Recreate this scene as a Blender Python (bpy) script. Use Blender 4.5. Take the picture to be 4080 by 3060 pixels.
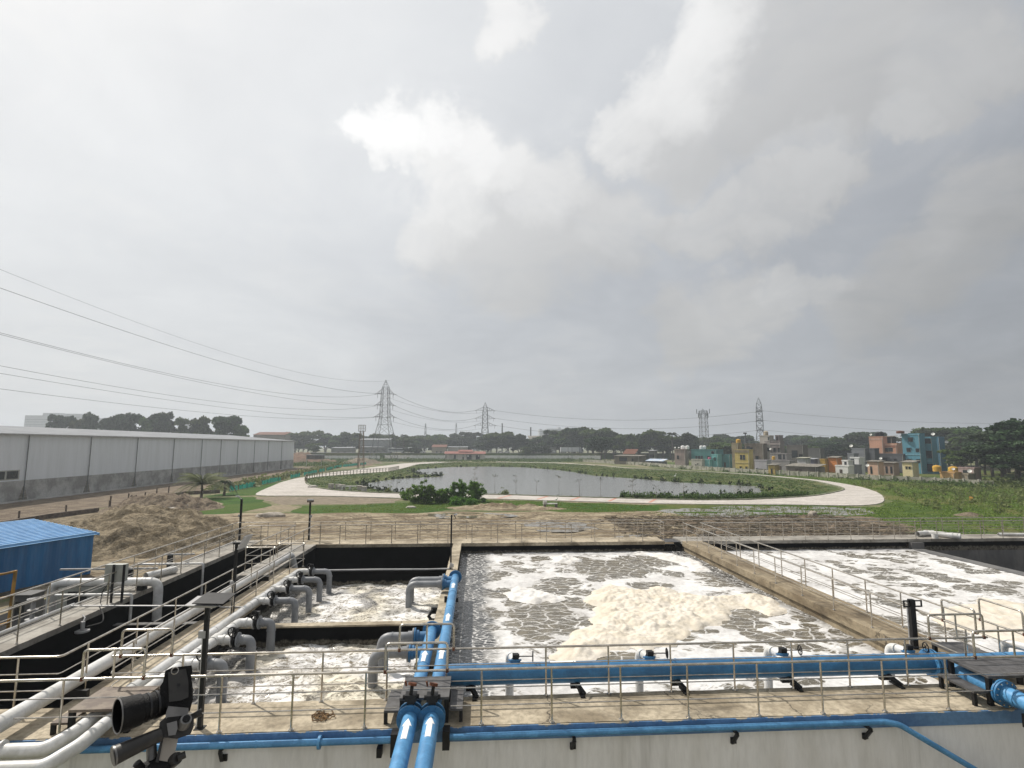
import bpy, math, random
import numpy as np
from mathutils import Vector, Matrix, noise as mn
R_ = math.radians
sc = bpy.context.scene
for o in list(bpy.data.objects): bpy.data.objects.remove(o)

# ------------------------------------------------------------------ camera
cam_d = bpy.data.cameras.new('camera'); cam = bpy.data.objects.new('camera', cam_d)
sc.collection.objects.link(cam); sc.camera = cam
cam_d.sensor_width = 36.0; cam_d.lens = 2126.0/4080*36; cam_d.clip_start = 0.05; cam_d.clip_end = 6000
pit, yaw, rol = .1152, .0647, .0025
Fv = Vector((math.sin(yaw)*math.cos(pit), math.cos(yaw)*math.cos(pit), math.sin(pit)))
rv = Vector((math.cos(yaw), -math.sin(yaw), 0)); uv = rv.cross(Fv)
Rv = rv*math.cos(rol)+uv*math.sin(rol); Uv = -rv*math.sin(rol)+uv*math.cos(rol)
cam.matrix_world = Matrix(((Rv.x, Uv.x, -Fv.x, 0), (Rv.y, Uv.y, -Fv.y, 0), (Rv.z, Uv.z, -Fv.z, 8.6), (0, 0, 0, 1)))

# ------------------------------------------------------------------ sun, sky, exposure
SUN_AZ, SUN_EL = R_(-50), R_(50)
sv = Vector((math.sin(SUN_AZ)*math.cos(SUN_EL), math.cos(SUN_AZ)*math.cos(SUN_EL), math.sin(SUN_EL)))
sd = bpy.data.lights.new('sun', 'SUN'); sd.energy = 4.4; sd.angle = R_(1.0); sd.color = (1.0, .94, .85)
sun = bpy.data.objects.new('sun', sd); sc.collection.objects.link(sun)
sun.rotation_euler = sv.to_track_quat('Z', 'Y').to_euler()
sc.view_settings.view_transform = 'Standard'; sc.view_settings.look = 'None'
sc.view_settings.exposure = 0.0; sc.view_settings.gamma = 1.0
sc.render.engine = 'CYCLES'
sc.cycles.max_bounces = 5; sc.cycles.volume_bounces = 0; sc.cycles.transparent_max_bounces = 12
sc.render.resolution_x = 1024; sc.render.resolution_y = 768

class G:
    """small helper to write node trees"""
    def __init__(s, nt): s.t = nt; s.n = nt.nodes; s.l = nt.links
    def add(s, typ, **kw):
        n = s.n.new(typ)
        for k, v in kw.items(): setattr(n, k, v)
        return n
    def put(s, sock, v):
        if v is None: return
        if hasattr(v, 'is_linked') or hasattr(v, 'links'): s.l.new(v, sock)
        else:
            if hasattr(sock.default_value, '__len__') and not hasattr(v, '__len__'): v = (v,)*len(sock.default_value)
            if hasattr(sock.default_value, '__len__') and len(sock.default_value) == 4 and len(v) == 3: v = (*v, 1)
            sock.default_value = v
    def m(s, op, a, b=None, c=None, clamp=False):
        n = s.add('ShaderNodeMath', operation=op, use_clamp=clamp); s.put(n.inputs[0], a)
        if b is not None: s.put(n.inputs[1], b)
        if c is not None: s.put(n.inputs[2], c)
        return n.outputs[0]
    def v(s, op, a, b=None, out=0):
        n = s.add('ShaderNodeVectorMath', operation=op); s.put(n.inputs[0], a)
        if b is not None: s.put(n.inputs[1], b)
        return n.outputs[out]
    def mr(s, v, a, b, c=0., d=1., smooth=True):
        n = s.add('ShaderNodeMapRange'); n.interpolation_type = 'SMOOTHSTEP' if smooth else 'LINEAR'; n.clamp = True
        for i, x in enumerate((v, a, b, c, d)): s.put(n.inputs[i], x)
        return n.outputs[0]
    def mix(s, f, a, b, blend='MIX'):
        n = s.add('ShaderNodeMix', data_type='RGBA', blend_type=blend); s.put(n.inputs[0], f); s.put(n.inputs[6], a); s.put(n.inputs[7], b)
        return n.outputs[2]
    def noise(s, vec, scale, detail=3., rough=.5, dist=0., out=0):
        n = s.add('ShaderNodeTexNoise'); s.put(n.inputs['Vector'], vec); n.inputs['Scale'].default_value = scale
        n.inputs['Detail'].default_value = detail; n.inputs['Roughness'].default_value = rough; n.inputs['Distortion'].default_value = dist
        return n.outputs[out]
    def voro(s, vec, scale, feature='F1', out='Distance', rnd=1.):
        n = s.add('ShaderNodeTexVoronoi', feature=feature); n.voronoi_dimensions = '2D'; s.put(n.inputs['Vector'], vec); n.inputs['Scale'].default_value = scale
        n.inputs['Randomness'].default_value = rnd
        return n.outputs[out]
    def scl(s, vec, xyz): return s.v('MULTIPLY', vec, xyz)

# sky: Nishita daylight under layers of cloud
w = bpy.data.worlds.new('World'); sc.world = w; w.use_nodes = True
g = G(w.node_tree); g.n.clear()
sky = g.add('ShaderNodeTexSky', sky_type='NISHITA'); sky.sun_disc = False; sky.sun_elevation = SUN_EL; sky.sun_rotation = SUN_AZ
sky.air_density = 1.4; sky.dust_density = 3.5
dirv = g.v('NORMALIZE', g.add('ShaderNodeTexCoord').outputs['Generated'])
sep = g.add('ShaderNodeSeparateXYZ'); g.put(sep.inputs[0], dirv)
zc = g.m('MAXIMUM', sep.outputs[2], 0.0)
den = g.m('ADD', zc, .22)
comb = g.add('ShaderNodeCombineXYZ'); g.put(comb.inputs[0], g.m('DIVIDE', sep.outputs[0], den)); g.put(comb.inputs[1], g.m('DIVIDE', sep.outputs[1], den)); comb.inputs[2].default_value = 0.3
cp = comb.outputs[0]
nA = g.noise(cp, 1.1, 5, .55, .6); nB = g.noise(cp, 3.2, 7, .6, .9)
toward = g.v('DOT_PRODUCT', dirv, tuple(sv), out=1)
base = g.m('ADD', g.mr(toward, -.15, .62, .355, .62), g.mr(toward, .5, .95, 0., .27))
base = g.m('ADD', base, g.mr(sep.outputs[2], .30, .0, 0., .055))
base = g.m('ADD', base, g.mr(toward, -.2, -.8, 0., .22))
# cloud banks, each a patch of sky at (azimuth, elevation, radius) in degrees, and where the hidden sun lights them (.., strength)
BANK = [(-12.1, 30.3, 2.2), (-8.6, 30.9, 2.7), (-4.0, 30.0, 3.4), (0.2, 28.1, 4.2), (4.9, 27.0, 3.9), (-1.8, 25.2, 4.7), (9.6, 25.2, 3.5), (-4.9, 21.9, 3.8), (3.4, 20.7, 6.2), (13.6, 20.9, 4.6), (26.9, 38.0, 4.0), (23.9, 34.7, 4.3), (20.8, 32.1, 4.3), (16.8, 30.6, 3.0), (30.6, 33.0, 6.3), (22.6, 28.7, 3.7), (38.6, 32.9, 6.4), (43.9, 33.0, 4.9), (35.3, 24.7, 2.5), (32.1, 23.6, 2.8), (28.7, 22.2, 3.1), (24.2, 21.1, 3.1), (20.4, 21.1, 2.6), (32.5, 16.3, 2.1), (35.5, 15.2, 1.9), (29.1, 14.1, 3.2), (25.6, 12.8, 3.3), (22.0, 11.5, 3.5), (38.9, 12.4, 3.8), (43.9, 14.7, 4.2), (47.1, 18.0, 3.6), (42.0, 26.5, 1.8), (44.9, 27.2, 2.5), (47.5, 28.7, 3.3), (1.7, 40.5, 2.5)]
GLOW = [(22.6, 39.5, 4.1, 1), (19.3, 36.1, 4.8, 0.95), (15.9, 32.5, 4.2, 0.75), (13.8, 31.3, 2.6, 0.6), (42.3, 26.8, 2.1, 0.3), (45.4, 29.5, 3.3, 0.2), (34.6, 25.5, 2.5, 0.35), (30.0, 23.0, 3.4, 0.28), (23.9, 21.8, 2.9, 0.22), (31.7, 16.6, 2.3, 0.36), (35.2, 15.9, 2.0, 0.28), (27.9, 14.7, 3.6, 0.18), (45.9, 20.8, 3.2, 0.18), (-12.6, 30.8, 2.6, 1), (-8.7, 31.5, 2.8, 1), (-4.0, 31.4, 2.7, 0.9), (0.7, 29.8, 3.2, 0.8), (5.4, 29.2, 2.7, 0.6), (-10.1, 28.5, 3.6, 0.8), (-6.5, 26.6, 3.7, 0.55), (-2.7, 27.7, 4.2, 0.55), (10.1, 27.1, 3.2, 0.45), (-6.9, 21.7, 2.8, 0.35), (15.6, 21.7, 2.7, 0.22), (1.6, 40.8, 2.5, 0.6)]
BANK += [(-70, 35, 18), (85, 40, 16), (150, 45, 22), (-150, 50, 25), (20, 70, 20)]; GLOW += [(-70, 40, 16, .7), (80, 42, 12, .3), (145, 48, 18, .5), (-150, 52, 20, .5)]
def off(scale, amt, dt): return g.v('MULTIPLY', g.v('SUBTRACT', g.noise(dirv, scale, dt, .6, 0, 1), (.5, .5, .5)), (amt, amt, amt))
wd = g.v('NORMALIZE', g.v('ADD', g.v('ADD', dirv, off(5, .20, 6)), off(17, .075, 5)))
def patches(L, vec, a_, b_):
    acc = None
    for q in L:
        az, el = R_(q[0]), R_(q[1]); d_ = (math.sin(az)*math.cos(el), math.cos(az)*math.cos(el), math.sin(el)); st = q[3] if len(q) > 3 else 1.
        t_ = g.mr(g.v('DOT_PRODUCT', vec, d_, out=1), math.cos(R_(q[2]*a_)), math.cos(R_(q[2]*b_)), 0., st)
        acc = t_ if acc is None else g.m('MAXIMUM', acc, t_)
    return acc
body = g.m('MULTIPLY', g.m('ADD', g.mr(patches(BANK, wd, 1.5, .15), .02, .95), g.mr(nB, .38, .66, -.18, .18)), 1., clamp=True)
glow = patches(GLOW, wd, 1.7, .1)
lum = g.m('ADD', base, g.m('MULTIPLY', g.m('SUBTRACT', nA, .5), .24))
lum = g.m('ADD', lum, g.m('MULTIPLY', g.m('SUBTRACT', nB, .5), .11))
lum = g.m('ADD', lum, g.m('MULTIPLY', body, g.m('ADD', .012, g.m('MULTIPLY', glow, .22))))
lum = g.m('ADD', lum, g.m('MULTIPLY', glow, .035))
lum = g.m('SUBTRACT', lum, .04)
tint = g.mix(g.mr(lum, .3, .95), (.90, .945, 1.025), (.98, .995, 1.005))
tint = g.mix(g.m('MULTIPLY', body, .75), tint, (.995, .985, .965))
cloud = g.v('MULTIPLY', tint, lum)
skyc = g.v('MULTIPLY', sky.outputs[0], (.1, .1, .1))
col = g.mix(.93, skyc, cloud)
bg = g.add('ShaderNodeBackground'); g.put(bg.inputs[0], col); bg.inputs[1].default_value = 1.0
g.l.new(bg.outputs[0], g.add('ShaderNodeOutputWorld').inputs[0])

# ------------------------------------------------------------------ materials
def newmat(name):
    m = bpy.data.materials.new(name); m.use_nodes = True; gg = G(m.node_tree)
    bs = gg.n['Principled BSDF']; return m, gg, bs
def M(name, c, rough=.6, var=.12, scale=2., bump=0., bscale=20., c2=None, metal=0., detail=4, mask=(.4, .6), spec=.5, stretch=(1, 1, 1), fine=.0):
    m, g, b = newmat(name)
    co = g.scl(g.add('ShaderNodeTexCoord').outputs['Object'], stretch)
    n1 = g.noise(co, scale, detail, .6)
    if c2 is None: c2 = tuple(x*(1-2*var) for x in c); c = tuple(min(1, x*(1+var*.6)) for x in c)
    col = g.mix(g.mr(n1, mask[0], mask[1]), c, c2)
    if fine:
        n2 = g.noise(co, scale*9, 4, .65); col = g.mix(g.mr(n2, .35, .7, 0, fine), col, tuple(x*.45 for x in c2))
    g.put(b.inputs['Base Color'], col); b.inputs['Roughness'].default_value = rough; b.inputs['Metallic'].default_value = metal
    b.inputs['Specular IOR Level'].default_value = spec
    if bump:
        bp = g.add('ShaderNodeBump'); bp.inputs['Strength'].default_value = bump; bp.inputs['Distance'].default_value = .03
        g.put(bp.inputs['Height'], g.noise(co, bscale, 5, .6)); g.l.new(bp.outputs[0], b.inputs['Normal'])
    return m

MT = {}
MT['concrete'] = M('concrete', (.52, .45, .335), .85, scale=.9, c2=(.25, .205, .14), bump=.5, bscale=35, fine=.5, mask=(.35, .68))
MT['concrete_brown'] = M('concrete_brown', (.34, .28, .19), .9, scale=1.1, c2=(.17, .13, .08), bump=.35, bscale=30, fine=.4, stretch=(1, .45, 1), mask=(.35, .65))
MT['concrete_grey'] = M('concrete_grey', (.36, .34, .30), .85, scale=1.2, c2=(.24, .22, .19), bump=.3, bscale=30, fine=.3)
MT['fascia'] = M('fascia', (.26, .24, .2), .9, scale=1.5, c2=(.13, .12, .10), bump=.3, fine=.4, stretch=(1, 1, 3))
MT['black_lining'] = M('black_lining', (.0035, .0035, .004), .7, var=.25, scale=1.5, spec=.08)
MT['basin_wall'] = M('basin_wall', (.16, .155, .15), .8, scale=.8, c2=(.10, .10, .10), stretch=(1, 1, .4), fine=.2)
MT['white_wall'] = M('white_wall', (.80, .79, .785), .8, scale=1.1, c2=(.66, .645, .62), stretch=(1, 1, .22), fine=.14, mask=(.4, .75))
MT['blue_band'] = M('blue_band', (.115, .235, .42), .6, scale=1.5, c2=(.075, .165, .32), fine=.3)
MT['blue_pipe'] = M('blue_pipe', (.095, .30, .55), .45, scale=2.2, c2=(.06, .215, .42), fine=.3, bump=.05, bscale=8)
MT['deep_blue_pipe'] = M('deep_blue_pipe', (.035, .18, .38), .48, scale=2.2, c2=(.025, .13, .28), fine=.3)
MT['white_pipe'] = M('white_pipe', (.70, .70, .695), .42, scale=2.2, c2=(.56, .555, .53), fine=.16)
def _conc(m, amt):
    # hairline cracks and dark pour joints
    g = G(m.node_tree); b = g.n['Principled BSDF']; src = b.inputs['Base Color'].links[0].from_socket
    co = g.add('ShaderNodeTexCoord').outputs['Object']; wv = g.v('ADD', co, g.v('MULTIPLY', g.v('SUBTRACT', g.noise(co, 2.5, 4, .6, 0, 1), (.5, .5, .5)), (.5, .5, 0)))
    cr = g.m('MULTIPLY', g.mr(g.voro(wv, .42, 'DISTANCE_TO_EDGE'), 0., .012, 1, 0), g.mr(g.noise(co, .5, 2, .5), .45, .6))
    sp = g.mr(g.noise(co, 5.5, 6, .75), .60, .70); st = g.mr(g.noise(g.scl(co, (.5, 1.6, 1)), .9, 6, .7, .6), .52, .66)
    k = g.m('SUBTRACT', 1., g.m('MULTIPLY', g.m('MAXIMUM', g.m('MAXIMUM', cr, g.m('MULTIPLY', sp, .6)), g.m('MULTIPLY', st, .55)), amt))
    g.put(b.inputs['Base Color'], g.v('MULTIPLY', src, k))
for _k in ('concrete', 'concrete_brown', 'concrete_grey'): _conc(MT[_k], .75)
def _scum():
    # dried scum above the water line on the black lining of the working basins
    m = MT['black_lining']; g = G(m.node_tree); b = g.n['Principled BSDF']; src = b.inputs['Base Color'].links[0].from_socket
    co = g.add('ShaderNodeTexCoord').outputs['Object']; s = g.add('ShaderNodeSeparateXYZ'); g.put(s.inputs[0], co)
    z = g.m('ADD', s.outputs[2], g.m('MULTIPLY', g.m('SUBTRACT', g.noise(g.scl(co, (1, 1, .4)), 3, 6, .7), .5), .35))
    f = g.m('MULTIPLY', g.mr(z, 2.50, 2.60, 1, 0), g.mr(s.outputs[0], -7.9, -7.8))
    f = g.m('MULTIPLY', f, g.m('MAXIMUM', g.mr(s.outputs[1], 25.2, 25.3, 1, 0), g.mr(s.outputs[0], -1.2, -1.1)))
    f = g.m('MULTIPLY', f, g.mr(g.noise(co, 9, 4, .7), .4, .6, .3, 1)); g.put(b.inputs['Base Color'], g.mix(f, src, (.16, .145, .115)))
_scum()
def _chips():
    # chipped upper edge of the painted band, bare concrete showing
    m = MT['blue_band']; g = G(m.node_tree); b = g.n['Principled BSDF']; src = b.inputs['Base Color'].links[0].from_socket
    co = g.add('ShaderNodeTexCoord').outputs['Object']; s = g.add('ShaderNodeSeparateXYZ'); g.put(s.inputs[0], co)
    f = g.mr(g.m('ADD', g.m('MULTIPLY', g.m('SUBTRACT', s.outputs[2], 2.985), 4.), g.noise(co, 2.6, 6, .7)), .50, .53); g.put(b.inputs['Base Color'], g.mix(f, src, (.42, .37, .28)))
_chips()
def _runs():
    # grey runs down the white front wall
    m = MT['white_wall']; g = G(m.node_tree); b = g.n['Principled BSDF']; src = b.inputs['Base Color'].links[0].from_socket
    co = g.add('ShaderNodeTexCoord').outputs['Object']
    f = g.mr(g.noise(g.scl(co, (1, 1, .06)), 1.6, 5, .7), .54, .70, 0, .45); g.put(b.inputs['Base Color'], g.mix(f, src, (.36, .35, .33)))
_runs()
MT['grey_pipe'] = M('grey_pipe', (.25, .26, .275), .45, scale=3, c2=(.19, .20, .215), fine=.06)
MT['white_paint'] = M('white_paint', (.85, .85, .84), .6, var=.05)
MT['steel'] = M('steel', (.56, .52, .46), .26, var=.12, scale=5, metal=.9)
MT['dark_steel'] = M('dark_steel', (.10, .098, .10), .6, var=.2, scale=5, c2=(.06, .058, .058), fine=.2, bump=.3, bscale=60)
MT['brown_steel'] = M('brown_steel', (.20, .16, .12), .65, scale=3, c2=(.11, .08, .06), fine=.3)
MT['rust'] = M('rust', (.18, .06, .025), .85, scale=9, c2=(.09, .03, .015), fine=.3)
MT['black_metal'] = M('black_metal', (.011, .011, .012), .5, spec=.3, var=.2, scale=6)
MT['solar_glass'] = M('solar_glass', (.03, .035, .06), .15, var=.2)
MT['lamp_grey'] = M('lamp_grey', (.42, .42, .42), .45, var=.1)
MT['shed_blue'] = M('shed_blue', (.010, .15, .38), .42, scale=1.5, c2=(.009, .115, .30), stretch=(1, 1, .2))
MT['roof_blue'] = M('roof_blue', (.22, .45, .72), .35, scale=1.5, c2=(.17, .37, .62), fine=.1)
MT['yellow_paint'] = M('yellow_paint', (.45, .25, .05), .6, var=.2)
MT['rope'] = M('rope', (.20, .12, .05), .9, scale=12, c2=(.09, .05, .02))
MT['cladding'] = None
MT['warehouse_base'] = M('warehouse_base', (.46, .455, .44), .9, scale=.35, c2=(.27, .265, .25), fine=.3, mask=(.38, .6))
MT['roof_metal'] = M('roof_metal', (.29, .30, .315), .95, spec=.1, scale=.3, c2=(.24, .25, .265))
MT['downpipe'] = M('downpipe', (.17, .18, .18), .6, var=.1)
MT['window_dark'] = M('window_dark', (.03, .035, .04), .2, var=.2, scale=.8)
MT['brick'] = M('brick', (.17, .13, .10), .95, scale=2, c2=(.09, .07, .055), fine=.4)
MT['wood'] = M('wood', (.10, .075, .055), .9, scale=3, var=.25)
MT['compound'] = M('compound', (.40, .385, .32), .95, scale=.5, c2=(.14, .15, .09), fine=.4, mask=(.45, .62))
MT['bark'] = M('bark', (.10, .08, .06), .95, scale=4, var=.25)
MT['galv'] = M('galv', (.10, .11, .112), .6, var=.15, scale=.3)
MT['rust_lattice'] = M('rust_lattice', (.17, .125, .08), .8, var=.2, scale=.6)
MT['cable'] = M('cable', (.10, .105, .11), .6, var=.05)
MT['glass_insul'] = M('insulator', (.06, .065, .07), .4, var=.1)
MT['bamboo'] = M('bamboo', (.27, .25, .17), .85, scale=3, var=.3)
MT['cabinet'] = M('cabinet', (.40, .41, .37), .5, var=.08)

def leafmat(name, c, c2, tr=.25, rnd=.25):
    m, g, b = newmat(name)
    co = g.add('ShaderNodeTexCoord').outputs['Object']
    oi = g.add('ShaderNodeObjectInfo').outputs['Random']; gi = g.add('ShaderNodeNewGeometry').outputs['Random Per Island']
    col = g.mix(gi, c, c2)
    hs = g.add('ShaderNodeHueSaturation'); g.put(hs.inputs['Color'], col)
    g.put(hs.inputs['Hue'], g.mr(oi, 0, 1, .5-.03*rnd*4, .5+.02*rnd*4, False)); g.put(hs.inputs['Value'], g.mr(oi, 0, 1, 1-rnd, 1+rnd, False))
    g.put(b.inputs['Base Color'], hs.outputs[0]); b.inputs['Roughness'].default_value = .6; b.inputs['Specular IOR Level'].default_value = .25
    tl = g.add('ShaderNodeBsdfTranslucent'); g.put(tl.inputs[0], hs.outputs[0]); mx = g.add('ShaderNodeMixShader'); mx.inputs[0].default_value = tr
    out = g.n['Material Output']; g.l.new(b.outputs[0], mx.inputs[1]); g.l.new(tl.outputs[0], mx.inputs[2]); g.l.new(mx.outputs[0], out.inputs[0])
    return m
MT['leaf_dark'] = leafmat('leaf_dark', (.05, .085, .03), (.014, .03, .012))
MT['leaf_mid'] = leafmat('leaf_mid', (.11, .16, .035), (.035, .065, .018), .35)
MT['leaf_bright'] = leafmat('leaf_bright', (.16, .30, .045), (.05, .12, .02), .45, .1)
MT['leaf_dry'] = leafmat('leaf_dry', (.20, .22, .08), (.10, .13, .04), .4, .1)
MT['grass_blade'] = leafmat('grass_blade', (.20, .26, .05), (.09, .15, .02), .4, .1)
MT['palm_leaf'] = leafmat('palm_leaf', (.26, .29, .13), (.13, .17, .07), .4, .1)
MT['net_green'] = leafmat('net_green', (.025, .30, .225), (.015, .19, .145), .4, .1)
MT['twig'] = M('twig', (.16, .13, .09), .9, var=.3, scale=3)

def groundmat(name, c, c2, c3=None, scale=.25, big=.03, bump=.6, bs=2., mask=(.42, .58), stretch=(1, 1, 1)):
    m, g, b = newmat(name)
    co = g.scl(g.add('ShaderNodeTexCoord').outputs['Object'], stretch)
    a = g.mix(g.mr(g.noise(co, scale, 8, .68, .4), mask[0], mask[1]), c, c2)
    if c3: a = g.mix(g.mr(g.noise(co, big, 6, .6, .5), .45, .62), a, c3)
    f = g.mr(g.noise(co, scale*11, 5, .7), .35, .72, .65, 1.12)
    g.put(b.inputs['Base Color'], g.v('MULTIPLY', a, f)); b.inputs['Roughness'].default_value = .95; b.inputs['Specular IOR Level'].default_value = .2
    bp = g.add('ShaderNodeBump'); bp.inputs['Strength'].default_value = bump; bp.inputs['Distance'].default_value = .35
    g.put(bp.inputs['Height'], g.noise(co, bs, 8, .65, .4)); g.l.new(bp.outputs[0], b.inputs['Normal'])
    return m
MT['dirt'] = groundmat('dirt', (.43, .36, .25), (.22, .17, .11), None, .6, bump=1., bs=2.2, stretch=(.45, 1.3, 1))
MT['ground'] = groundmat('ground', (.30, .25, .17), (.12, .15, .05), (.09, .12, .04), .12, .02)
MT['rubble'] = groundmat('rubble', (.26, .20, .145), (.12, .10, .065), None, .8, bump=1., bs=2.5, stretch=(.5, 1.2, 1))
MT['red_earth'] = groundmat('red_earth', (.26, .17, .12), (.17, .12, .085), (.10, .12, .05), .15, .03)
MT['lawn'] = groundmat('lawn', (.05, .125, .008), (.034, .09, .007), (.075, .125, .015), .3, .08, bump=.8, bs=3)
MT['meadow'] = groundmat('meadow', (.085, .135, .018), (.055, .10, .012), (.14, .145, .04), .22, .05, bump=.9, bs=2)
MT['bank'] = groundmat('bank', (.085, .125, .028), (.15, .15, .06), (.055, .09, .02), .25, .05, bump=.9, bs=2)
MT['gravel_patch'] = groundmat('gravel_patch', (.30, .25, .19), (.22, .185, .135), None, .8, bump=.5, bs=5)
MT['path'] = groundmat('path', (.60, .56, .52), (.50, .465, .42), None, .35, bump=.15, bs=6, stretch=(.4, 1.4, 1))
MT['kerb'] = M('kerb', (.24, .24, .17), .9, scale=1, c2=(.12, .14, .07), fine=.3)
MT['sand'] = groundmat('sand', (.37, .305, .21), (.17, .135, .085), None, .9, bump=1., bs=4)
MT['soil'] = groundmat('soil', (.17, .13, .095), (.26, .21, .15), None, .5, bump=1., bs=2.2)

# water bodies
def pond_mat():
    m, g, b = newmat('pond_water'); co = g.add('ShaderNodeTexCoord').outputs['Object']
    b.inputs['Base Color'].default_value = (.17, .175, .17, 1); b.inputs['Roughness'].default_value = .16; b.inputs['IOR'].default_value = 1.33
    bp = g.add('ShaderNodeBump'); bp.inputs['Strength'].default_value = .9; bp.inputs['Distance'].default_value = .06
    g.put(bp.inputs['Height'], g.noise(g.scl(co, (.6, 1.6, 1)), 1.1, 4, .6, .3)); g.l.new(bp.outputs[0], b.inputs['Normal']); return m
MT['pond'] = pond_mat()
def puddle_mat():
    m, g, b = newmat('puddle_water')
    b.inputs['Base Color'].default_value = (.17, .145, .105, 1); b.inputs['Roughness'].default_value = .07; return m
MT['puddle'] = puddle_mat()

def foam_water(name, mode):
    """aerated waste water: brown-grey surface carrying nets and rafts of foam"""
    m, g, b = newmat(name)
    co = g.add('ShaderNodeTexCoord').outputs['Object']
    sx = g.add('ShaderNodeSeparateXYZ'); g.put(sx.inputs[0], co)
    wv = g.v('MULTIPLY', g.v('SUBTRACT', g.noise(co, 1.2, 4, .55, 0, 1), (.5, .5, .5)), (.55, .55, 0))
    p = g.v('ADD', co, wv)
    fine = g.v('ADD', co, g.v('MULTIPLY', g.v('SUBTRACT', g.noise(co, 3.5, 4, .6, 0, 1), (.5, .5, .5)), (.28, .28, 0)))
    if mode == 'tank':
        # open boils of dark water between the rafts
        pp = g.scl(p, (.62, 1.0, 1))
        at = g.add('ShaderNodeAttribute', attribute_name='boil').outputs['Fac']
        boil = g.mr(g.m('ADD', at, g.m('MULTIPLY', g.m('SUBTRACT', g.noise(co, 1.8, 5, .6, .6), .5), 1.5)), -.16, -.04)
        n2 = g.noise(p, .45, 5, .62, .8)
        patch = g.mr(n2, .50, .57)
        small = g.mr(g.noise(g.scl(fine, (.6, 1.2, 1)), 1.7, 5, .6, .7), .48, .54)
        open_ = g.m('MAXIMUM', boil, g.m('MULTIPLY', patch, small))
        web1 = g.mr(g.voro(g.scl(fine, (.6, 1.15, 1)), 2.4, 'DISTANCE_TO_EDGE'), .0, .085, 1, 0)
        web2 = g.mr(g.voro(g.scl(fine, (.7, 1.2, 1)), 6.5, 'DISTANCE_TO_EDGE'), .0, .05, .5, 0)
        wk = g.mr(g.noise(co, 1.1, 4, .6), .40, .56)
        web = g.m('MAXIMUM', web1, g.m('MULTIPLY', web2, wk))
        foam = g.m('SUBTRACT', 1., g.m('MULTIPLY', open_, g.m('SUBTRACT', 1., g.m('MULTIPLY', web, .9))))
        if True:   # the strip beside the divider is churned bare, with only thin nets of foam
            e = g.m('ADD', sx.outputs[0], g.m('MULTIPLY', g.m('SUBTRACT', g.noise(co, .6, 5, .65), .5), 2.6))
            bare = g.mr(e, .15, .9, 1., 0.)
            bare = g.m('MAXIMUM', bare, g.m('MULTIPLY', g.mr(g.m('ADD', sx.outputs[0], g.m('MULTIPLY', g.m('SUBTRACT', sx.outputs[1], 22), .10)), 11.2, 12.4), g.mr(sx.outputs[0], 12.35, 12.45, 1, 0)))
            nets = g.m('MULTIPLY', g.mr(g.voro(g.scl(fine, (1.3, 3.2, 1)), 2.2, 'DISTANCE_TO_EDGE'), .0, .16, 1, 0), g.mr(g.noise(co, 2.6, 5, .7), .36, .52))
            foam = g.m('ADD', g.m('MULTIPLY', foam, g.m('SUBTRACT', 1, bare)), g.m('MULTIPLY', nets, bare))
        white = g.mix(g.mr(g.noise(co, .6, 5, .6), .35, .65), (.74, .735, .725), (.58, .57, .56))
        dark = g.mix(g.mr(g.noise(fine, 2.2, 5, .6), .35, .65), (.17, .148, .105), (.10, .087, .062))
        dark = g.mix(bare, dark, (.055, .056, .055))
        thick = g.mr(g.noise(fine, 6, 5, .65), .3, .7, .80, 1.05)
        white = g.v('MULTIPLY', white, thick)
    else:
        r1 = g.noise(g.scl(p, (.8, 1.25, 1)), 1.3, 7, .66, 1.6)
        ridge = g.mr(g.m('ABSOLUTE', g.m('SUBTRACT', r1, .5)), .0, .055, 1, 0)
        r2 = g.noise(g.scl(fine, (.8, 1.3, 1)), 3.6, 6, .65, 1.2)
        ridge2 = g.mr(g.m('ABSOLUTE', g.m('SUBTRACT', r2, .5)), .0, .06, .9, 0)
        zone = g.mr(g.noise(p, .55, 4, .6, .7), .30, .48)
        ed = g.mr(g.m('ADD', sx.outputs[0], g.m('MULTIPLY', g.m('SUBTRACT', g.noise(co, .7, 4, .6), .5), 2.5)), -6.9, -5.4)
        zone = g.m('MULTIPLY', zone, ed)
        body = g.mr(g.noise(g.scl(fine, (.7, 1.2, 1)), 2.0, 8, .72, .9), .49, .54)
        foam = g.m('MAXIMUM', g.m('MULTIPLY', g.m('MAXIMUM', body, ridge), g.m('ADD', .22, g.m('MULTIPLY', zone, .78))), g.m('MULTIPLY', ridge2, g.m('ADD', .25, g.m('MULTIPLY', zone, .6))))
        white = g.mix(g.mr(g.noise(co, .45, 3, .5), .42, .62), (.78, .77, .76), (.74, .69, .57))
        dark = g.mix(zone, (.035, .035, .037), (.19, .16, .11))
    col = g.mix(foam, dark, white)
    g.put(b.inputs['Base Color'], col); g.put(b.inputs['Roughness'], g.mr(foam, 0, .6, .22 if mode == 'tank' else .16, .8))
    b.inputs['Specular IOR Level'].default_value = .4
    bp = g.add('ShaderNodeBump'); bp.inputs['Strength'].default_value = .55; bp.inputs['Distance'].default_value = .04
    h = g.m('ADD', g.m('MULTIPLY', foam, .6), g.m('MULTIPLY', g.noise(fine, 5, 6, .65), .9)); g.put(bp.inputs['Height'], h); g.l.new(bp.outputs[0], b.inputs['Normal'])
    return m
MT['tank_water'] = foam_water('tank_water', 'tank')
MT['churned_water'] = foam_water('churned_water', 'churn')
MT['cream_foam'] = M('cream_foam', (.67, .62, .54), .85, scale=1.4, c2=(.60, .54, .44), bump=.5, bscale=16, mask=(.35, .65))
MT['white_foam'] = M('white_foam', (.70, .69, .67), .85, scale=1.4, c2=(.62, .60, .57), bump=.5, bscale=14)

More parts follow.
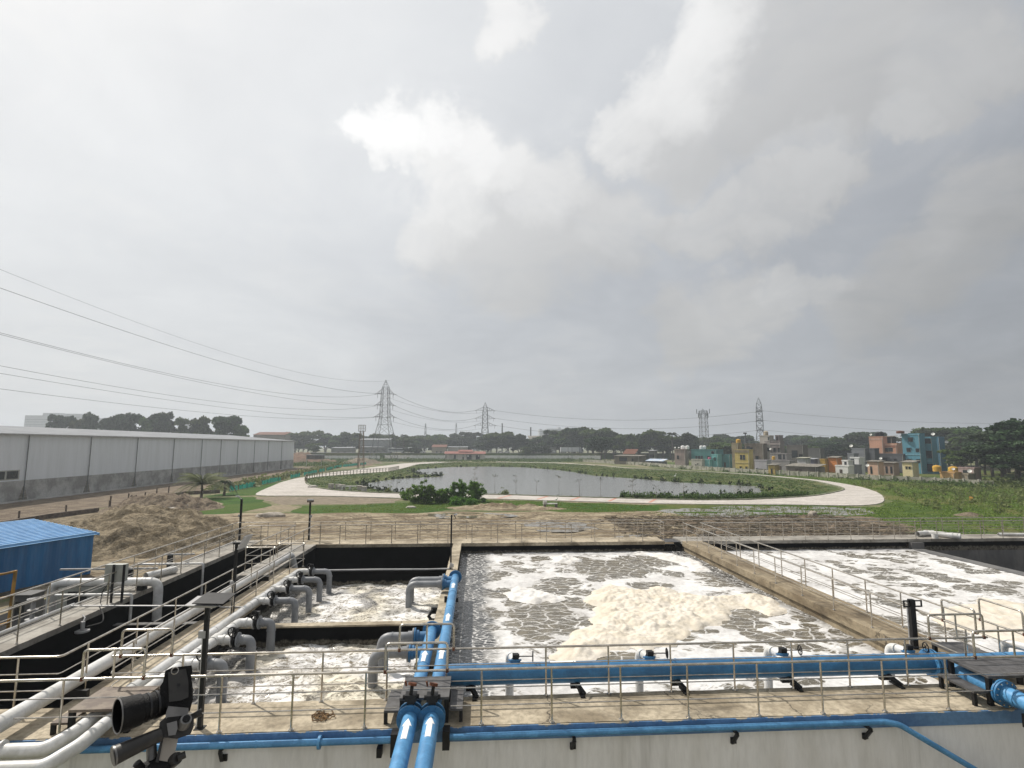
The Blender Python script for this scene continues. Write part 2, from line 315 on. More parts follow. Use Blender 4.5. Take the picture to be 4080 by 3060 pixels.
def clad_mat():
    m, g, b = newmat('cladding'); co = g.add('ShaderNodeTexCoord').outputs['Object']
    c = g.mix(g.mr(g.noise(g.scl(co, (1, .9, .08)), .9, 6, .7), .35, .7), (.74, .77, .81), (.66, .69, .72))
    g.put(b.inputs['Base Color'], c); b.inputs['Roughness'].default_value = .5
    wv = g.add('ShaderNodeTexWave', wave_type='BANDS', bands_direction='Y'); g.put(wv.inputs['Vector'], co); wv.inputs['Scale'].default_value = 1.1
    bp = g.add('ShaderNodeBump'); bp.inputs['Strength'].default_value = .4; bp.inputs['Distance'].default_value = .04
    g.put(bp.inputs['Height'], wv.outputs['Fac']); g.l.new(bp.outputs[0], b.inputs['Normal']); return m
MT['cladding'] = clad_mat()
_pc = {}
def paint(c, dirt=.35, c2=None, fine=.25):
    k = (c, dirt)
    if k not in _pc:
        _pc[k] = M('painted_wall', c, .85, scale=.35, c2=c2 or tuple(x*(1-dirt) for x in c), fine=fine, stretch=(1, 1, .45), mask=(.42, .66))
    return _pc[k]

# ------------------------------------------------------------------ mesh building
class MB:
    def __init__(s): s.v = []; s.f = []; s.sm = []
    def quad(s, a, b, c, d):
        n = len(s.v); s.v += [a, b, c, d]; s.f.append((n, n+1, n+2, n+3)); return s
    def box(s, x0, x1, y0, y1, z0, z1, mat=None):
        n = len(s.v); P = [Vector((x, y, z)) for z in (z0, z1) for y in (y0, y1) for x in (x0, x1)]
        if mat is not None: P = [mat @ p for p in P]
        s.v += [tuple(p) for p in P]
        for q in ((0, 2, 3, 1), (4, 5, 7, 6), (0, 1, 5, 4), (2, 6, 7, 3), (1, 3, 7, 5), (0, 4, 6, 2)): s.f.append(tuple(n+i for i in q))
        return s
    def tube(s, pts, r, seg=10, fil=0., closed=False, caps=True, arc=4):
        P = [Vector(p) for p in pts]
        if fil > 0 and len(P) > 2:
            Q = [P[0]]
            for i in range(1, len(P)-1):
                a, b, c = P[i-1], P[i], P[i+1]; d1 = (a-b); d2 = (c-b); k = min(fil, d1.length*.49, d2.length*.49)
                s0 = b+d1.normalized()*k; s1 = b+d2.normalized()*k
                for j in range(arc+1):
                    t = j/arc; Q.append(s0*(1-t)**2+b*2*t*(1-t)+s1*t*t)
            Q.append(P[-1]); P = Q
        n0 = len(s.v); N = len(P); rr = r if hasattr(r, '__len__') else [r]*N
        def tan(i):
            if closed: return (P[(i+1) % N]-P[i-1]).normalized()
            a = P[max(i-1, 0)]; b = P[min(i+1, N-1)]; return (b-a).normalized()
        t0 = tan(0); up = Vector((0, 0, 1)) if abs(t0.z) < .9 else Vector((1, 0, 0)); nrm = t0.cross(up).normalized()
        for i in range(N):
            t = tan(i); nrm = (nrm-t*nrm.dot(t)).normalized(); bn = t.cross(nrm)
            for k in range(seg):
                a = 2*math.pi*k/seg+(math.pi/4 if seg == 4 else 0); s.v.append(tuple(P[i]+(nrm*math.cos(a)+bn*math.sin(a))*rr[i]))
        M_ = N if closed else N-1
        for i in range(M_):
            j = (i+1) % N
            for k in range(seg):
                k2 = (k+1) % seg; s.f.append((n0+i*seg+k, n0+i*seg+k2, n0+j*seg+k2, n0+j*seg+k))
        if caps and not closed:
            s.f.append(tuple(n0+k for k in range(seg))[::-1]); s.f.append(tuple(n0+(N-1)*seg+k for k in range(seg)))
        return s
    def ring(s, c, axis, R, r, seg=20, rs=6):
        ax = Vector(axis).normalized(); u = ax.orthogonal().normalized(); v = ax.cross(u); c = Vector(c)
        return s.tube([c+u*R*math.cos(2*math.pi*i/seg)+v*R*math.sin(2*math.pi*i/seg) for i in range(seg)], r, rs, closed=True)
    def disc(s, c, axis, R, th, seg=20):
        ax = Vector(axis).normalized(); c = Vector(c); return s.tube([c-ax*th/2, c+ax*th/2], R, seg)
    def beam(s, a, b, w): return s.tube([a, b], w*.707, 4)
    def add(s, v, f):
        n = len(s.v); s.v += [tuple(x) for x in v]; s.f += [tuple(n+i for i in q) for q in f]; return s
    def mesh(s, name, m, smooth=True):
        me = bpy.data.meshes.new(name); me.from_pydata(s.v, [], s.f); me.validate(); me.update()
        if smooth:
            me.shade_smooth(); me.set_sharp_from_angle(angle=R_(40))
        if m is not None: me.materials.append(MT[m] if isinstance(m, str) else m)
        return me
    def build(s, name, m, parent=None, smooth=True, label=None):
        o = bpy.data.objects.new(name, s.mesh(name, m, smooth)); sc.collection.objects.link(o)
        if parent is not None: o.parent = parent; o.matrix_parent_inverse = parent.matrix_world.inverted() if False else inv(parent)
        if label: o['label'] = label
        return o
def world_m(o):
    m = o.matrix_basis.copy()
    return (world_m(o.parent) @ o.matrix_parent_inverse @ m) if o.parent else m
def inv(o): return world_m(o).inverted()
def tag(o, label, cat, group=None):
    o['label'] = label; o['category'] = cat
    if group: o['group'] = group
    return o
def thing(name, label, cat, loc=(0, 0, 0), group=None, rz=0.):
    o = bpy.data.objects.new(name, None); o.empty_display_size = .2; sc.collection.objects.link(o); o.location = loc; o.rotation_euler = (0, 0, rz)
    return tag(o, label, cat, group)
def struct(o, kind='structure'): o['kind'] = kind; return o
def local(mb, name, m, parent, label=None, smooth=True):
    """mesh given in the parent's own coordinates"""
    o = bpy.data.objects.new(name, mb.mesh(name, m, smooth)); sc.collection.objects.link(o); o.parent = parent
    if label: o['label'] = label
    return o
def copy_tree(o, parent=None):
    c = o.copy(); sc.collection.objects.link(c)
    if parent is not None: c.parent = parent; c.matrix_parent_inverse = o.matrix_parent_inverse
    for ch in list(o.children): copy_tree(ch, c)
    return c
def arr_mesh(name, V, F, m, smooth=False):
    me = bpy.data.meshes.new(name); V = np.asarray(V, dtype=np.float32); F = np.asarray(F, dtype=np.int32); k = F.shape[1]
    me.vertices.add(len(V)); me.vertices.foreach_set('co', V.ravel()); me.loops.add(F.size); me.loops.foreach_set('vertex_index', F.ravel())
    me.polygons.add(len(F)); me.polygons.foreach_set('loop_start', np.arange(0, F.size, k, dtype=np.int32)); me.polygons.foreach_set('loop_total', np.full(len(F), k, dtype=np.int32))
    me.update(calc_edges=True); me.validate()
    if smooth: me.shade_smooth()
    if m is not None: me.materials.append(MT[m])
    return me
def mobj(name, me, parent=None):
    o = bpy.data.objects.new(name, me); sc.collection.objects.link(o)
    if parent is not None: o.parent = parent
    return o
def leaf_quads(C, size, rng, flat=.0, aspect=.55):
    """one randomly turned leaf-shaped quad at every row of C"""
    n = len(C); a = rng.normal(size=(n, 3)); a[:, 2] *= (1-flat); a /= np.linalg.norm(a, axis=1)[:, None]
    b = rng.normal(size=(n, 3)); b -= a*(a*b).sum(1)[:, None]; b /= np.linalg.norm(b, axis=1)[:, None]
    s = size*(rng.uniform(.6, 1.4, n))[:, None]; a = a*s; b = b*s*aspect
    V = np.stack([C-a, C+b, C+a, C-b], 1).reshape(-1, 3); F = np.arange(4*n).reshape(n, 4); return V, F

# ================================================================== THE TREATMENT TANK
T = 3.0; WL = 2.45
tank = thing('treatment_tank', 'long concrete aeration tank with white front wall, blue band and walkways on top', 'tank', (-14, 11.5, 0))
def part(name, m, boxes, parent=tank, label=None, smooth=False):
    b = MB()
    for q in boxes: b.box(*q)
    return b.build(name, m, parent, smooth, label)
part('front_wall', 'white_wall', [(-24, 41, 11.5, 11.8, 0, 2.8)])
part('blue_band', 'blue_band', [(-24, 41, 11.468, 11.497, 2.72, 2.985)], label='blue painted band along the top of the front wall')
def rough_slab(x0, x1, y0, y1, z0, z1, m, name='walkway', st=.35, label=None):
    """slab whose upper edges are slightly chipped and uneven"""
    b = MB(); nx = max(2, int((x1-x0)/st)); ny = max(2, int((y1-y0)/st)); rg = random.Random(int(x0*31+y0*17))
    j = lambda: rg.uniform(-.008, .008)
    X = [x0+(x1-x0)*i/nx for i in range(nx+1)]; Y = [y0+(y1-y0)*i/ny for i in range(ny+1)]
    idx = {}
    for a, x in enumerate(X):
        for c, y in enumerate(Y):
            xe = a in (0, nx); ye = c in (0, ny)
            idx[a, c] = len(b.v); b.v.append((x+(j() if xe else 0), y+(j() if ye else 0), z1+(j()*.6 if (xe or ye) else j()*.3)))
    for a in range(nx):
        for c in range(ny): b.f.append((idx[a, c], idx[a+1, c], idx[a+1, c+1], idx[a, c+1]))
    per = [idx[a, 0] for a in range(nx+1)]+[idx[nx, c] for c in range(1, ny+1)]+[idx[a, ny] for a in range(nx-1, -1, -1)]+[idx[0, c] for c in range(ny-1, 0, -1)]
    lo = []
    for i in per:
        v = b.v[i]; lo.append(len(b.v)); b.v.append((v[0], v[1], z0))
    n = len(per)
    for i in range(n): b.f.append((per[i], lo[i], lo[(i+1) % n], per[(i+1) % n]))
    b.f.append(tuple(lo)[::-1])
    return b.build(name, m, tank, False, label)
rough_slab(-24, 41, 11.5, 12.75, 2.8, T, 'concrete', label='sunlit front walkway of pale stained concrete')
rough_slab(-14.15, -12.83, 12.755, 33.35, 2.82, T, 'concrete_grey')
rough_slab(-12.825, 11.15, 31.8, 33.35, 2.82, T, 'concrete')
rough_slab(12.2, 41, 31.8, 33.35, 2.82, T, 'concrete_grey')
rough_slab(12.2, 13.42, 12.755, 31.795, 2.72, T, 'concrete_brown', label='brown stained walkway between the two foaming basins')
rough_slab(-10.35, -9.05, 24.6, 31.795, 2.82, T, 'concrete_grey')
rough_slab(-8.85, -7.8, 12.755, 25.9, 2.82, T, 'concrete')
part('inspection_cover', 'dark_steel', [(11.16, 12.19, 32.0, 33.1, 2.9, 2.93)])
# black lined walls, one painted shadow (each a box set back under its slab)
part('tank_wall', 'black_lining', [(-24, 41, 11.81, 12.70, .02, 2.795)])
part('tank_wall', 'black_lining', [(-14.1, -12.87, 12.72, 33.3, .02, 2.815)])
part('tank_wall', 'black_lining', [(-12.86, 11.1, 31.84, 33.3, .02, 2.815), (11.105, 12.18, 32.9, 33.3, .02, 2.6)])
part('tank_wall', 'black_lining', [(12.24, 26.2, 31.84, 33.3, .02, 2.815), (27.0, 41, 31.84, 33.3, 2.3, 2.815)])  # last box: slab shadow on the empty basin's wall, painted black
part('tank_wall', 'black_lining', [(-10.31, -9.09, 24.64, 31.83, .02, 2.815)])
part('tank_wall', 'black_lining', [(-8.81, -7.84, 12.72, 25.86, .02, 2.815)])
part('tank_wall', 'concrete_brown', [(12.3, 12.6, 12.72, 31.83, .02, 2.715)])
part('dividing_wall', 'black_lining', [(-1.31, -.84, 12.76, 31.79, .02, 2.95)])
rough_slab(-1.315, -.835, 12.757, 31.797, 2.951, T+.003, 'concrete', 'wall_top', label='sandy wall top carrying the blue pipes')
part('dividing_wall', 'black_lining', [(-7.79, -1.32, 17.78, 18.1, .02, 2.95)])
rough_slab(-7.795, -1.32, 17.775, 18.105, 2.951, T, 'concrete', 'wall_top')
part('dividing_wall', 'black_lining', [(-7.79, -1.32, 25.1, 25.4, .02, 2.99)])
part('baffle', 'black_lining', [(-12.86, -8.85, 20.7, 20.95, .02, 2.2)]); part('baffle_top', 'basin_wall', [(-12.86, -8.85, 20.7, 20.95, 2.201, 2.23)])
part('weir', 'basin_wall', [(26.3, 27.0, 12.76, 31.83, .02, 2.47)], label='low dark overflow weir at the edge of the right basin')
part('basin_wall', 'basin_wall', [(27.01, 41, 31.84, 33.2, .02, 2.295), (26.35, 27.15, 31.6, 31.838, 2.3, 2.816)])
part('tank_floor', 'black_lining', [(-24, 26.3, 12.0, 33, -.3, .015)]); part('tank_floor', 'basin_wall', [(27.0, 41, 12.0, 33, -.3, .6)])
part('side_wall', 'concrete_grey', [(40.7, 41, 11.81, 33.3, 0, 2.8)])

# ------------------------------------------------------------------ water and foam in the basins
def churn(name, x0, x1, y0, y1, z, step, amp, sc_, m, label, hump=None, boils=None):
    nx = int((x1-x0)/step)+1; ny = int((y1-y0)/step)+1
    V = np.zeros((nx*ny, 3)); k = 0
    for i in range(nx):
        x = x0+(x1-x0)*i/(nx-1)
        for j in range(ny):
            y = y0+(y1-y0)*j/(ny-1)
            h = mn.fractal(Vector((x*sc_, y*sc_*1.25, 3.7)), .7, 2.1, 5)*amp
            if hump: h += hump(x, y)
            V[k] = (x, y, z+h); k += 1
    I = np.arange(nx*ny).reshape(nx, ny)
    F = np.stack([I[:-1, :-1], I[1:, :-1], I[1:, 1:], I[:-1, 1:]], -1).reshape(-1, 4)
    o = mobj(name, arr_mesh(name, V, F, m, True)); struct(o); o['label'] = label
    if boils is not None:   # how far each point lies inside the nearest boil of rising air
        at = np.full(len(V), -1.0)
        for cx, cy, rx, ry in boils: at = np.maximum(at, 1-np.hypot((V[:, 0]-cx)/(rx*1.22), (V[:, 1]-cy)/(ry*1.22)))
        a = o.data.attributes.new('boil', 'FLOAT', 'POINT'); a.data.foreach_set('value', at.astype(np.float32))
    return o
B2 = [(5.71, 29.41, 0.52, 0.83), (9.23, 29.23, 1.47, 1.05), (6.99, 27.67, 1.69, 1.47), (7.76, 24.23, 0.81, 0.52), (3.88, 25.04, 0.72, 0.65), (3.37, 23.87, 0.68, 0.59), (3.33, 21.93, 0.79, 0.7), (4.5, 23.22, 0.33, 0.42), (4.19, 21.38, 0.32, 0.47), (2.44, 20.55, 0.96, 0.72), (2.41, 19.45, 1.06, 0.48), (2.0, 18.6, 0.58, 0.35), (3.12, 18.59, 0.33, 0.33), (2.03, 17.97, 0.32, 0.22), (3.92, 19.49, 0.2, 0.42), (1.52, 21.94, 0.36, 0.37), (1.17, 23.28, 0.51, 0.65), (0.47, 23.45, 0.43, 0.43), (0.38, 25.91, 0.56, 0.69), (1.85, 29.07, 0.48, 0.44), (2.49, 27.31, 0.4, 0.39), (3.99, 16.3, 0.98, 0.33), (10.29, 20.17, 0.65, 0.53), (9.37, 19.05, 0.77, 0.57), (7.62, 17.04, 0.46, 0.25), (7.67, 18.27, 0.36, 0.2), (6.79, 17.61, 0.23, 0.16), (3.59, 30.12, 0.5, 0.48), (1.12, 26.75, 0.44, 0.43), (0.53, 20.64, 0.33, 0.5), (0.39, 19.0, 0.31, 0.3), (9.64, 26.3, 0.35, 0.49), (5.58, 25.44, 0.33, 0.34), (11.56, 26.21, 0.73, 0.85), (11.62, 24.45, 0.83, 0.63), (11.64, 28.2, 0.63, 0.63), (11.83, 19.34, 0.31, 0.26), (11.59, 18.54, 0.29, 0.27), (10.82, 18.98, 0.19, 0.15), (10.82, 17.84, 0.66, 0.36), (9.41, 17.71, 0.5, 0.41), (10.26, 16.79, 0.41, 0.32), (9.61, 17.09, 0.36, 0.3), (8.67, 16.63, 0.27, 0.19), (11.11, 17.4, 0.2, 0.21), (8.64, 14.36, 0.4, 0.16), (11.67, 14.31, 0.22, 0.2), (8.05, 14.62, 0.24, 0.13), (11.9, 17.08, 0.29, 0.23), (12.08, 17.91, 0.21, 0.22), (12.58, 17.59, 0.2, 0.19)]
B3 = [(21.51, 29.81, 0.43, 0.47), (22.15, 29.42, 0.28, 0.46), (22.8, 28.69, 0.29, 0.66), (24.29, 29.54, 0.28, 0.28), (25.29, 28.77, 0.28, 0.24), (25.43, 27.88, 0.5, 0.45), (25.37, 27.23, 0.35, 0.31), (24.96, 26.61, 0.25, 0.32), (20.43, 26.69, 0.54, 0.34), (20.36, 25.89, 0.38, 0.23), (18.97, 27.48, 0.26, 0.4), (19.19, 27.11, 0.25, 0.31), (19.21, 26.37, 0.29, 0.29), (19.19, 28.42, 0.29, 0.38), (18.56, 26.12, 0.29, 0.29), (21.57, 26.24, 0.24, 0.22), (21.91, 25.94, 0.34, 0.23), (22.05, 25.48, 0.63, 0.45), (25.09, 25.77, 0.75, 0.32), (24.96, 26.16, 0.26, 0.28), (20.73, 27.69, 0.17, 0.2), (23.37, 27.34, 0.21, 0.2), (26.36, 29.43, 0.3, 0.21), (23.6, 30.32, 0.41, 0.25), (21.34, 30.45, 0.46, 0.29), (25.73, 30.87, 0.31, 0.21), (22.1, 24.41, 0.55, 0.43), (21.75, 22.96, 0.65, 0.47), (22.76, 22.84, 0.52, 0.64), (19.55, 23.58, 0.34, 0.29), (19.44, 24.94, 0.51, 0.4), (20.24, 23.45, 0.29, 0.29), (19.54, 22.18, 0.24, 0.21), (17.24, 22.19, 0.31, 0.26), (16.61, 21.09, 0.49, 0.52), (14.86, 19.12, 0.39, 0.46), (14.97, 17.88, 0.16, 0.4), (15.94, 17.83, 0.32, 0.4), (16.0, 18.52, 0.19, 0.18), (14.67, 16.8, 0.18, 0.2), (16.72, 19.57, 0.18, 0.18), (14.78, 18.18, 0.17, 0.23), (15.62, 17.01, 0.19, 0.17), (24.34, 23.74, 0.41, 0.33), (18.44, 22.12, 0.21, 0.17)]
churn('basin_water', -.838, 12.3, 12.72, 31.84, WL-.02, .075, .028, 1.6, 'tank_water', 'grey brown water with white foam nets in the wide middle basin', None, B2)
churn('basin_water', 12.6, 26.32, 12.72, 31.84, WL-.02, .09, .028, 1.6, 'tank_water', 'foam streaked water in the right basin', None, B3)
churn('basin_water', -7.84, -1.31, 18.1, 25.1, WL-.05, .055, .085, 1.3, 'churned_water', 'churning cream and black water in the small far basin', lambda x, y: .10*math.exp(-((x+4.3)**2/5+(y-21.5)**2/5)))
churn('basin_water', -7.84, -1.31, 12.72, 17.78, WL-.05, .055, .085, 1.3, 'churned_water', 'churning cream and black water in the small near basin', lambda x, y: .10*math.exp(-((x+4.0)**2/5+(y-15.4)**2/4)))

def foam_raft(name, label, poly, z, H, step, m, seed, seg_fall=.45, lump=2.6):
    P = np.array(poly); rg = random.Random(seed)
    x0, y0 = P.min(0)-.3; x1, y1 = P.max(0)+.3
    nx = int((x1-x0)/step)+1; ny = int((y1-y0)/step)+1
    gx, gy = np.meshgrid(np.linspace(x0, x1, nx), np.linspace(y0, y1, ny), indexing='ij'); q = np.stack([gx.ravel(), gy.ravel()], 1)
    jit = np.array([[mn.noise(Vector((a*1.7, b*1.7, seed))), mn.noise(Vector((a*1.7, b*1.7, seed+9)))] for a, b in q])*.28
    qq = q+jit; A = P; B = np.roll(P, -1, 0); inside = np.zeros(len(q), bool); dist = np.full(len(q), 1e9)
    for a, b in zip(A, B):
        c = ((a[1] > qq[:, 1]) != (b[1] > qq[:, 1])); xi = (b[0]-a[0])*(qq[:, 1]-a[1])/((b[1]-a[1]) or 1e-9)+a[0]; inside ^= c & (qq[:, 0] < xi)
        ab = b-a; t = np.clip(((qq-a)@ab)/(ab@ab), 0, 1); dist = np.minimum(dist, np.linalg.norm(qq-a-t[:, None]*ab, axis=1))
    sd_ = np.where(inside, dist, -dist)
    h = np.zeros(len(q))
    for i, (a, b) in enumerate(q):
        if sd_[i] <= -.05: continue
        f = min(1, max(0, (sd_[i]+.03)/seg_fall)); f = f**.55
        v1 = mn.voronoi(Vector((a*lump, b*lump, seed)))[0][0]; v2 = mn.voronoi(Vector((a*lump*2.7, b*lump*2.7, seed)))[0][0]
        n = mn.fractal(Vector((a*.7, b*.7, seed)), .8, 2, 4)
        v3 = mn.voronoi(Vector((a*lump*6, b*lump*6, seed)))[0][0]; h[i] = f*H*(.6+.34*n+.48*(.5-v1)+.26*(.5-v2)+.10*(.5-v3))
    ok = sd_ > -.04
    V = np.column_stack([q, z+np.maximum(h, 0)-.02]); I = np.arange(nx*ny).reshape(nx, ny)
    F = np.stack([I[:-1, :-1], I[1:, :-1], I[1:, 1:], I[:-1, 1:]], -1).reshape(-1, 4); F = F[ok[F].any(1)]
    used = np.unique(F); mp = np.zeros(len(V), int); mp[used] = np.arange(len(used))
    o = mobj(name, arr_mesh(name, V[used], mp[F], m, True)); o['kind'] = 'stuff'; o['label'] = label; return o
FO = [(6.0, 24.54), (6.44, 24.11), (6.76, 23.34), (7.72, 23.66), (8.38, 23.62), (8.72, 22.75), (9.35, 22.25), (10.08, 22.17), (11.21, 22.49), (11.62, 22.54), (11.9, 22.23), (12.03, 21.66), (11.93, 20.83), (11.52, 19.99), (10.9, 19.58), (10.6, 20.3), (10.42, 21.0), (9.8, 20.56), (9.09, 19.68), (8.27, 18.88), (7.24, 18.32), (6.7, 17.63), (6.14, 17.06), (5.49, 16.97), (5.03, 16.56), (4.81, 17.07), (4.01, 16.74), (3.21, 15.97), (2.51, 16.01), (2.29, 16.6), (2.95, 17.57), (3.3, 18.39), (3.98, 18.97), (4.21, 19.78), (4.76, 21.23), (4.42, 21.87), (4.79, 22.73), (5.44, 23.91)]
foam_raft('foam', 'thick lumpy cream foam raft across the middle of the wide basin', FO, WL, .30, .042, 'cream_foam', 3, .8, 2.2)
foam_raft('foam', 'cream foam bank in the right basin beside the railings', [(16.9, 19.6), (17.8, 20.2), (19.2, 20.6), (21.0, 21.4), (21.6, 20.6), (20.8, 19.2), (20.0, 17.2), (18.2, 15.2), (16.8, 14.8), (16.9, 17), (16.2, 18.4)], WL, .15, .07, 'cream_foam', 11)
foam_raft('foam', 'small white foam heap near the far wall of the wide basin', [(4.0, 29.2), (5.0, 28.8), (5.6, 29.6), (5.2, 30.4), (4.3, 30.4)], WL, .28, .05, 'white_foam', 21)
foam_raft('foam', 'small white foam heap at the left end of the cream raft', [(1.6, 22.2), (2.3, 21.6), (3.6, 22.2), (3.0, 23.2), (1.9, 24.2), (1.3, 23.2)], WL, .24, .05, 'white_foam', 31)
foam_raft('foam', 'white foam ridge below the inspection cover at the far wall', [(8.2, 31.3), (9.6, 30.7), (10.6, 29.2), (10.9, 26.6), (11.6, 26.6), (11.9, 29.3), (11.2, 30.8), (9.4, 31.5)], WL, .20, .055, 'white_foam', 41)

# ================================================================== RAILINGS
_postme = {}
def post_mesh(h):
    if h not in _postme:
        b = MB(); b.tube([(0, 0, 0), (0, 0, h)], .021, 8); b.tube([(0, 0, 0), (0, 0, .012)], .055, 12); b.tube([(0, 0, .012), (0, 0, .05)], [.034, .024], 10)
        _postme[h] = b.mesh('post', 'steel')
    return _postme[h]
def railing(label, path, posts, group=None, gaps=(), hoops=(), z0=T, closed_mid=True, H=1.05, mids=(.36, .70), breaks=()):
    t = thing('handrail', label, 'railing', (path[0][0], path[0][1], z0), group)
    MB().tube([(x, y, z0+H) for x, y in path], .025, 10, fil=.12).build('top_rail', 'steel', t)
    for k, mh in enumerate(mids):
        segs = [path]
        for (gk, a, b_) in gaps:
            if gk == k:     # straight run along x broken between a and b_
                y = path[0][1]; segs = [[q for q in path if q[0] < a]+[(a, y)], [(b_, y)]+[q for q in path if q[0] > b_]]
        for sgm in segs: MB().tube([(x, y, z0+mh) for x, y in sgm], .012, 6, fil=.08).build('mid_rail', 'steel', t)
    for x, y in posts:
        o = bpy.data.objects.new('post', post_mesh(H)); sc.collection.objects.link(o); o.parent = t; o.location = (x-path[0][0], y-path[0][1], 0)
    for hp in hoops:   # raised rail over a crossing: list of (x, y) with top .54 above the rail
        a, b_ = hp[0], hp[-1]
        MB().tube([(a[0], a[1], z0+H)]+[(x, y, z0+H+.54) for x, y in hp]+[(b_[0], b_[1], z0+H)], .025, 10, fil=.09).build('raised_rail', 'steel', t)
        if len(hp) == 2 and hp[1][0]-hp[0][0] > 1.0:
            mx = (a[0]+b_[0])/2; my = (a[1]+b_[1])/2; MB().tube([(mx, my, z0+H), (mx, my, z0+H+.53)], .02, 8).build('raised_post', 'steel', t)
        for q in (a, b_): MB().tube([(q[0], q[1], z0+H-.035), (q[0], q[1], z0+H+.03)], .036, 10).build('clamp', 'rust', t)
    return t
YO, YI = 11.54, 12.69
railing('front outer stainless handrail between the blue wall pipe and the front walkway', [(-17, YO), (17, YO)],
        [(x, YO) for x in (-14.9, -13.2, -11.4, -7.99, -5.0, -3.62, -2.19, .14, 1.58, 3.02, 4.44, 5.95, 7.35, 8.72, 10.16, 13.2, 14.8)],
        gaps=((0, -1.55, -.48), ), hoops=([(-7.66, YO), (-6.5, YO)], [(-1.81, YO), (-.56, YO)], [(10.86, YO), (12.72, YO)]))
railing('inner handrail over the black channel that bends away beside the big white pipe', [(-16, YI+.05), (-8.92, YI+.05), (-8.92, 25.25), (-10.28, 25.25), (-10.28, 31.95)],
        [(-13, YI+.05), (-9.79, YI+.05)]+[(-8.88, y) for y in (13.5, 15.3, 17.1, 18.85, 20.8, 22.5, 24.4)]+[(-9.05, 25.25), (-10.28, 25.3), (-10.28, 27.1), (-10.28, 29.0), (-10.28, 30.8)])
railing('inner handrail along the right edge of the walkway between the white pipes', [(-7.83, YI), (-7.95, 12.95), (-7.95, 26.2), (-9.22, 26.2), (-9.22, 31.95)],
        [(-8.0, y) for y in (13.7, 15.4, 17.1, 18.9, 20.8, 22.45, 24.3, 26.15)]+[(-9.22, 26.25), (-9.22, 28.1), (-9.22, 30.0)], hoops=())
railing('inner handrail above the big blue header pipe on the front walkway', [(-7.83, YI), (12.3, YI)],
        [(x, YI) for x in (-6.35, -4.81, -3.36, -1.95, 1.61, 3.05, 4.5, 6.0, 7.4, 8.78, 10.21, 11.72)],
        hoops=([(-7.66, YI), (-6.6, YI)], [(-1.69, YI), (-.48, YI)], [(10.84, YI), (12.22, YI)]))
railing('left handrail of the brown walkway between the two foam basins', [(12.33, 31.9), (12.33, 12.95)],
        [(12.33, y) for y in (31.4, 29.9, 28.4, 26.9, 25.3, 23.7, 22.0, 20.2, 18.4, 16.6, 14.95, 13.3)], hoops=([(12.33, 13.95), (12.33, 13.0)], ))
railing('right handrail of the brown walkway between the two foam basins', [(13.38, 31.9), (13.38, 12.75)],
        [(13.3, y) for y in (31.4, 29.9, 28.4, 26.9, 25.1, 23.2, 21.5, 19.8, 18.1, 16.56, 15.0, 13.4)], hoops=([(13.38, 13.95), (13.38, 12.8)], ))
railing('inner handrail of the far walkway behind the black tank and wide foam basin', [(-9.22, 31.95), (11.22, 31.95), (11.22, 33.15)],
        [(x, 31.95) for x in (-8.9, -7.79, -6.32, -4.86, -3.38, -1.63, -.24, 1.25, 2.67, 4.13, 5.6, 6.99, 8.44, 9.87, 11.15)])
railing('short handrail crossing the head of the black channel at the far walkway', [(-12.95, 31.95), (-10.28, 31.95)], [(-12.2, 31.95), (-11.1, 31.95)])
railing('inner handrail of the far walkway behind the right basin', [(13.45, 31.85), (38, 31.85)], [(x, 31.85) for x in (13.5, 15.1, 17.03, 18.46, 19.84, 21.27, 22.71, 24.13, 25.49, 26.87, 28.25, 29.7, 31.12, 32.54, 34, 35.5, 37)])
railing('outer handrail of the far walkway in front of the churned sand', [(-14.1, 33.25), (38, 33.25)],
        [(x, 33.25) for x in (-12.3, -10.75, -9.25, -7.79, -6.3, -4.85, -3.37, -2.31, -.6, .9, 2.4, 3.9, 5.45, 7.06, 8.52, 9.96, 11.4, 12.85, 14.3, 15.7, 17.1, 18.5, 19.9, 21.31, 22.75, 24.23, 25.65, 27.0, 28.44, 29.9, 31.3, 32.7, 34.05, 35.5, 37)])
railing('inner handrail of the left walkway beside the black channel', [(-12.92, 12.8), (-12.92, 31.95)], [(-12.92, y) for y in (13.4, 15.1, 16.69, 18.26, 20.4, 22.0, 23.6, 25.1, 27.1, 28.6, 30.2)])
railing('outer handrail of the left walkway in front of the sand heap', [(-14.08, 12), (-14.08, 33.25)], [(-14.08, y) for y in (13.5, 15, 16.4, 17.9, 19.3, 20.7, 22.2, 23.7, 25.2, 26.7, 28.2, 29.7, 31.2, 32.6)])

# ================================================================== PIPES
def V3(*a): return Vector(a)
def wheel(mb, c, axis, R, spokes=5):
    ax = Vector(axis).normalized(); u = ax.orthogonal().normalized(); v = ax.cross(u); c = Vector(c)
    mb.ring(c, ax, R, R*.13, 20, 6); mb.disc(c, ax, R*.2, R*.3, 10)
    for i in range(spokes):
        a = 2*math.pi*i/spokes; mb.tube([c, c+(u*math.cos(a)+v*math.sin(a))*R], R*.08, 5)
    return mb
def collars(mb, pts, r, at, axis):
    for p in at: mb.disc(p, axis, r+.012, .03, 16)
# white pipe lying over the channel
t = thing('air_main', 'thick white pipe lying alongside the black channel, its far end bent down', 'pipe', (-9.0, 8.6, 3.32), 'white air mains')
b = MB().tube([(-9.0, 7.6, 3.32), (-8.98, 27.45, 3.32), (-8.72, 27.6, 2.1)], .155, 18, fil=.34)
for y in (10.4, 16.2, 22.0): b.disc((-9.0, y, 3.32), (0, 1, 0), .163, .05)
b.build('main_pipe', 'white_pipe', t)
for y in (13.2, 18.6, 23.6): MB().box(-9.32, -8.6, y-.05, y+.05, 3.0, 3.17).build('pipe_saddle', 'black_metal', t)

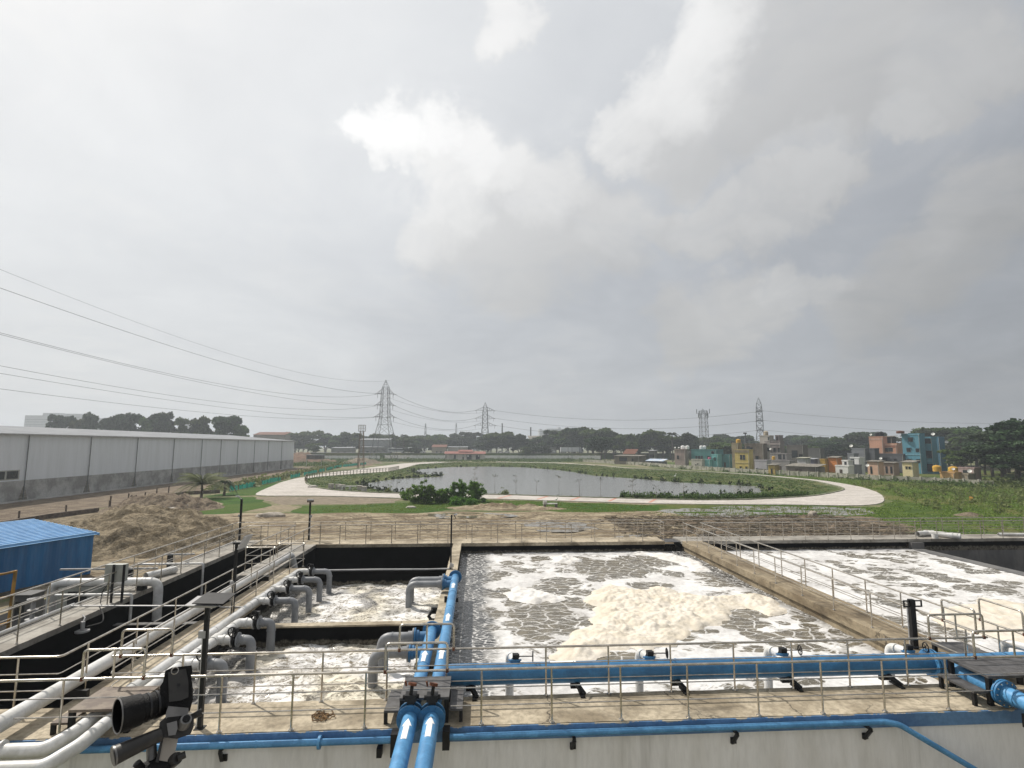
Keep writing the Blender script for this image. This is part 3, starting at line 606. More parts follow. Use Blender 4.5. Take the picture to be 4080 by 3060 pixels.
def outlet(t, x0, y, xv, xe, z, r, elbow=False, drop=1.9):
    """branch to the right: white stub, flanged valve with handwheel, grey pipe bent down into the water"""
    b = MB().tube([(x0, y, z), (xv-.07, y, z)], r*1.04, 14); b.disc((xv-.30, y, z), (1, 0, 0), r*1.2, .05, 18); b.disc((xv-.08, y, z), (1, 0, 0), r*1.55, .03, 20)
    st = b.build('branch_stub', 'white_pipe', t)
    v = MB().disc((xv, y, z), (1, 0, 0), r*1.6, .055, 22); v.tube([(xv, y, z+r*1.3), (xv, y-.02, z+r*2.3)], .03, 8); v.box(xv-.06, xv+.07, y-.07, y+.05, z+r*1.9, z+r*2.7)
    vo = v.build('valve', 'black_metal', t)
    wheel(MB(), (xv-.02, y-.16, z+r*2.1), (.15, 1, .1), .13).build('handwheel', 'black_metal', vo)
    gp = MB().disc((xv+.08, y, z), (1, 0, 0), r*1.6, .035, 22); gp.tube([(xv+.08, y, z), (xe, y, z), (xe, y, z-drop)], r, 16, fil=r*2.0, arc=6)
    gp.disc((xe-r*1.9, y, z), (1, 0, 0), r*1.1, .05, 16); gp.disc((xe, y, z-r*1.9), (0, 0, 1), r*1.1, .05, 16)
    gp.build('outlet_pipe', 'grey_pipe', t)
zB = 3.28
t = thing('air_main', 'white pipe with four valved grey outlets over the small far basin', 'pipe', (-7.5, 10.9, zB), 'white air mains')
b = MB().tube([(-17, 10.9, zB-.20), (-7.78, 10.9, zB-.18), (-7.52, 11.3, zB-.08), (-7.5, 12.2, zB), (-7.5, 23.9, zB), (-7.1, 23.9, zB)], .125, 18, fil=.13)
for y in (12.9, 14.8, 16.6, 18.4, 19.0, 20.2, 20.7, 21.7, 22.1, 23.1): b.disc((-7.5, y, zB), (0, 1, 0), .137, .05)
for y in (19.6, 21.15, 22.5): b.disc((-7.5, y, zB), (0, 1, 0), .145, .34)
for x in (-9.4, -8.5): b.disc((x, 10.9, zB-.13), (1, 0, 0), .137, .03)
b.build('main_pipe', 'white_pipe', t)
for y in (19.6, 21.15, 22.5, 23.9): outlet(t, -7.5, y, -6.95, -6.2, zB, .11)
for y in (14.0, 16.8): MB().box(-7.72, -7.3, y-.04, y+.04, 2.9, 3.16).build('pipe_saddle', 'brown_steel', t)
t = thing('air_main', 'white pipe with three valved grey outlets over the small near basin', 'pipe', (-7.12, 10.4, zB), 'white air mains')
b = MB().tube([(-17, 10.4, zB-.26), (-7.42, 10.4, zB-.22), (-7.14, 10.85, zB-.10), (-7.12, 12.2, zB), (-7.12, 17.3, zB), (-6.75, 17.3, zB)], .125, 18, fil=.13)
for y in (13.5, 14.9, 15.3, 16.5, 16.9): b.disc((-7.12, y, zB), (0, 1, 0), .137, .05)
for y in (14.2, 15.85): b.disc((-7.12, y, zB), (0, 1, 0), .145, .34)
for x in (-9.9, -8.3): b.disc((x, 10.4, zB-.16), (1, 0, 0), .137, .03)
b.build('main_pipe', 'white_pipe', t)
for y in (14.2, 15.85, 17.3): outlet(t, -7.12, y, -6.58, -6.15, zB, .12)
# white pipe stubs on the left walkway
t = thing('overflow_pipe', 'white pipe crossing the left walkway with both ends bent down', 'pipe', (-14.3, 22.35, 3.3))
b = MB().tube([(-16.2, 22.35, .1), (-16.2, 22.35, 3.32), (-12.3, 22.35, 3.32), (-12.28, 22.35, 1.9)], .16, 18, fil=.34, arc=6)
b.disc((-15.6, 22.35, 3.32), (1, 0, 0), .17, .05); b.disc((-12.9, 22.35, 3.32), (1, 0, 0), .17, .05); b.build('main_pipe', 'white_pipe', t)
MB().box(-13.1, -12.85, 22.25, 22.6, 3.0, 3.16).build('pipe_saddle', 'black_metal', t)
t = thing('pipe_offcut', 'short open white pipe piece lying on the left walkway', 'pipe', (-13.5, 24.6, 3.15))
b = MB().tube([(-13.75, 24.0, 3.15), (-13.2, 25.2, 3.15)], .15, 18, caps=False); b.tube([(-13.2, 25.2, 3.15), (-13.75, 24.0, 3.15)], .138, 18, caps=False); b.build('pipe_wall', 'white_pipe', t)
for yy, xa, nm in ((21.4, -15.4, 'thin white drain pipe with a tee handle beside the control cabinet'), (26.6, -15.6, 'thin white drain pipe crossing the far part of the left walkway')):
    t = thing('drain_pipe', nm, 'pipe', (-14, yy, 3.08), 'drain pipes over the left walkway')
    MB().tube([(xa, yy, 3.1), (-12.7, yy, 3.1), (-12.68, yy-.05, 1.6)], .05, 10, fil=.1).build('main_pipe', 'white_pipe', t)
    MB().tube([(-13.4, yy, 3.12), (-13.4, yy, 3.2)], .03, 8).tube([(-13.55, yy, 3.24), (-13.2, yy+.05, 3.18)], .012, 6).build('tee_handle', 'lamp_grey', t)
t = thing('edge_pipe', 'thin white pipe clipped along the outer edge of the left walkway', 'pipe', (-13.95, 13, 3.06))
MB().tube([(-13.95, 12, 3.07), (-13.95, 20.3, 3.07)], .055, 12).build('main_pipe', 'white_pipe', t)
MB().tube([(-14.0, 20.3, 3.04), (-14.0, 33.0, 3.04)], .03, 8).build('conduit', 'white_pipe', t)
t = thing('conduit', 'grey conduit running across the black channel at rail foot height', 'conduit', (-13.7, 19.9, 3.12))
MB().tube([(-13.8, 19.95, 3.12), (-10.2, 19.8, 3.1), (-8.9, 19.8, 3.1), (-8.7, 19.8, 3.03), (-7.7, 19.8, 3.03)], .028, 8).build('main_pipe', 'lamp_grey', t)
t = thing('conduit', 'grey conduit lying along the thin black wall behind the far basin', 'conduit', (-6.4, 25.2, 3.03))
MB().tube([(-6.6, 25.2, 3.03), (-4.5, 25.22, 3.035), (-2.2, 25.2, 3.02), (-1.2, 25.22, 3.03), (-1.12, 25.22, 3.3)], .04, 8, fil=.05).build('main_pipe', 'lamp_grey', t)

# ---- blue pipes
def arrow(mb, x, y, z, r, L=.46, wd=.19):
    """arrow sheet wrapped on the crown of a pipe that runs along y, pointing away"""
    def P(u, v):
        a = u/r; return (x+math.sin(a)*(r+.003), y+v, z+math.cos(a)*(r+.003))
    w2 = wd*.5; s2 = wd*.27; hl = L*.34
    n = 4
    for k in range(n):
        a0 = -s2+2*s2*k/n; a1 = -s2+2*s2*(k+1)/n; mb.quad(P(a0, 0), P(a1, 0), P(a1, L-hl), P(a0, L-hl))
    for k in range(6):
        a0 = -w2+2*w2*k/6; a1 = -w2+2*w2*(k+1)/6; mb.quad(P(a0, L-hl), P(a1, L-hl), P(a1, L-hl+hl*(1-abs(a1)/w2)), P(a0, L-hl+hl*(1-abs(a0)/w2)))
    return mb
def blue_main(x, y1, label, arrows, branch_ys, flange_y, grey_x, joints):
    z = 3.3; r = .15
    t = thing('blue_pipe', label, 'pipe', (x, y1, z), 'pair of blue pipes with white arrows')
    b = MB().tube([(x, 2.2, z), (x, y1, z)], r, 24)
    for y in joints: b.disc((x, y, z), (0, 1, 0), r+.008, .02, 24)
    b.build('main_pipe', 'blue_pipe', t)
    MB().disc((x, y1+.02, z), (0, 1, 0), r*1.75, .05, 26).build('end_flange', 'deep_blue_pipe', t)
    fl = MB().disc((x, flange_y, z), (0, 1, 0), r*1.75, .035, 26); fl.disc((x, flange_y+.16, z), (0, 1, 0), r*1.75, .035, 26)
    for k in range(10):
        a = 2*math.pi*k/10; fl.tube([(x+math.cos(a)*r*1.48, flange_y-.05, z+math.sin(a)*r*1.48), (x+math.cos(a)*r*1.48, flange_y+.21, z+math.sin(a)*r*1.48)], .012, 6)
    f = fl.build('flange', 'deep_blue_pipe', t)
    v = MB().disc((x, flange_y+.08, z), (0, 1, 0), r*1.5, .10, 22); v.box(x-.07, x+.07, flange_y+.02, flange_y+.16, z+r, z+r*2.1)
    v.box(x-.11, x+.11, flange_y+.0, flange_y+.20, z+r*2.1, z+r*2.9); v.tube([(x-.16, flange_y+.08, z+r*2.5), (x+.16, flange_y+.1, z+r*2.5)], .045, 10)
    v.tube([(x, flange_y+.05, z+r*2.9), (x+.02, flange_y+.05, z+r*3.9)], .035, 8)
    vo = v.build('valve', 'black_metal', t)
    MB().disc((x+.02, flange_y+.12, z+r*4.0), (.2, .3, 1), .085, .05, 12).tube([(x-.1, flange_y+.12, z+r*3.8), (x-.12, flange_y+.12, z+r*4.4)], .02, 8).build('rusty_cap', 'rust', vo)
    for y in arrows: arrow(MB(), x, y, z, r, .70).build('arrow_marking', 'white_paint', t, False, 'white arrow pointing away')
    for y in branch_ys:
        s = MB().tube([(x, y, z), (x-.42, y, z-.01)], [r*.95, r*.9], 16); s.disc((x-.42, y, z), (1, 0, 0), r*1.55, .035, 22).disc((x-.36, y, z), (1, 0, 0), r*1.15, .08, 18)
        s.build('branch_stub', 'deep_blue_pipe', t)
        gp = MB().disc((x-.47, y, z), (1, 0, 0), r*1.5, .04, 22); gp.tube([(x-.47, y, z), (grey_x, y, z), (grey_x, y, 2.0)], .125, 18, fil=.27, arc=6)
        gp.disc((grey_x+.3, y, z), (1, 0, 0), .135, .03, 18); gp.disc((grey_x, y, z-.3), (0, 0, 1), .135, .03, 18); gp.disc((x-.56, y, z), (1, 0, 0), .15, .12, 18)
        gp.build('outlet_pipe', 'grey_pipe', t)
    return t
t = blue_main(-.83, 22.5, 'long right hand blue pipe with white arrows along the divider wall', (10.25, 13.75, 16.6, 20.3), (21.45, 22.1), 11.14, -2.55, (6.5, 9, 14.9, 18.1, 19.9))
for y, x0, x1 in ((20.1, -1.12, -.62), (17.2, -1.62, -.66), (14.15, -1.5, -.66)):
    MB().box(x0, x1, y-.04, y+.04, 3.005, 3.14).box(x0, x0+.1, y-.05, y+.05, 3.0, 3.2).build('pipe_saddle', 'black_metal', t)
t = blue_main(-1.25, 16.2, 'shorter left hand blue pipe ending above the small near basin', (10.2, 13.6), (14.6, 15.75), 11.18, -2.6, (6.5, 9, 13.6, 14.9))
MB().box(-1.62, -1.35, 13.3, 13.38, 3.0, 3.2).build('pipe_saddle', 'black_metal', t)
# big blue header along the front walkway
t = thing('blue_header_pipe', 'big blue header pipe along the front walkway with four handwheel valves', 'pipe', (-.4, 12.98, 3.36))
zh, yh, rh = 3.37, 13.0, .225
b = MB().tube([(-.62, yh, zh), (11.5, yh, zh)], rh, 28)
for x in (0, 2.3, 4.75, 7.2, 9.7): b.disc((x, yh, zh), (1, 0, 0), rh+.008, .022, 28)
b.build('main_pipe', 'deep_blue_pipe', t)
for x, L in ((1.75, .6), (7.2, .6), (9.95, .6)): MB().box(x, x+L, yh-.045, yh+.045, zh+rh+.001, zh+rh+.006).build('paint_mark', 'white_paint', t, False, 'white painted stripe on top of the pipe')
for x in (0, 2.42, 4.8, 7.49, 9.95):
    a = MB().box(-.05, .05, -.08, .3, 0, .035)
    a.v = [(v[0]+x, v[1]+12.6, v[2]+3.0) for v in a.v]; a.beam((x-.14, 12.98, 3.22), (x+.05, 12.62, 3.03), .085); a.box(x-.2, x+.02, 12.95, 13.05, 3.02, 3.16)
    a.build('support_bracket', 'black_metal', t)
for x in (.82, 4.02, 7.3, 10.5):
    s = MB().tube([(x+.12, yh, zh), (x+.12, yh+.1, zh+rh+.02)], .12, 18); s.disc((x+.12, yh+.12, zh+rh+.02), (0, .3, 1), .15, .03, 20); s.build('branch_stub', 'deep_blue_pipe', t)
    vo = MB().box(x+.06, x+.2, yh+.04, yh+.18, zh+rh+.04, zh+rh+.16).disc((x+.14, yh+.1, zh+rh+.12), (1, 0, 0), .045, .15, 14).tube([(x+.2, yh+.1, zh+rh+.11), (x+.52, yh+.06, zh+rh+.12)], .012, 6).build('valve', 'black_metal', t)
    wheel(MB(), (x+.53, yh+.06, zh+rh+.12), (1, -.12, 0), .105).build('handwheel', 'black_metal', vo)
    wp = MB().tube([(x+.12, yh+.2, zh+rh-.02), (x+.02, yh+.62, zh+rh-.02), (x+.02, yh+.66, 2.0)], .1, 16, fil=.2, arc=6); wp.disc((x+.05, yh+.42, zh+rh-.02), (0, 1, 0), .108, .04, 16)
    wp.build('outlet_pipe', 'white_pipe', t)
b = MB().disc((11.05, yh, zh), (1, 0, 0), rh+.09, .04, 26).disc((11.13, yh, zh), (1, 0, 0), rh+.09, .04, 26)
for k in range(12):
    a = 2*math.pi*k/12; b.tube([(11.0, yh+math.cos(a)*(rh+.05), zh+math.sin(a)*(rh+.05)), (11.18, yh+math.cos(a)*(rh+.05), zh+math.sin(a)*(rh+.05))], .014, 6)
b.build('flange', 'blue_pipe', t)
# blue feed pipe on the right
t = thing('blue_feed_pipe', 'blue pipe with bolted flange passing under the right hand steel platform', 'pipe', (11.5, 11.4, 3.3))
b = MB().tube([(11.46, 2.2, 3.3), (11.46, 12.8, 3.3)], .165, 24); b.disc((11.46, 11.25, 3.3), (0, 1, 0), .18, .06, 24).disc((11.46, 10.8, 3.3), (0, 1, 0), .175, .04, 24); b.build('main_pipe', 'blue_pipe', t)
fl = MB().disc((11.46, 11.5, 3.3), (0, 1, 0), .275, .04, 28).disc((11.46, 11.56, 3.3), (0, 1, 0), .275, .04, 28)
fo = fl.build('flange', 'deep_blue_pipe', t)
bl = MB()
for k in range(12):
    a = 2*math.pi*k/12; bl.disc((11.46+math.cos(a)*.235, 11.465, 3.3+math.sin(a)*.235), (0, 1, 0), .017, .03, 6)
bl.build('bolt', 'steel', fo)
MB().box(11.3, 11.62, 10.95, 11.05, 2.86, 3.12).build('pipe_saddle', 'black_metal', t)
t = thing('blue_header_pipe', 'blue pipe continuing right beyond the platforms behind the railing', 'pipe', (12, 13.0, 3.37))
MB().tube([(11.52, 13.0, zh), (20, 13.0, zh)], .2, 24).build('main_pipe', 'blue_pipe', t)
wp = MB().tube([(13.95, 13.3, 3.55), (13.75, 13.75, 3.55), (13.75, 13.8, 2.0)], .1, 16, fil=.2, arc=6); wp.tube([(13.95, 13.3, 3.55), (14.8, 13.2, 3.52)], .1, 14); wp.build('outlet_pipe', 'white_pipe', t)
# slim blue pipe on brackets on the front wall
t = thing('blue_wall_pipe', 'slim blue pipe on black brackets along the top of the white front wall', 'pipe', (0, 11.33, 2.88))
b = MB().tube([(-9, 11.33, 2.86), (-1.62, 11.33, 2.86)], .062, 14); b.disc((-3.0, 11.33, 2.86), (1, 0, 0), .12, .05, 18); b.disc((-4.2, 11.33, 2.86), (1, 0, 0), .067, .03, 14)
b.tube([(-.55, 11.33, 2.88), (8.55, 11.33, 2.90), (8.85, 11.31, 2.84), (10.6, 11.1, 1.83), (12.4, 10.9, .8)], .058, 14, fil=.08)
for x in (1.5, 4.6, 7.0): b.disc((x, 11.33, 2.885), (1, 0, 0), .064, .02, 14)
b.build('main_pipe', 'blue_pipe', t)
for x in (-4.85, 2.0, 5.35, 8.2): MB().box(x-.03, x+.03, 11.28, 11.5, 2.76, 2.80).beam((x, 11.29, 2.77), (x-.03, 11.47, 2.52), .06).box(x-.06, x+.06, 11.47, 11.5, 2.5, 2.62).build('support_bracket', 'black_metal', t)
MB().box(-1.9, -1.8, 11.3, 11.46, 2.55, 2.72).build('support_bracket', 'black_metal', t)
MB().box(-1.62, -1.4, 11.2, 11.46, 2.6, 3.02).build('cover_box', 'black_metal', t); MB().box(-.62, -.48, 11.2, 11.46, 2.7, 3.04).build('cover_box', 'black_metal', t)

# ================================================================== STEEL STEPS OVER THE PIPES
def platform(label, x0, x1, y0, y1, z, steps, m='dark_steel', group=None):
    t = thing('step_platform', label, 'platform', ((x0+x1)/2, (y0+y1)/2, T), group)
    MB().box(x0, x1, y0, y1, z-.05, z).build('top_plate', m, t, False)
    for x in (x0+.05, x1-.05):
        for y in (y0+.05, y1-.05): MB().box(x-.045, x+.045, y-.045, y+.045, T, z-.051).build('leg', 'black_metal', t, False)
    for (a, b_, zs) in steps:
        s = MB().box(a, b_, y0+.02, y1-.08, zs-.04, zs).build('step', m, t, False)
        for y in (y0+.06, y1-.14):
            for x in ((a+.035,) if a < x0 else (b_-.035,)): MB().box(x-.035, x+.035, y-.035, y+.035, T, zs-.041).build('leg', 'black_metal', s, False)
    return t
platform('dark chequered steel platform with side steps over the twin blue pipes', -1.52, -.52, 11.62, 12.62, 3.5, ((-1.83, -1.53, 3.26), (-.51, -.24, 3.26)))
platform('large steel platform with a low step over the blue feed pipe at the right', 11.2, 13.0, 11.62, 12.66, 3.62, ((10.86, 11.19, 3.3), ))
platform('dark steel platform on the brown walkway beyond the blue header pipe', 12.42, 13.3, 13.35, 14.5, 3.3, ())
platform('rusty brown step platform over the two white pipes by the camera', -7.9, -6.75, 11.6, 12.6, 3.46, ((-8.22, -7.91, 3.22), ), 'brown_steel')

# ================================================================== POLES, LAMPS, CABINET
def lamp_pole(label, x, y, h, head, cw=.035, white_to=1.2, side=-1):
    t = thing('solar_lamp', label, 'street lamp', (x, y, T), 'solar lamps on the walkways')
    b = MB().box(x-cw, x+cw, y-cw, y+cw, T+.01, T+h); b.box(x-.09, x+.09, y-.09, y+.09, T, T+.012); b.build('pole', 'black_metal', t, False)
    cx = x+side*.06
    MB().tube([(cx+side*.03, y, T+.02), (cx, y, T+.1), (cx, y, T+white_to)], .016, 8).build('conduit', 'white_pipe', t)
    MB().box(cx-.07, cx+.07, y-.05, y+.04, T+white_to, T+white_to+.14).build('junction_box', 'lamp_grey', t)
    head(t, x, y, T+h); return t
def flat_head(t, x, y, z):
    b = MB(); 
    b.add([(x-.36, y-.22, z+.05), (x+.30, y-.22, z+.03), (x+.34, y+.22, z+.10), (x-.32, y+.22, z+.12), (x-.26, y-.16, z-.01), (x+.2, y-.16, z-.02), (x+.24, y+.16, z+.02), (x-.22, y+.16, z+.03)],
          [(0, 1, 2, 3), (4, 7, 6, 5), (0, 4, 5, 1), (1, 5, 6, 2), (2, 6, 7, 3), (3, 7, 4, 0)])
    b.build('lamp_head', 'lamp_grey', t, False)
    MB().add([(x-.2, y-.24, z+.085), (x+.4, y-.24, z+.065), (x+.44, y+.26, z+.14), (x-.16, y+.26, z+.16), (x-.2, y-.24, z+.10), (x+.4, y-.24, z+.08), (x+.44, y+.26, z+.155), (x-.16, y+.26, z+.175)],
             [(3, 2, 1, 0), (4, 5, 6, 7), (0, 1, 5, 4), (1, 2, 6, 5), (2, 3, 7, 6), (3, 0, 4, 7)]).build('solar_panel', 'black_metal', t, False)
def tilt_head(t, x, y, z):
    MB().box(x-.1, x+.12, y-.06, y+.06, z-.02, z+.04).build('bracket', 'black_metal', t, False)
    MB().add([(x+.1, y-.2, z-.15), (x+.18, y+.22, z-.15), (x+.42, y+.2, z+.28), (x+.32, y-.22, z+.28), (x+.12, y-.2, z-.17), (x+.2, y+.22, z-.17), (x+.44, y+.2, z+.26), (x+.34, y-.22, z+.26)],
             [(0, 1, 2, 3), (7, 6, 5, 4), (0, 4, 5, 1), (1, 5, 6, 2), (2, 6, 7, 3), (3, 7, 4, 0)]).build('solar_panel', 'lamp_grey', t, False)
def box_head(t, x, y, z):
    MB().box(x-.17, x+.17, y-.1, y+.14, z-.02, z+.08).build('lamp_head', 'brown_steel', t, False)
    MB().box(x-.17, x+.17, y-.11, y+.12, z+.082, z+.16).build('solar_panel', 'lamp_grey', t, False)
def arm_head(t, x, y, z):
    MB().tube([(x-.02, y, z), (x+.12, y, z), (x+.2, y, z-.16)], .02, 6).build('bracket', 'black_metal', t)
    MB().box(x+.1, x+.26, y-.12, y+.12, z+.0, z+.02).build('solar_panel', 'solar_glass', t, False)
def drop_head(t, x, y, z):
    MB().tube([(x, y, z-.02), (x-.16, y, z+.1), (x-.3, y, z+.17)], .03, 6).box(x-.36, x-.14, y-.08, y+.08, z+.14, z+.18).build('lamp_head', 'lamp_grey', t)
lamp_pole('black pole on the front walkway behind the camera rig with a wide flat solar lamp', -5.45, 11.72, 2.36, flat_head, .04, 1.72)
lamp_pole('black pole with upward tilted solar panel between the two walkway rails', -8.05, 19.05, 2.3, tilt_head, .04, .95)
lamp_pole('thin black lamp pole at the far end of the divider wall', -1.14, 25.25, 2.42, arm_head, .035, .1, 1)
lamp_pole('black pole with square brown lamp head on the far walkway', -9.95, 33.35, 2.22, box_head, .045, 1.3, 1)
lamp_pole('short lamp pole with white conduit at the far left corner of the walkways', -14.0, 33.45, 2.4, drop_head, .05, 1.35)
t = thing('instrument_post', 'thick black post with an open black frame on top beside the brown walkway', 'post', (12.28, 14.91, T))
MB().box(12.2, 12.34, 14.84, 14.96, T, 4.32).build('pole', 'black_metal', t, False)
for (a, c) in ((12.02, 12.2), (12.34, 12.56)):
    b = MB()
    for q in ((a, c, 4.12, 4.15), (a, c, 4.27, 4.30), (a, a+.025, 4.12, 4.3), (c-.025, c, 4.12, 4.3)): b.box(q[0], q[1], 14.86, 14.9, q[2], q[3])
    b.build('frame', 'black_metal', t, False)
MB().tube([(12.13, 14.9, T), (12.13, 14.9, 4.12)], .014, 6).build('conduit', 'lamp_grey', t)
t = thing('control_cabinet', 'grey control cabinet on two black legs on the left walkway', 'cabinet', (-12.9, 21, T))
MB().box(-13.32, -12.66, 20.75, 21.0, 3.7, 4.3).build('cabinet_box', 'cabinet', t, False)
for x in (-12.98, -12.62): MB().box(x-.03, x+.03, 20.66, 20.72, T, 4.32).build('leg', 'black_metal', t, False)
MB().tube([(-13.1, 20.75, 3.75), (-13.25, 20.6, 3.4), (-13.15, 20.4, 3.05), (-12.9, 20.2, 3.02)], .015, 6, fil=.1).build('cable', 'black_metal', t)
t = thing('level_sensor', 'small grey level sensor hanging over the edge of the black channel', 'sensor', (-12.7, 18.9, 2.8))
MB().tube([(-12.7, 18.95, 2.9), (-12.7, 18.95, 2.65)], .06, 12).disc((-12.7, 18.95, 2.6), (0, 0, 1), .2, .05, 18).tube([(-12.9, 19.2, 3.03), (-12.75, 19.1, 2.98), (-12.7, 18.97, 2.9)], .02, 6).build('sensor_body', 'lamp_grey', t)
MB().tube([(-12.85, 19.9, 3.1), (-12.5, 19.6, 2.9), (-12.3, 19.3, 2.75), (-12.6, 19.0, 2.72)], .02, 6, fil=.15).build('cable', 'black_metal', t)
t = thing('pipe_clamp', 'black steel clamp bolted to the left face of the divider wall', 'clamp', (-1.6, 19.7, 2.7))
MB().box(-1.55, -1.33, 19.6, 19.75, 2.75, 2.95).tube([(-1.48, 19.6, 2.9), (-1.62, 19.5, 2.7), (-1.42, 19.4, 2.5)], .06, 8).box(-1.6, -1.33, 19.3, 19.45, 2.45, 2.65).build('clamp_body', 'black_metal', t)
# tangle of rope
rg = random.Random(5); b = MB()
for k in range(9):
    c = (-3.2+rg.uniform(-.2, .28), 12.05+rg.uniform(-.13, .13)); R1 = rg.uniform(.06, .19); R2 = R1*rg.uniform(.4, .9); th = rg.uniform(0, 3)
    pts = []
    for i in range(16):
        a = 2*math.pi*i/16; x, y = R1*math.cos(a)+rg.uniform(-.02, .02), R2*math.sin(a)+rg.uniform(-.02, .02)
        pts.append((c[0]+x*math.cos(th)-y*math.sin(th), c[1]+x*math.sin(th)+y*math.cos(th), T+.015+rg.uniform(0, .035)))
    b.tube(pts, .011, 5, closed=True)
tag(b.build('rope', 'rope'), 'tangled brown rope lying on the sunlit front walkway', 'rope')
# pipes lying on the far walkway
def lying(label, a, b_, r):
    t = thing('pipe_offcut', label, 'pipe', a, 'pipes left on the far walkway')
    MB().tube([a, b_], r, 18, caps=False).tube([b_, a], r*.9, 18, caps=False).build('pipe_wall', 'white_pipe', t)
lying('white pipe lying at an angle on the far walkway, its open end facing the camera', (28.4, 33.0, 3.17), (29.55, 31.6, 3.17), .17)
lying('white pipe lying behind the angled one on the far walkway', (27.6, 32.6, 3.17), (29.0, 33.0, 3.17), .165)
lying('short upright white pipe ring on the far walkway', (28.2, 31.95, 3.0), (28.2, 31.97, 3.26), .17)
lying('white pipe at the right end of the far walkway', (33.0, 32.6, 3.1), (36, 32.3, 3.1), .1)

# ================================================================== STUFF BESIDE THE TANK
t = thing('site_shed', 'bright blue corrugated metal shed with a sloping light blue roof', 'shed', (-25.1, 37.7, 0))
d1 = Vector((1.87, 4.7, 0)).normalized(); d2 = Vector((-4.7, 1.87, 0)).normalized(); O = Vector((-25.1, 37.7, 0))
def W(a, b_, z): q = O-d1*a+d2*b_; return (q.x, q.y, z)
L_, D_ = 20.0, 6.2
wl = MB(); n = 120
# corrugated near wall
prof = [(i*L_/n, .025*(1 if (i//2) % 2 else -1)) for i in range(n+1)]
for i in range(n):
    a0, e0 = prof[i]; a1, e1 = prof[i+1]; wl.quad(W(a0, e0, .25), W(a1, e1, .25), W(a1, e1, 2.72), W(a0, e0, 2.72))
wl.quad(W(0, .03, .25), W(0, D_, .25), W(0, D_, 3.3), W(0, .03, 2.72)); wl.quad(W(L_, .03, .25), W(L_, D_, .25), W(L_, D_, 3.3), W(L_, .03, 2.72)); wl.quad(W(0, D_, .25), W(L_, D_, .25), W(L_, D_, 3.3), W(0, D_, 3.3))
wl.build('wall', 'shed_blue', t, False)
rf = MB(); n = 17
for i in range(n):
    c0 = -.15+(D_+.25)*i/n; c1 = c0+(D_+.25)/n*.55; c2_ = -.15+(D_+.25)*(i+1)/n; zz = lambda c: 2.74+(c+.15)*.092
    S_ = [(c0, 0), (c0+(c2_-c0)*.45, 0), (c0+(c2_-c0)*.52, .13), (c0+(c2_-c0)*.86, .13), (c2_, 0)]
    for (u0, k0), (u1, k1) in zip(S_[:-1], S_[1:]): rf.quad(W(-.2, u0, zz(u0)+k0), W(L_, u0, zz(u0)+k0), W(L_, u1, zz(u1)+k1), W(-.2, u1, zz(u1)+k1))
rf.build('roof', 'roof_blue', t, False)
fb = MB(); fb.add([W(-.25, -.2, 2.66), W(-.2, -.2, 2.66), W(-.2, D_+.1, 3.25), W(-.25, D_+.1, 3.25), W(-.25, -.2, 2.82), W(-.2, -.2, 2.82), W(-.2, D_+.1, 3.42), W(-.25, D_+.1, 3.42)], [(0, 1, 2, 3), (7, 6, 5, 4), (0, 4, 5, 1), (1, 5, 6, 2), (2, 6, 7, 3), (3, 7, 4, 0)])
fb.build('fascia_board', 'roof_blue', t, False)
MB().add([W(-.02, 0.06, 0), W(L_, 0.06, 0), W(L_, D_, 0), W(-.02, D_, 0), W(-.02, 0.06, .25), W(L_, 0.06, .25), W(L_, D_, .25), W(-.02, D_, .25)], [(3, 2, 1, 0), (4, 5, 6, 7), (0, 1, 5, 4), (1, 2, 6, 5), (2, 3, 7, 6), (3, 0, 4, 7)]).build('base_frame', 'fascia', t, False)
t = thing('yellow_ladder_cage', 'yellow painted steel ladder cage at the left edge below the blue shed', 'ladder', (-19.2, 24, 0))
b = MB()
for x in (-20.3, -19.0): b.beam((x, 24, 0), (x+.08, 24, 3.45), .09)
for z in (1.4, 2.45, 3.4): b.tube([(-20.3, 24.0, z), (-20.2, 23.5, z), (-19.6, 23.3, z), (-19.05, 23.5, z), (-18.95, 24.0, z)], .05, 6, fil=.2)
b.build('cage', 'yellow_paint', t)
for i, (x, y, w_, d_, h_, l) in enumerate(((-18.6, 27.6, 1.9, .9, 2.1, 'pale grey equipment cabinet under the white overflow pipe'), (-16.7, 27.9, 1.5, .8, 1.9, 'pale grey cabinet with a dark window near the left walkway'), (-20.8, 27.2, .9, .8, 1.7, 'dark grey cabinet beside the yellow ladder cage'))):
    t = thing('equipment_cabinet', l, 'cabinet', (x, y, 0)); MB().box(x-w_/2, x+w_/2, y-d_/2, y+d_/2, .15, h_).box(x-w_/2-.05, x+w_/2+.05, y-d_/2-.05, y+d_/2+.05, h_+.001, h_+.06).build('housing', 'cabinet' if i < 2 else 'basin_wall', t, False)
    MB().box(x-w_*.2, x+w_*.25, y-d_/2-.02, y-d_/2-.002, h_*.5, h_*.85).build('door_panel', 'window_dark', t, False)
t = thing('valve_stand', 'dark valve assembly standing on the ground below the left railing', 'valve', (-19.6, 26, 0))
MB().tube([(-19.6, 26, 0), (-19.6, 26, 1.7)], .09, 10).disc((-19.6, 26, .9), (0, 0, 1), .25, .08).disc((-19.6, 26, 1.3), (0, 0, 1), .2, .06).build('valve_body', 'lamp_grey', t)
wheel(MB(), (-19.6, 26, 1.78), (0, 0, 1), .22).build('handwheel', 'lamp_grey', t)
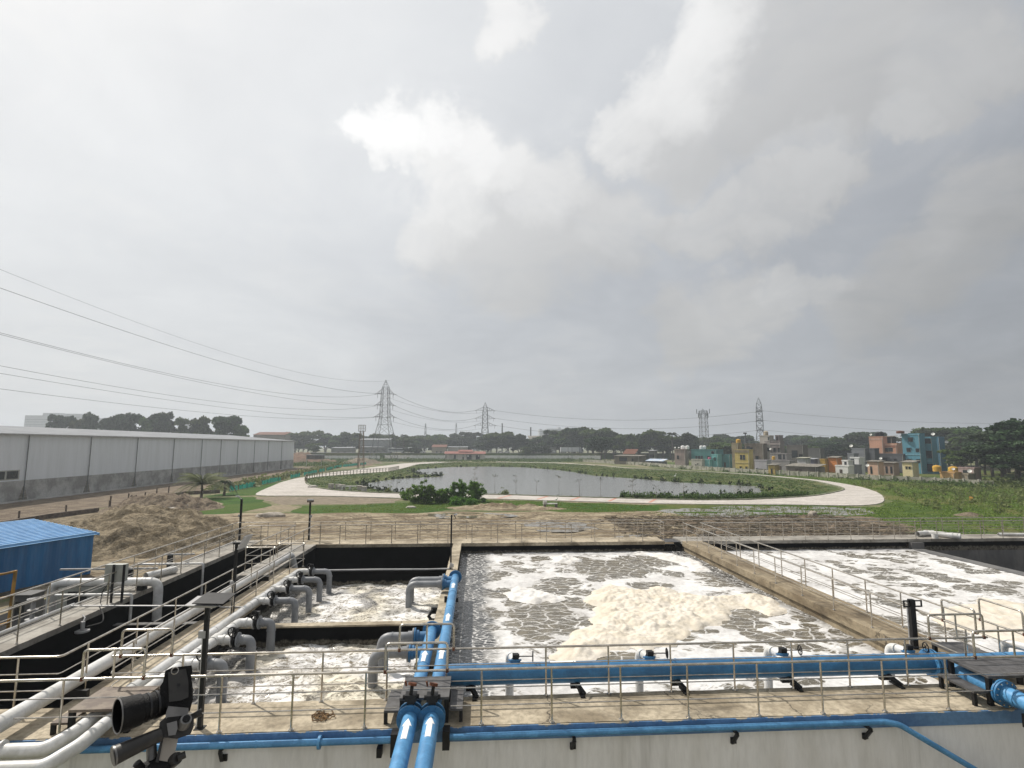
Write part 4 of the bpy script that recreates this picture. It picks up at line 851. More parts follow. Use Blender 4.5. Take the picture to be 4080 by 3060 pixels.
for i, y in enumerate((26.0, 29.2)):
    t = thing('pipe_rack', ('near' if i == 0 else 'far')+' black post of the conduit rack beside the left walkway', 'rack', (-15.6, y, 0))
    MB().box(-15.7, -15.5, y-.1, y+.1, 0, 3.0).build('pole', 'black_metal', t, False)
    MB().box(-18.6 if i == 0 else -15.9, -14.4, y-.04, y+.04, 3.001, 3.07).build('crossbar', 'lamp_grey', t, False)

# ================================================================== LAND
def blob(name, pts, z, m, jit=.8, step=2., kind='structure', seed=0, sc_=.25):
    P = [Vector((a, b, 0)) for a, b in pts]; Q = []
    for i in range(len(P)):
        a, b = P[i], P[(i+1) % len(P)]; n = max(1, int((b-a).length/step)); 
        for k in range(n): Q.append(a.lerp(b, k/n))
    V = []
    for i, q in enumerate(Q):
        t = (Q[(i+1) % len(Q)]-Q[i-1]).normalized(); nn = Vector((-t.y, t.x, 0))
        d = mn.fractal(Vector((q.x*sc_, q.y*sc_, seed)), .6, 2, 4)*jit; V.append((q.x+nn.x*d, q.y+nn.y*d, z))
    b = MB(); b.v = V; b.f = [tuple(range(len(V)))]
    o = b.build(name, m, None, False); 
    if kind: o['kind'] = kind
    return o
def strip(name, A, B, z0, z1, m, kind='structure', n=60):
    """raised ribbon between two polylines"""
    def res(P):
        P = [Vector((a, b, 0)) for a, b in P]; d = [0]
        for i in range(1, len(P)): d.append(d[-1]+(P[i]-P[i-1]).length)
        o = []
        for k in range(n+1):
            s = d[-1]*k/n; i = max(j for j in range(len(d)) if d[j] <= s+1e-6); i = min(i, len(P)-2); o.append(P[i].lerp(P[i+1], (s-d[i])/max(1e-6, d[i+1]-d[i])))
        for _ in range(2): o = [o[0]]+[(o[i-1]+o[i]*2+o[i+1])/4 for i in range(1, n)]+[o[-1]]
        return o
    a, b_ = res(A), res(B); b = MB()
    for k in range(n+1): b.v += [(a[k].x, a[k].y, z0), (a[k].x, a[k].y, z1), (b_[k].x, b_[k].y, z1), (b_[k].x, b_[k].y, z0)]
    for k in range(n):
        i = 4*k; j = i+4; b.f += [(i, j, j+1, i+1), (i+1, j+1, j+2, i+2), (i+2, j+2, j+3, i+3)]
    b.f += [(0, 1, 2, 3), (4*n+3, 4*n+2, 4*n+1, 4*n)]
    o = b.build(name, m, None, True); o['kind'] = kind; return o
o = MB().quad((-2600, -400, 0), (2600, -400, 0), (2600, 3000, 0), (-2600, 3000, 0)).build('ground', 'ground'); struct(o)
# churned sandy site between tank and lawn: a real relief sheet
def relief(name, x0, x1, y0, y1, step, fn, m, kind='structure', label=None):
    nx = int((x1-x0)/step)+1; ny = int((y1-y0)/step)+1; X = np.linspace(x0, x1, nx); Y = np.linspace(y0, y1, ny); V = np.zeros((nx*ny, 3)); k = 0
    for x in X:
        for y in Y: V[k] = (x, y, fn(x, y)); k += 1
    I = np.arange(nx*ny).reshape(nx, ny); F = np.stack([I[:-1, :-1], I[1:, :-1], I[1:, 1:], I[:-1, 1:]], -1).reshape(-1, 4)
    keep = (V[F][:, :, 2] > .002).any(1); F = F[keep]; used = np.unique(F); mp = np.zeros(len(V), int); mp[used] = np.arange(len(used))
    o = mobj(name, arr_mesh(name, V[used], mp[F], m, True)); o['kind'] = kind
    if label: o['label'] = label
    return o
def sand_h(x, y):
    e = min(1, max(0, (x+40)/6), max(0, (26-x)/5))*min(1, max(0, (y-34)/2))*min(1, max(0, (71-y-.5*math.sin(x*.5))/4))
    h = .16+.20*mn.fractal(Vector((x*.28, y*.8, 1)), .7, 2, 5)+.06*mn.fractal(Vector((x*1.4, y*3, 4)), .6, 2, 3)
    return max(0, h)*e
relief('sand_ground', -42, 28, 33.6, 72, .42, sand_h, 'dirt')
struct(MB().quad((-60, 33.4, .006), (50, 33.4, .006), (50, 64, .006), (-60, 64, .006)).build('sand_ground', 'dirt'))
def rub_h(x, y):
    e = min(1, max(0, (x-13)/5), max(0, (46-x+(y-50)*.3)/4))*min(1, max(0, (y-46)/3))*min(1, max(0, (65-y)/3))
    return max(0, (.16+.42*mn.fractal(Vector((x*.45, y*.9, 7)), .55, 2, 5)))*e
relief('rubble_ground', 13, 48, 46, 66, .4, rub_h, 'rubble')
def ridge_h(x, y):
    d = math.hypot((x-4)/8.5, (y-75.2-.12*(x-4)*-1)/2.6); return max(0, 1-d)*(.75+.7*mn.fractal(Vector((x*.6, y*.8, 2)), .6, 2, 4))*.9
relief('sand_ground', -6, 13.5, 70, 79, .3, ridge_h, 'dirt')
blob('lawn', [(-25, 79.6), (-16, 80), (-8.2, 84.2), (1.3, 87.2), (15.4, 82.4), (26.5, 77.8), (25, 73), (21.5, 68.6), (16.6, 63.6), (13, 62.2), (5, 63.6), (9, 66.5), (11.4, 70.5), (7, 74), (-1, 76), (-4.5, 72), (-8.2, 69.3), (-20.4, 69.9), (-24, 72)], .012, 'lawn', 1.0)
blob('lawn', [(-44.5, 92), (-37.5, 93.6), (-31, 84), (-29.3, 77.6), (-31, 70), (-34, 66.5), (-39, 66), (-37, 72), (-36, 78), (-39, 84)], .012, 'lawn', 1.4, seed=3)
blob('lawn', [(-45.2, 93), (-38, 97), (-40.5, 110), (-45.4, 127), (-46.6, 142), (-47.5, 142), (-45.6, 112)], .012, 'lawn', .5, seed=4)
blob('gravel_patch', [(-37.5, 93), (-25.5, 93.8), (-12, 89), (-12.5, 83), (-22, 81), (-28, 81), (-31.5, 85)], .008, 'gravel_patch', .8, seed=5)
blob('meadow', [(17.5, 66), (27, 79.4), (38.8, 77.8), (48, 77), (57, 74.6), (64, 80.4), (74, 94), (81, 107.8), (85, 124), (88, 140), (85, 160), (79, 178), (74, 240), (60, 285), (140, 290), (190, 210), (170, 110), (140, 40), (41, 34), (41.5, 50), (45, 57), (46, 62), (40, 64)], .008, 'meadow', 1.2, seed=6)
blob('bank', [(-44.5, 142), (-38.5, 124.6), (-34.5, 115.2), (-26.5, 104.4), (-18, 98.8), (1.4, 95.6), (18.7, 88.8), (35.5, 83.6), (43.9, 84.2), (57.8, 89.5), (71.3, 100.9), (84.2, 130), (82.5, 157), (75.3, 176.5), (57.4, 203), (52, 245), (30, 275), (-20, 285), (-27, 250), (-28, 200), (-29, 180), (-36.9, 165), (-43, 152)], .016, 'bank', .3, seed=8)
pond = blob('pond_water', [(-25.8, 122.4), (-18, 105), (-12.5, 99.6), (1, 97.4), (18.5, 90.8), (30, 88.6), (34.7, 88.6), (42.4, 90.5), (53.3, 98.4), (60.2, 112.4), (56, 118), (47.8, 126.4), (42.7, 139.5), (33.7, 156), (32, 175), (29, 190), (19.6, 214.9), (4.8, 223.9), (-10.4, 218.7), (-20.7, 198.2), (-21, 180), (-17, 164), (-9.4, 160.4), (-10.6, 150.9), (-16.2, 146.4), (-21.2, 140)], .03, 'pond', .7, 1.2, seed=9)
blob('marsh_water', [(17, 64.4), (22, 69), (25.5, 72.4), (31, 74), (36, 76.6), (45, 75.6), (54, 73.6), (52, 68), (49, 66), (44, 65.4), (35, 64), (26, 63.4)], .014, 'puddle', 1.0, .8, seed=10)
for i, (cx, cy, rx, ry) in enumerate(((29, 69.5, 3.6, .8), (38, 70.4, 2.2, .8), (33.5, 74.0, 3, .6), (41.5, 67.4, 4.5, .9), (24, 67.0, 1.8, .5), (45.5, 71.8, 2.4, .5), (35.5, 66.4, 1.6, .5), (27.5, 66, 1.2, .3), (50, 70.2, 1.4, .4))):
    blob('lawn', [(cx+rx*math.cos(a*.52), cy+ry*math.sin(a*.52)) for a in range(12)], .022, 'lawn', .5, .6, seed=20+i, sc_=.6)
for i, P in enumerate(([(-6.4, 68), (-2, 68.8), (1.5, 68.6), (4.6, 67), (5.4, 65.4), (2, 64), (-3, 63.8), (-6, 64.6)], [(5, 60), (8.5, 61), (11.5, 59.5), (12.4, 55.5), (9.5, 53.2), (6.3, 53.6)], [(12.5, 50.8), (16, 51.5), (15.5, 48.8), (12.5, 48.5)])):
    blob('puddle_water', P, .19, 'puddle', .7, .6, seed=40+i, sc_=.5)
IN = [(-43, 152), (-44.1, 142), (-38.5, 124.6), (-34.5, 115.2), (-33.0, 111.9), (-26.5, 104.4), (-18, 98.8), (-12.5, 97.3), (1.4, 95.6), (18.7, 88.8), (35.5, 83.6), (43.9, 84.2), (57.8, 89.5), (71.3, 100.9), (75.8, 106.8), (84.2, 130), (82.5, 157), (75.3, 176.5), (57.4, 203), (52.2, 235)]
OUT = [(-46.2, 152), (-46.6, 142), (-45.2, 128.7), (-41, 110), (-38.6, 97.2), (-36.9, 94.5), (-25.5, 94.1), (-11.5, 89.4), (1.1, 88.3), (17.5, 83), (26.2, 79.8), (38.8, 78), (48.9, 77.3), (56.7, 74.8), (63.6, 80.6), (73.3, 93.9), (80.8, 107.8), (84.8, 123.7), (88, 140), (85.5, 160), (78, 179), (60, 205), (54.4, 236)]
# resample the two sides with matching stations
INN = [IN[0], IN[1], IN[2], IN[3], IN[4], IN[5], IN[6], IN[7], IN[8], IN[9], IN[10], IN[11], IN[12], IN[13], IN[14], IN[15], IN[16], IN[17], IN[18], IN[19]]
strip('path', INN[:4]+[(-33.2, 113)], [(-46.2, 152), (-46.6, 142), (-45.2, 128.7), (-42.5, 115), (-40.5, 105)], .0, .10, 'path', n=30)
strip('path', [(-33.2, 113), (-29.5, 107.5), (-26.5, 104.4), (-18, 98.8), (-12.5, 97.3), (1.4, 95.6), (18.7, 88.8), (35.5, 83.6), (43.9, 84.2)], [(-40.5, 105), (-38.6, 97.2), (-36.9, 94.5), (-25.5, 94.1), (-11.5, 89.4), (1.1, 88.3), (17.5, 83), (26.2, 79.8), (38.8, 78), (46, 77.5)], .0, .10, 'path', n=60)
strip('path', [(43.9, 84.2), (57.8, 89.5), (71.3, 100.9), (75.8, 106.8), (80.5, 118), (84.2, 130), (82.5, 157), (75.3, 176.5), (57.4, 203), (52.2, 235), (40, 268), (10, 282)], [(46, 77.5), (51, 76.6), (56.7, 74.8), (63.6, 80.6), (73.3, 93.9), (80.8, 107.8), (84.9, 120), (87.6, 133), (85.5, 160), (78, 179), (60, 205), (54.4, 236), (42, 272), (10, 286)], .0, .10, 'path', n=70)
strip('path', [(-43, 152), (-37, 165), (-29, 180), (-28, 200), (-27, 250), (-10, 281)], [(-46.2, 152), (-47, 161), (-43, 197), (-38, 240), (-35, 262), (-22, 287)], .0, .10, 'path', n=40)
strip('kerb', [(x, y) for x, y in IN[1:]], [(x+(.35 if 0 else 0), y+.45) if 3 < i < 13 else (x-.35, y+.1) if i >= 13 else (x+.4, y+.1) for i, (x, y) in enumerate(IN[1:])], .0, .24, 'kerb', n=90)
for x0, y0 in ((3.2, 87.9), (9.5, 86.3), (14.6, 84.6), (20.2, 82.8), (26.0, 80.8)):
    b = MB(); b.quad((x0, y0+.3, .104), (x0+.5, y0+.25, .104), (x0+3.2, y0+6.4-(x0*.04), .104), (x0+2.7, y0+6.5-(x0*.04), .104)); o = b.build('path_marking', M('red_paving', (.50, .24, .18), .9) if x0 < 4 else bpy.data.materials['red_paving']); struct(o); o['label'] = 'faded red paving band across the path'
struct(MB().quad((-75, 33, .010), (-41, 33, .010), (-44, 75, .010), (-75, 60, .010)).build('dirt_track', 'soil'))
blob('dirt_track', [(-69.5, 60), (-50.5, 60), (-51, 80), (-52, 110), (-55, 150), (-58, 215), (-69.5, 215)], .011, 'soil', .8, seed=50)
blob('dirt_track', [(-51, 60), (-36, 52), (-28, 60), (-34, 70), (-44, 80), (-50, 95)], .013, 'sand', .8, seed=51)
blob('red_earth_ground', [(-72, 216), (-52, 220), (-46, 235), (-52, 300), (-120, 310), (-130, 240)], .012, 'red_earth', 2, 4, seed=52)

def mound(label, cx, cy, rx, ry, h, m, seed, amp=.5, p=1.25, step=.22, sc_=.55):
    def fn(x, y):
        d = math.hypot((x-cx)/rx, (y-cy)/ry)+.13*mn.noise(Vector((x*.3, y*.3, seed)))
        if d > 1.05: return 0
        d = max(d, 0.0)
        b_ = max(0, 1-d**p)*h; return b_+min(1, b_/.5)*amp*(mn.fractal(Vector((x*sc_, y*sc_, seed)), .45, 2.1, 6)+.30*mn.noise(Vector((x*2.2, y*2.2, seed)))+.26*mn.noise(Vector((x*4.5, y*4.5, seed))))
    o = relief('earth_mound', cx-rx*1.2, cx+rx*1.2, cy-ry*1.2, cy+ry*1.2, step, fn, m, None)
    del o['kind']; return tag(o, label, 'mound')
mound('large pale heap of excavated sand behind the blue shed', -29.6, 50.5, 10.2, 9.2, 3.25, 'sand', 3, .36)
mound('low brown earth heap behind the big sand heap near the palms', -42.5, 77, 7.5, 6, 2.1, 'soil', 8, .5)
mound('wide reddish earth mound on cleared land beyond the warehouse', -88, 275, 18, 10, 5, 'red_earth', 12, .8, step=1.)
mound('low grey rubble mound in scrub beside the lattice mast', -55, 262, 10, 6, 2.6, 'gravel_patch', 14, .7, step=.8)
mound('small dark soil spoil pile in the meadow behind the far railing', 62, 64.8, 1.9, 1.2, .42, 'soil', 15, .12, step=.12)
# rubble slabs, bag, objects on the grass
rg = random.Random(2); 
for i in range(7):
    x, y = -39.6+rg.uniform(-1.5, 1.8), 74.5+rg.uniform(-1.6, 1.4); b = MB().box(-.55, .55, -.35, .35, -.07, .07, Matrix.Translation((x, y, .25+rg.uniform(0, .55))) @ Matrix.Rotation(rg.uniform(0, 3), 4, 'Z') @ Matrix.Rotation(rg.uniform(-.5, .5), 4, 'X'))
    tag(b.build('paving_slab', 'path', None, False), 'broken pale paving slab dumped beside the brown earth heap', 'slab', 'broken paving slabs')
def lump(name, label, cat, c, r, m, seed, flat=1.):
    b = MB(); n1, n2 = 18, 10
    for j in range(n2+1):
        th = math.pi*j/n2
        for i in range(n1):
            a = 2*math.pi*i/n1; d = Vector((math.sin(th)*math.cos(a), math.sin(th)*math.sin(a), math.cos(th))); k = 1+.28*mn.noise(d*1.7+Vector((seed, 0, 0)))
            b.v.append((c[0]+d.x*r[0]*k, c[1]+d.y*r[1]*k, max(0, c[2]+d.z*r[2]*k)))
    for j in range(n2):
        for i in range(n1): b.f.append((j*n1+i, j*n1+(i+1) % n1, (j+1)*n1+(i+1) % n1, (j+1)*n1+i))
    return tag(b.build(name, m), label, cat)
MT['tarp'] = M('tarp', (.34, .30, .25), .8, var=.15)
lump('sand_bag', 'slumped full cream sack on the sand beyond the railing', 'bag', (-24.3, 66, .3), (1.9, .8, .42), 'tarp', 3)
lump('sand_bag', 'small white sack lying on the kerb at the pond path bend', 'bag', (-33.2, 112.4, .2), (1.1, .6, .35), 'path', 6)
lump('stone', 'flat pale stone on the lawn left of the bushes', 'stone', (-9.03, 76.1, .1), (.7, .4, .2), 'path', 8)
lump('stone', 'grey boulder among the rubble behind the right railing', 'stone', (21.5, 50, .5), (1.0, .6, .45), 'gravel_patch', 9)
lump('stone', 'pointed pale stone at the edge of the marsh water', 'stone', (41.5, 64.8, .2), (.6, .5, .5), 'tarp', 12)
MT['cart_white'] = M('cart_white', (.62, .62, .58), .6)
t = thing('garden_bench', 'small broken white concrete bench standing on the lawn', 'bench', (10.4, 75.6, 0))
MB().box(9.3, 11.3, 75.3, 75.9, .5, .62).build('seat', 'cart_white', t, False)
for x in (9.35, 10.95): MB().box(x, x+.35, 75.35, 75.85, 0, .5).build('leg', 'fascia', t, False)
MB().box(9.3, 9.8, 75.3, 75.8, .621, .95).build('backrest', 'cart_white', t, False)
# white egret by the path
MT['egret'] = M('egret', (.8, .8, .76), .8, var=.05)
def egret(label, x, y, z=0, s=1.):
    b = MB(); b.tube([(x-.26*s, y, z+.30*s), (x-.12*s, y, z+.36*s), (x+.04*s, y, z+.42*s), (x+.14*s, y, z+.50*s), (x+.17*s, y, z+.62*s), (x+.13*s, y, z+.74*s), (x+.19*s, y, z+.82*s), (x+.26*s, y, z+.81*s), (x+.40*s, y, z+.78*s)], [.015*s, .075*s, .095*s, .07*s, .032*s, .026*s, .038*s, .03*s, .005*s], 8)
    for k in (-.03, .05): b.tube([(x+k*s, y+k*s, z+.36*s), (x+(k-.03)*s, y+k*s, z+.18*s), (x+k*s, y+k*s, z), (x+(k+.07)*s, y+k*s, z)], .009*s, 5)
    return tag(b.build('egret', 'egret'), label, 'bird')
egret('white egret standing on the path edge behind the garden bench', 12.2, 82.4, .1)
egret('white egret standing in the reeds on the far right pond bank', 53.5, 143, .02, 1.5)
# ring of white concrete blocks and benches on the bank
for i, (x, y, w_, l) in enumerate(((-29.0, 110.4, 1.0, 'leftmost upright white concrete block on the pond bank'), (-27.4, 109.6, 1.0, 'second upright white concrete block from the left on the pond bank'), (-26.2, 107.8, 1.0, 'white concrete block just right of the second one on the pond bank'), (-22.4, 105.8, .9, 'white concrete block under the right end of the pale bench'), (-21.1, 103.6, .9, 'rightmost white concrete block on the pond bank'))):
    b = MB().box(x-w_/2, x+w_/2, y-.4, y+.4, 0, .88).box(x-w_/2-.04, x+w_/2+.04, y-.44, y+.44, .881, .95); tag(b.build('concrete_block', 'path', None, False), l, 'block', 'white blocks on the pond bank')
t = thing('garden_bench', 'long pale bench top lying between the white blocks on the pond bank', 'bench', (-24.8, 107.5, 0))
MB().box(-27, -22.8, 107.2, 107.8, .6, .75).build('seat', 'cart_white', t, False)
for x in (-26.3, -24.8): MB().box(x, x+.4, 107.25, 107.75, 0, .6).build('leg', 'cart_white', t, False)
t = thing('plastic_bag', 'yellow and orange plastic bag snagged in the meadow', 'litter', (77.1, 80, .5)); MT['yellow_bag'] = M('yellow_bag', (.65, .42, .05), .6, scale=3, c2=(.5, .16, .03))
MB().add([(76.8, 80, .3), (77.4, 80, .2), (77.5, 80.1, .8), (76.9, 80.1, .95), (77.1, 79.8, .6), (77.15, 80.3, .55)], [(0, 1, 4), (1, 2, 4), (2, 3, 4), (3, 0, 4), (0, 1, 5), (1, 2, 5), (2, 3, 5), (3, 0, 5)]).build('film', 'yellow_bag', t, False)
# scattered twigs, dead reeds lying about
def litter(name, n, fn, r, L, m, label, seed):
    rg = random.Random(seed); b = MB()
    for i in range(n):
        x, y = fn(rg); a = rg.uniform(0, math.pi); l = L*rg.uniform(.4, 1.4); z = r*2+rg.uniform(0, .12)+.16
        b.tube([(x-math.cos(a)*l/2, y-math.sin(a)*l/2, z), (x+math.cos(a)*l/2, y+math.sin(a)*l/2, z+rg.uniform(-.05, .2))], r*rg.uniform(.6, 1.4), 3)
    o = b.build(name, m); o['kind'] = 'stuff'; o['label'] = label; return o
litter('brushwood', 2200, lambda r: (r.uniform(15, 43), r.uniform(48, 64)), .022, 1.3, 'twig', 'dead brushwood strewn over the rubble behind the right railing', 3)
litter('dry_stalks', 500, lambda r: (r.uniform(-16, 14), r.uniform(52, 67)), .015, .8, 'twig', 'dry stalks on the sand', 4)
rg = random.Random(7)
o = MB()
for i in range(320):
    x, y = rg.uniform(14, 44), rg.uniform(47, 64); s = rg.uniform(.08, .3); o.box(-s, s, -s*.7, s*.7, -s*.3, s*.4, Matrix.Translation((x, y, .15)) @ Matrix.Rotation(rg.uniform(0, 3), 4, 'Z') @ Matrix.Rotation(rg.uniform(-.4, .4), 4, 'X'))
o = o.build('stones', 'gravel_patch', None, False); o['kind'] = 'stuff'; o['label'] = 'loose stones in the rubble'

# ------------------------------------------------------------------ low vegetation
def clumps(name, n, region, size, hgt, per, leaf, m, seed, label, flat=.3):
    """n leafy clumps; region(rng) gives (x, y) or None"""
    rng = np.random.default_rng(seed); C = []
    tries = 0
    while len(C) < n and tries < n*12:
        tries += 1; q = region(rng)
        if q is not None: C.append(q)
    C = np.array(C); k = per
    s = rng.uniform(.5, 1.3, len(C)); 
    P = rng.normal(size=(len(C), k, 3))*.45; P[:, :, 2] = np.abs(P[:, :, 2])*1.0
    P *= (s[:, None, None]*np.array([size, size, hgt])[None, None, :])
    P[:, :, 0] += C[:, None, 0]; P[:, :, 1] += C[:, None, 1]; P = P.reshape(-1, 3)
    V, F = leaf_quads(P, leaf, rng, flat)
    V[:, 2] = np.maximum(V[:, 2], .03)
    o = mobj(name, arr_mesh(name, V, F, m)); o['kind'] = 'stuff'; o['label'] = label; return o
def inpoly(poly):
    P = np.array(poly); x0, y0 = P.min(0); x1, y1 = P.max(0)
    def test(x, y):
        c = False; j = len(P)-1
        for i in range(len(P)):
            if (P[i][1] > y) != (P[j][1] > y) and x < (P[j][0]-P[i][0])*(y-P[i][1])/(P[j][1]-P[i][1])+P[i][0]: c = not c
            j = i
        return c
    return test, (x0, x1, y0, y1)
def reg(poly, notin=(), near=None):
    t, bb = inpoly(poly); nt = [inpoly(p)[0] for p in notin]
    def f(r):
        x, y = r.uniform(bb[0], bb[1]), r.uniform(bb[2], bb[3])
        if not t(x, y) or any(q(x, y) for q in nt): return None
        return (x, y)
    return f
PONDP = [(-25.8, 122.4), (-18, 105), (-12.5, 99.6), (1, 97.4), (18.5, 90.8), (30, 88.6), (34.7, 88.6), (42.4, 90.5), (53.3, 98.4), (60.2, 112.4), (56, 118), (47.8, 126.4), (42.7, 139.5), (33.7, 156), (32, 175), (29, 190), (19.6, 214.9), (4.8, 223.9), (-10.4, 218.7), (-20.7, 198.2), (-21, 180), (-17, 164), (-9.4, 160.4), (-10.6, 150.9), (-16.2, 146.4), (-21.2, 140)]
BANKP = [(-43, 142), (-38, 125.5), (-33.8, 116), (-26, 105.8), (-18, 100), (-10, 98.6), (2, 96.6), (19, 90), (35.5, 85), (43.5, 85.6), (57, 91), (70, 102), (82.5, 130), (81, 157), (74, 175), (56, 202), (50, 245), (30, 273), (-20, 282), (-26, 250), (-27, 200), (-28, 180), (-35, 165), (-41, 152)]
clumps('bank_vegetation', 3400, reg(BANKP, [PONDP]), 1.1, .13, 8, .22, 'leaf_mid', 1, 'rough green weeds on the pond banks')
clumps('bank_vegetation', 1500, reg(BANKP, [PONDP]), 1.1, .14, 8, .22, 'leaf_dry', 11, 'dry yellowish weeds on the pond banks')
def near_edge(r):
    i = r.integers(0, len(PONDP)); a = np.array(PONDP[i]); b_ = np.array(PONDP[(i+1) % len(PONDP)]); t = r.random(); p = a+(b_-a)*t+r.normal(size=2)*.9
    return None if inpond(*p) or (-12 < p[0] < 24 and p[1] < 102) else tuple(p)
inpond = inpoly(PONDP)[0]
clumps('reeds', 170, near_edge, .45, .9, 20, .26, 'leaf_dark', 2, 'dark reeds at the water edge', -1.)
clumps('reeds', 420, lambda r: (r.uniform(25, 58), 0) if 0 else (lambda x: (x, np.interp(x, [24, 35, 44, 58], [88.6, 85.2, 85.9, 91.4])+r.uniform(0, 2.0)))(r.uniform(24.5, 58)), .5, .75, 34, .17, 'leaf_mid', 3, 'leafy weeds along the near kerb of the pond', -.6)
MEAD = [(44, 58), (50, 70), (57, 74), (64.5, 80), (74.5, 93), (81.5, 107), (86, 124), (89, 140), (86, 160), (98, 143), (103, 126), (110, 112), (118, 100), (150, 95), (120, 42), (44, 40)]
clumps('meadow_weeds', 4200, reg(MEAD), .8, .25, 10, .13, 'grass_blade', 4, 'tall weeds in the green meadow', -.6)
clumps('meadow_weeds', 420, reg([(60, 70), (75, 92), (86, 122), (104, 118), (125, 95), (140, 60), (90, 50)]), .7, 1.1, 26, .2, 'leaf_dry', 5, 'tall yellowish stalks in the meadow', -1.)
LAWN = [(-22, 72), (-20, 79), (-8.2, 84), (1.3, 86.5), (15.4, 82), (25, 77.8), (20, 68.6), (14, 63.6), (12.4, 71), (5, 76), (-1, 77), (-8, 70.5)]
clumps('grass_tufts', 1800, reg(LAWN), .6, .07, 8, .08, 'grass_blade', 6, 'short tufts on the lawn', -.5)
clumps('grass_tufts', 380, reg([(18, 64.5), (26, 72), (36, 77), (54, 74), (50, 66), (35, 65)]), .7, .12, 8, .10, 'grass_blade', 12, 'marsh grass tufts in the shallow water', -.8)
clumps('scrub', 2000, lambda r: (lambda x, y: (x, y) if y > 288 or x < -58 else None)(r.uniform(-130, 75), r.uniform(225, 342)), 2.2, .8, 16, .42, 'leaf_mid', 7, 'low scrub on waste land beyond the pond')
clumps('scrub', 170, lambda r: (lambda y: (np.interp(y, [104, 142, 215], [-49.5, -51.5, -57])+r.normal()*1.6, y))(r.uniform(104, 235)), 1.5, 1.0, 18, .4, 'leaf_dry', 8, 'weeds behind the green netting')
clumps('scrub', 460, lambda r: (lambda y: (np.interp(y, [110, 122, 146, 173, 205, 240], [108, 109, 98, 85.5, 77.3, 74])+r.normal()*1.8, y))(r.uniform(108, 136) if r.random() < .85 else r.uniform(136, 240)), 1.1, .8, 22, .26, 'leaf_mid', 9, 'creepers and bushes along the compound wall')
clumps('scrub', 300, reg([(112, 112), (110, 95), (170, 90), (200, 120), (130, 128)]), 2.0, 1.6, 30, .45, 'leaf_mid', 13, 'bushes at the foot of the right hand trees')

# ------------------------------------------------------------------ trees
def crown_mesh(seed, w, h, n, leaf, m, lobes=17, z0=.30, cone=0.):
    rng = np.random.default_rng(seed); L = []
    for i in range(lobes):
        a = rng.uniform(0, 6.28); r = w*.34*math.sqrt(rng.random()); zz = h*(z0+.18+(.78-z0)*rng.random()); k = 1-cone*(zz/h)
        L.append((r*math.cos(a)*k, r*math.sin(a)*k, zz, w*rng.uniform(.10, .21)*k, h*rng.uniform(.06, .13)))
    L.append((0, 0, h*.6, w*.26, h*.2))
    P = []
    for c in L:
        k = n//len(L); d = rng.normal(size=(k, 3)); d /= np.linalg.norm(d, axis=1)[:, None]; rr = rng.uniform(.72, 1.06, k)[:, None]
        d[:, 2] = np.where(d[:, 2] < -.35, -d[:, 2]*.5, d[:, 2])
        bump = 1+.16*np.sin(d[:, :1]*7+seed)*np.cos(d[:, 1:2]*6)
        P.append(np.array(c[:3])+d*rr*bump*np.array([c[3], c[3], c[4]]))
    V, F = leaf_quads(np.concatenate(P), leaf, rng, .25, .7); return arr_mesh('crown', V, F, m)
def trunk_mesh(seed, h, r, w):
    rg = random.Random(seed); b = MB(); top = (rg.uniform(-.3, .3), rg.uniform(-.3, .3), h*.62); b.tube([(0, 0, 0), (top[0]*.4, top[1]*.4, h*.3), top], [r, r*.75, r*.35], 7)
    for i in range(5):
        a = rg.uniform(0, 6.28); z = h*rg.uniform(.25, .45); b.tube([(top[0]*.3, top[1]*.3, z), (math.cos(a)*w*.16, math.sin(a)*w*.16, z+h*.15), (math.cos(a)*w*.3, math.sin(a)*w*.3, z+h*.3)], [r*.4, r*.28, r*.1], 5)
    return b.mesh('trunk', 'bark')
KINDS = []
for s in range(7):
    h = 10.; w_ = [11, 9, 12, 8, 10, 13, 9][s]
    KINDS.append((crown_mesh(s, w_, h, 4200, .36, 'leaf_dark' if s % 3 else 'leaf_mid', 15+s % 5, .2 if s % 2 else .3), trunk_mesh(s, h, .28, w_)))
def tree(x, y, h, k, label, group, wf=1.):
    t = thing('tree', label, 'tree', (x, y, 0), group, rz=(x*1.7+y) % 6.28); s = h/9.4
    for nm, me in (('crown', KINDS[k][0]), ('trunk', KINDS[k][1])):
        o = bpy.data.objects.new(nm, me); sc.collection.objects.link(o); o.parent = t
    t.scale = (s*wf, s*wf, s); return t
rg = random.Random(11)
_o1 = ['first', 'second', 'third', 'fourth', 'fifth', 'sixth', 'seventh', 'eighth', 'ninth', 'tenth', 'eleventh', 'twelfth', 'thirteenth', 'fourteenth', 'fifteenth', 'sixteenth', 'seventeenth', 'eighteenth', 'nineteenth', 'twentieth', 'twenty first', 'twenty second', 'twenty third', 'twenty fourth']
def ordw(i): return _o1[i]
def row(pts, spread, label, group, hv=.12, dup=1, wf=1.1):
    pts = sorted(pts, key=lambda q: q[0]/q[1])
    for i, (x, y, h) in enumerate(pts):
        for j in range(dup):
            label_ = (label+', %s from the left' % ordw(i)) if (j == 0 and len(label.split()) <= 12) else label
            tree(x+rg.uniform(-spread, spread)*(j > 0), y+(rg.uniform(0, spread) if j else 0), h*(1-(rg.uniform(.06, .3) if j else 0)), rg.randrange(7), label_, group, wf*rg.uniform(.9, 1.15))
row([(-222, 300, 21.7), (-216, 304, 22.8), (-208, 302, 22.9), (-195, 300, 21), (-187, 300, 23.7), (-180, 306, 22.5), (-175, 300, 23.0), (-169, 300, 23.3), (-162, 303, 21.8), (-155, 306, 20.5), (-149, 300, 22.4), (-141, 304, 22), (-135, 300, 22.7), (-128, 300, 19.5)], 6, 'dark feathery tree above the long warehouse roof', 'trees behind the warehouse', wf=.56)
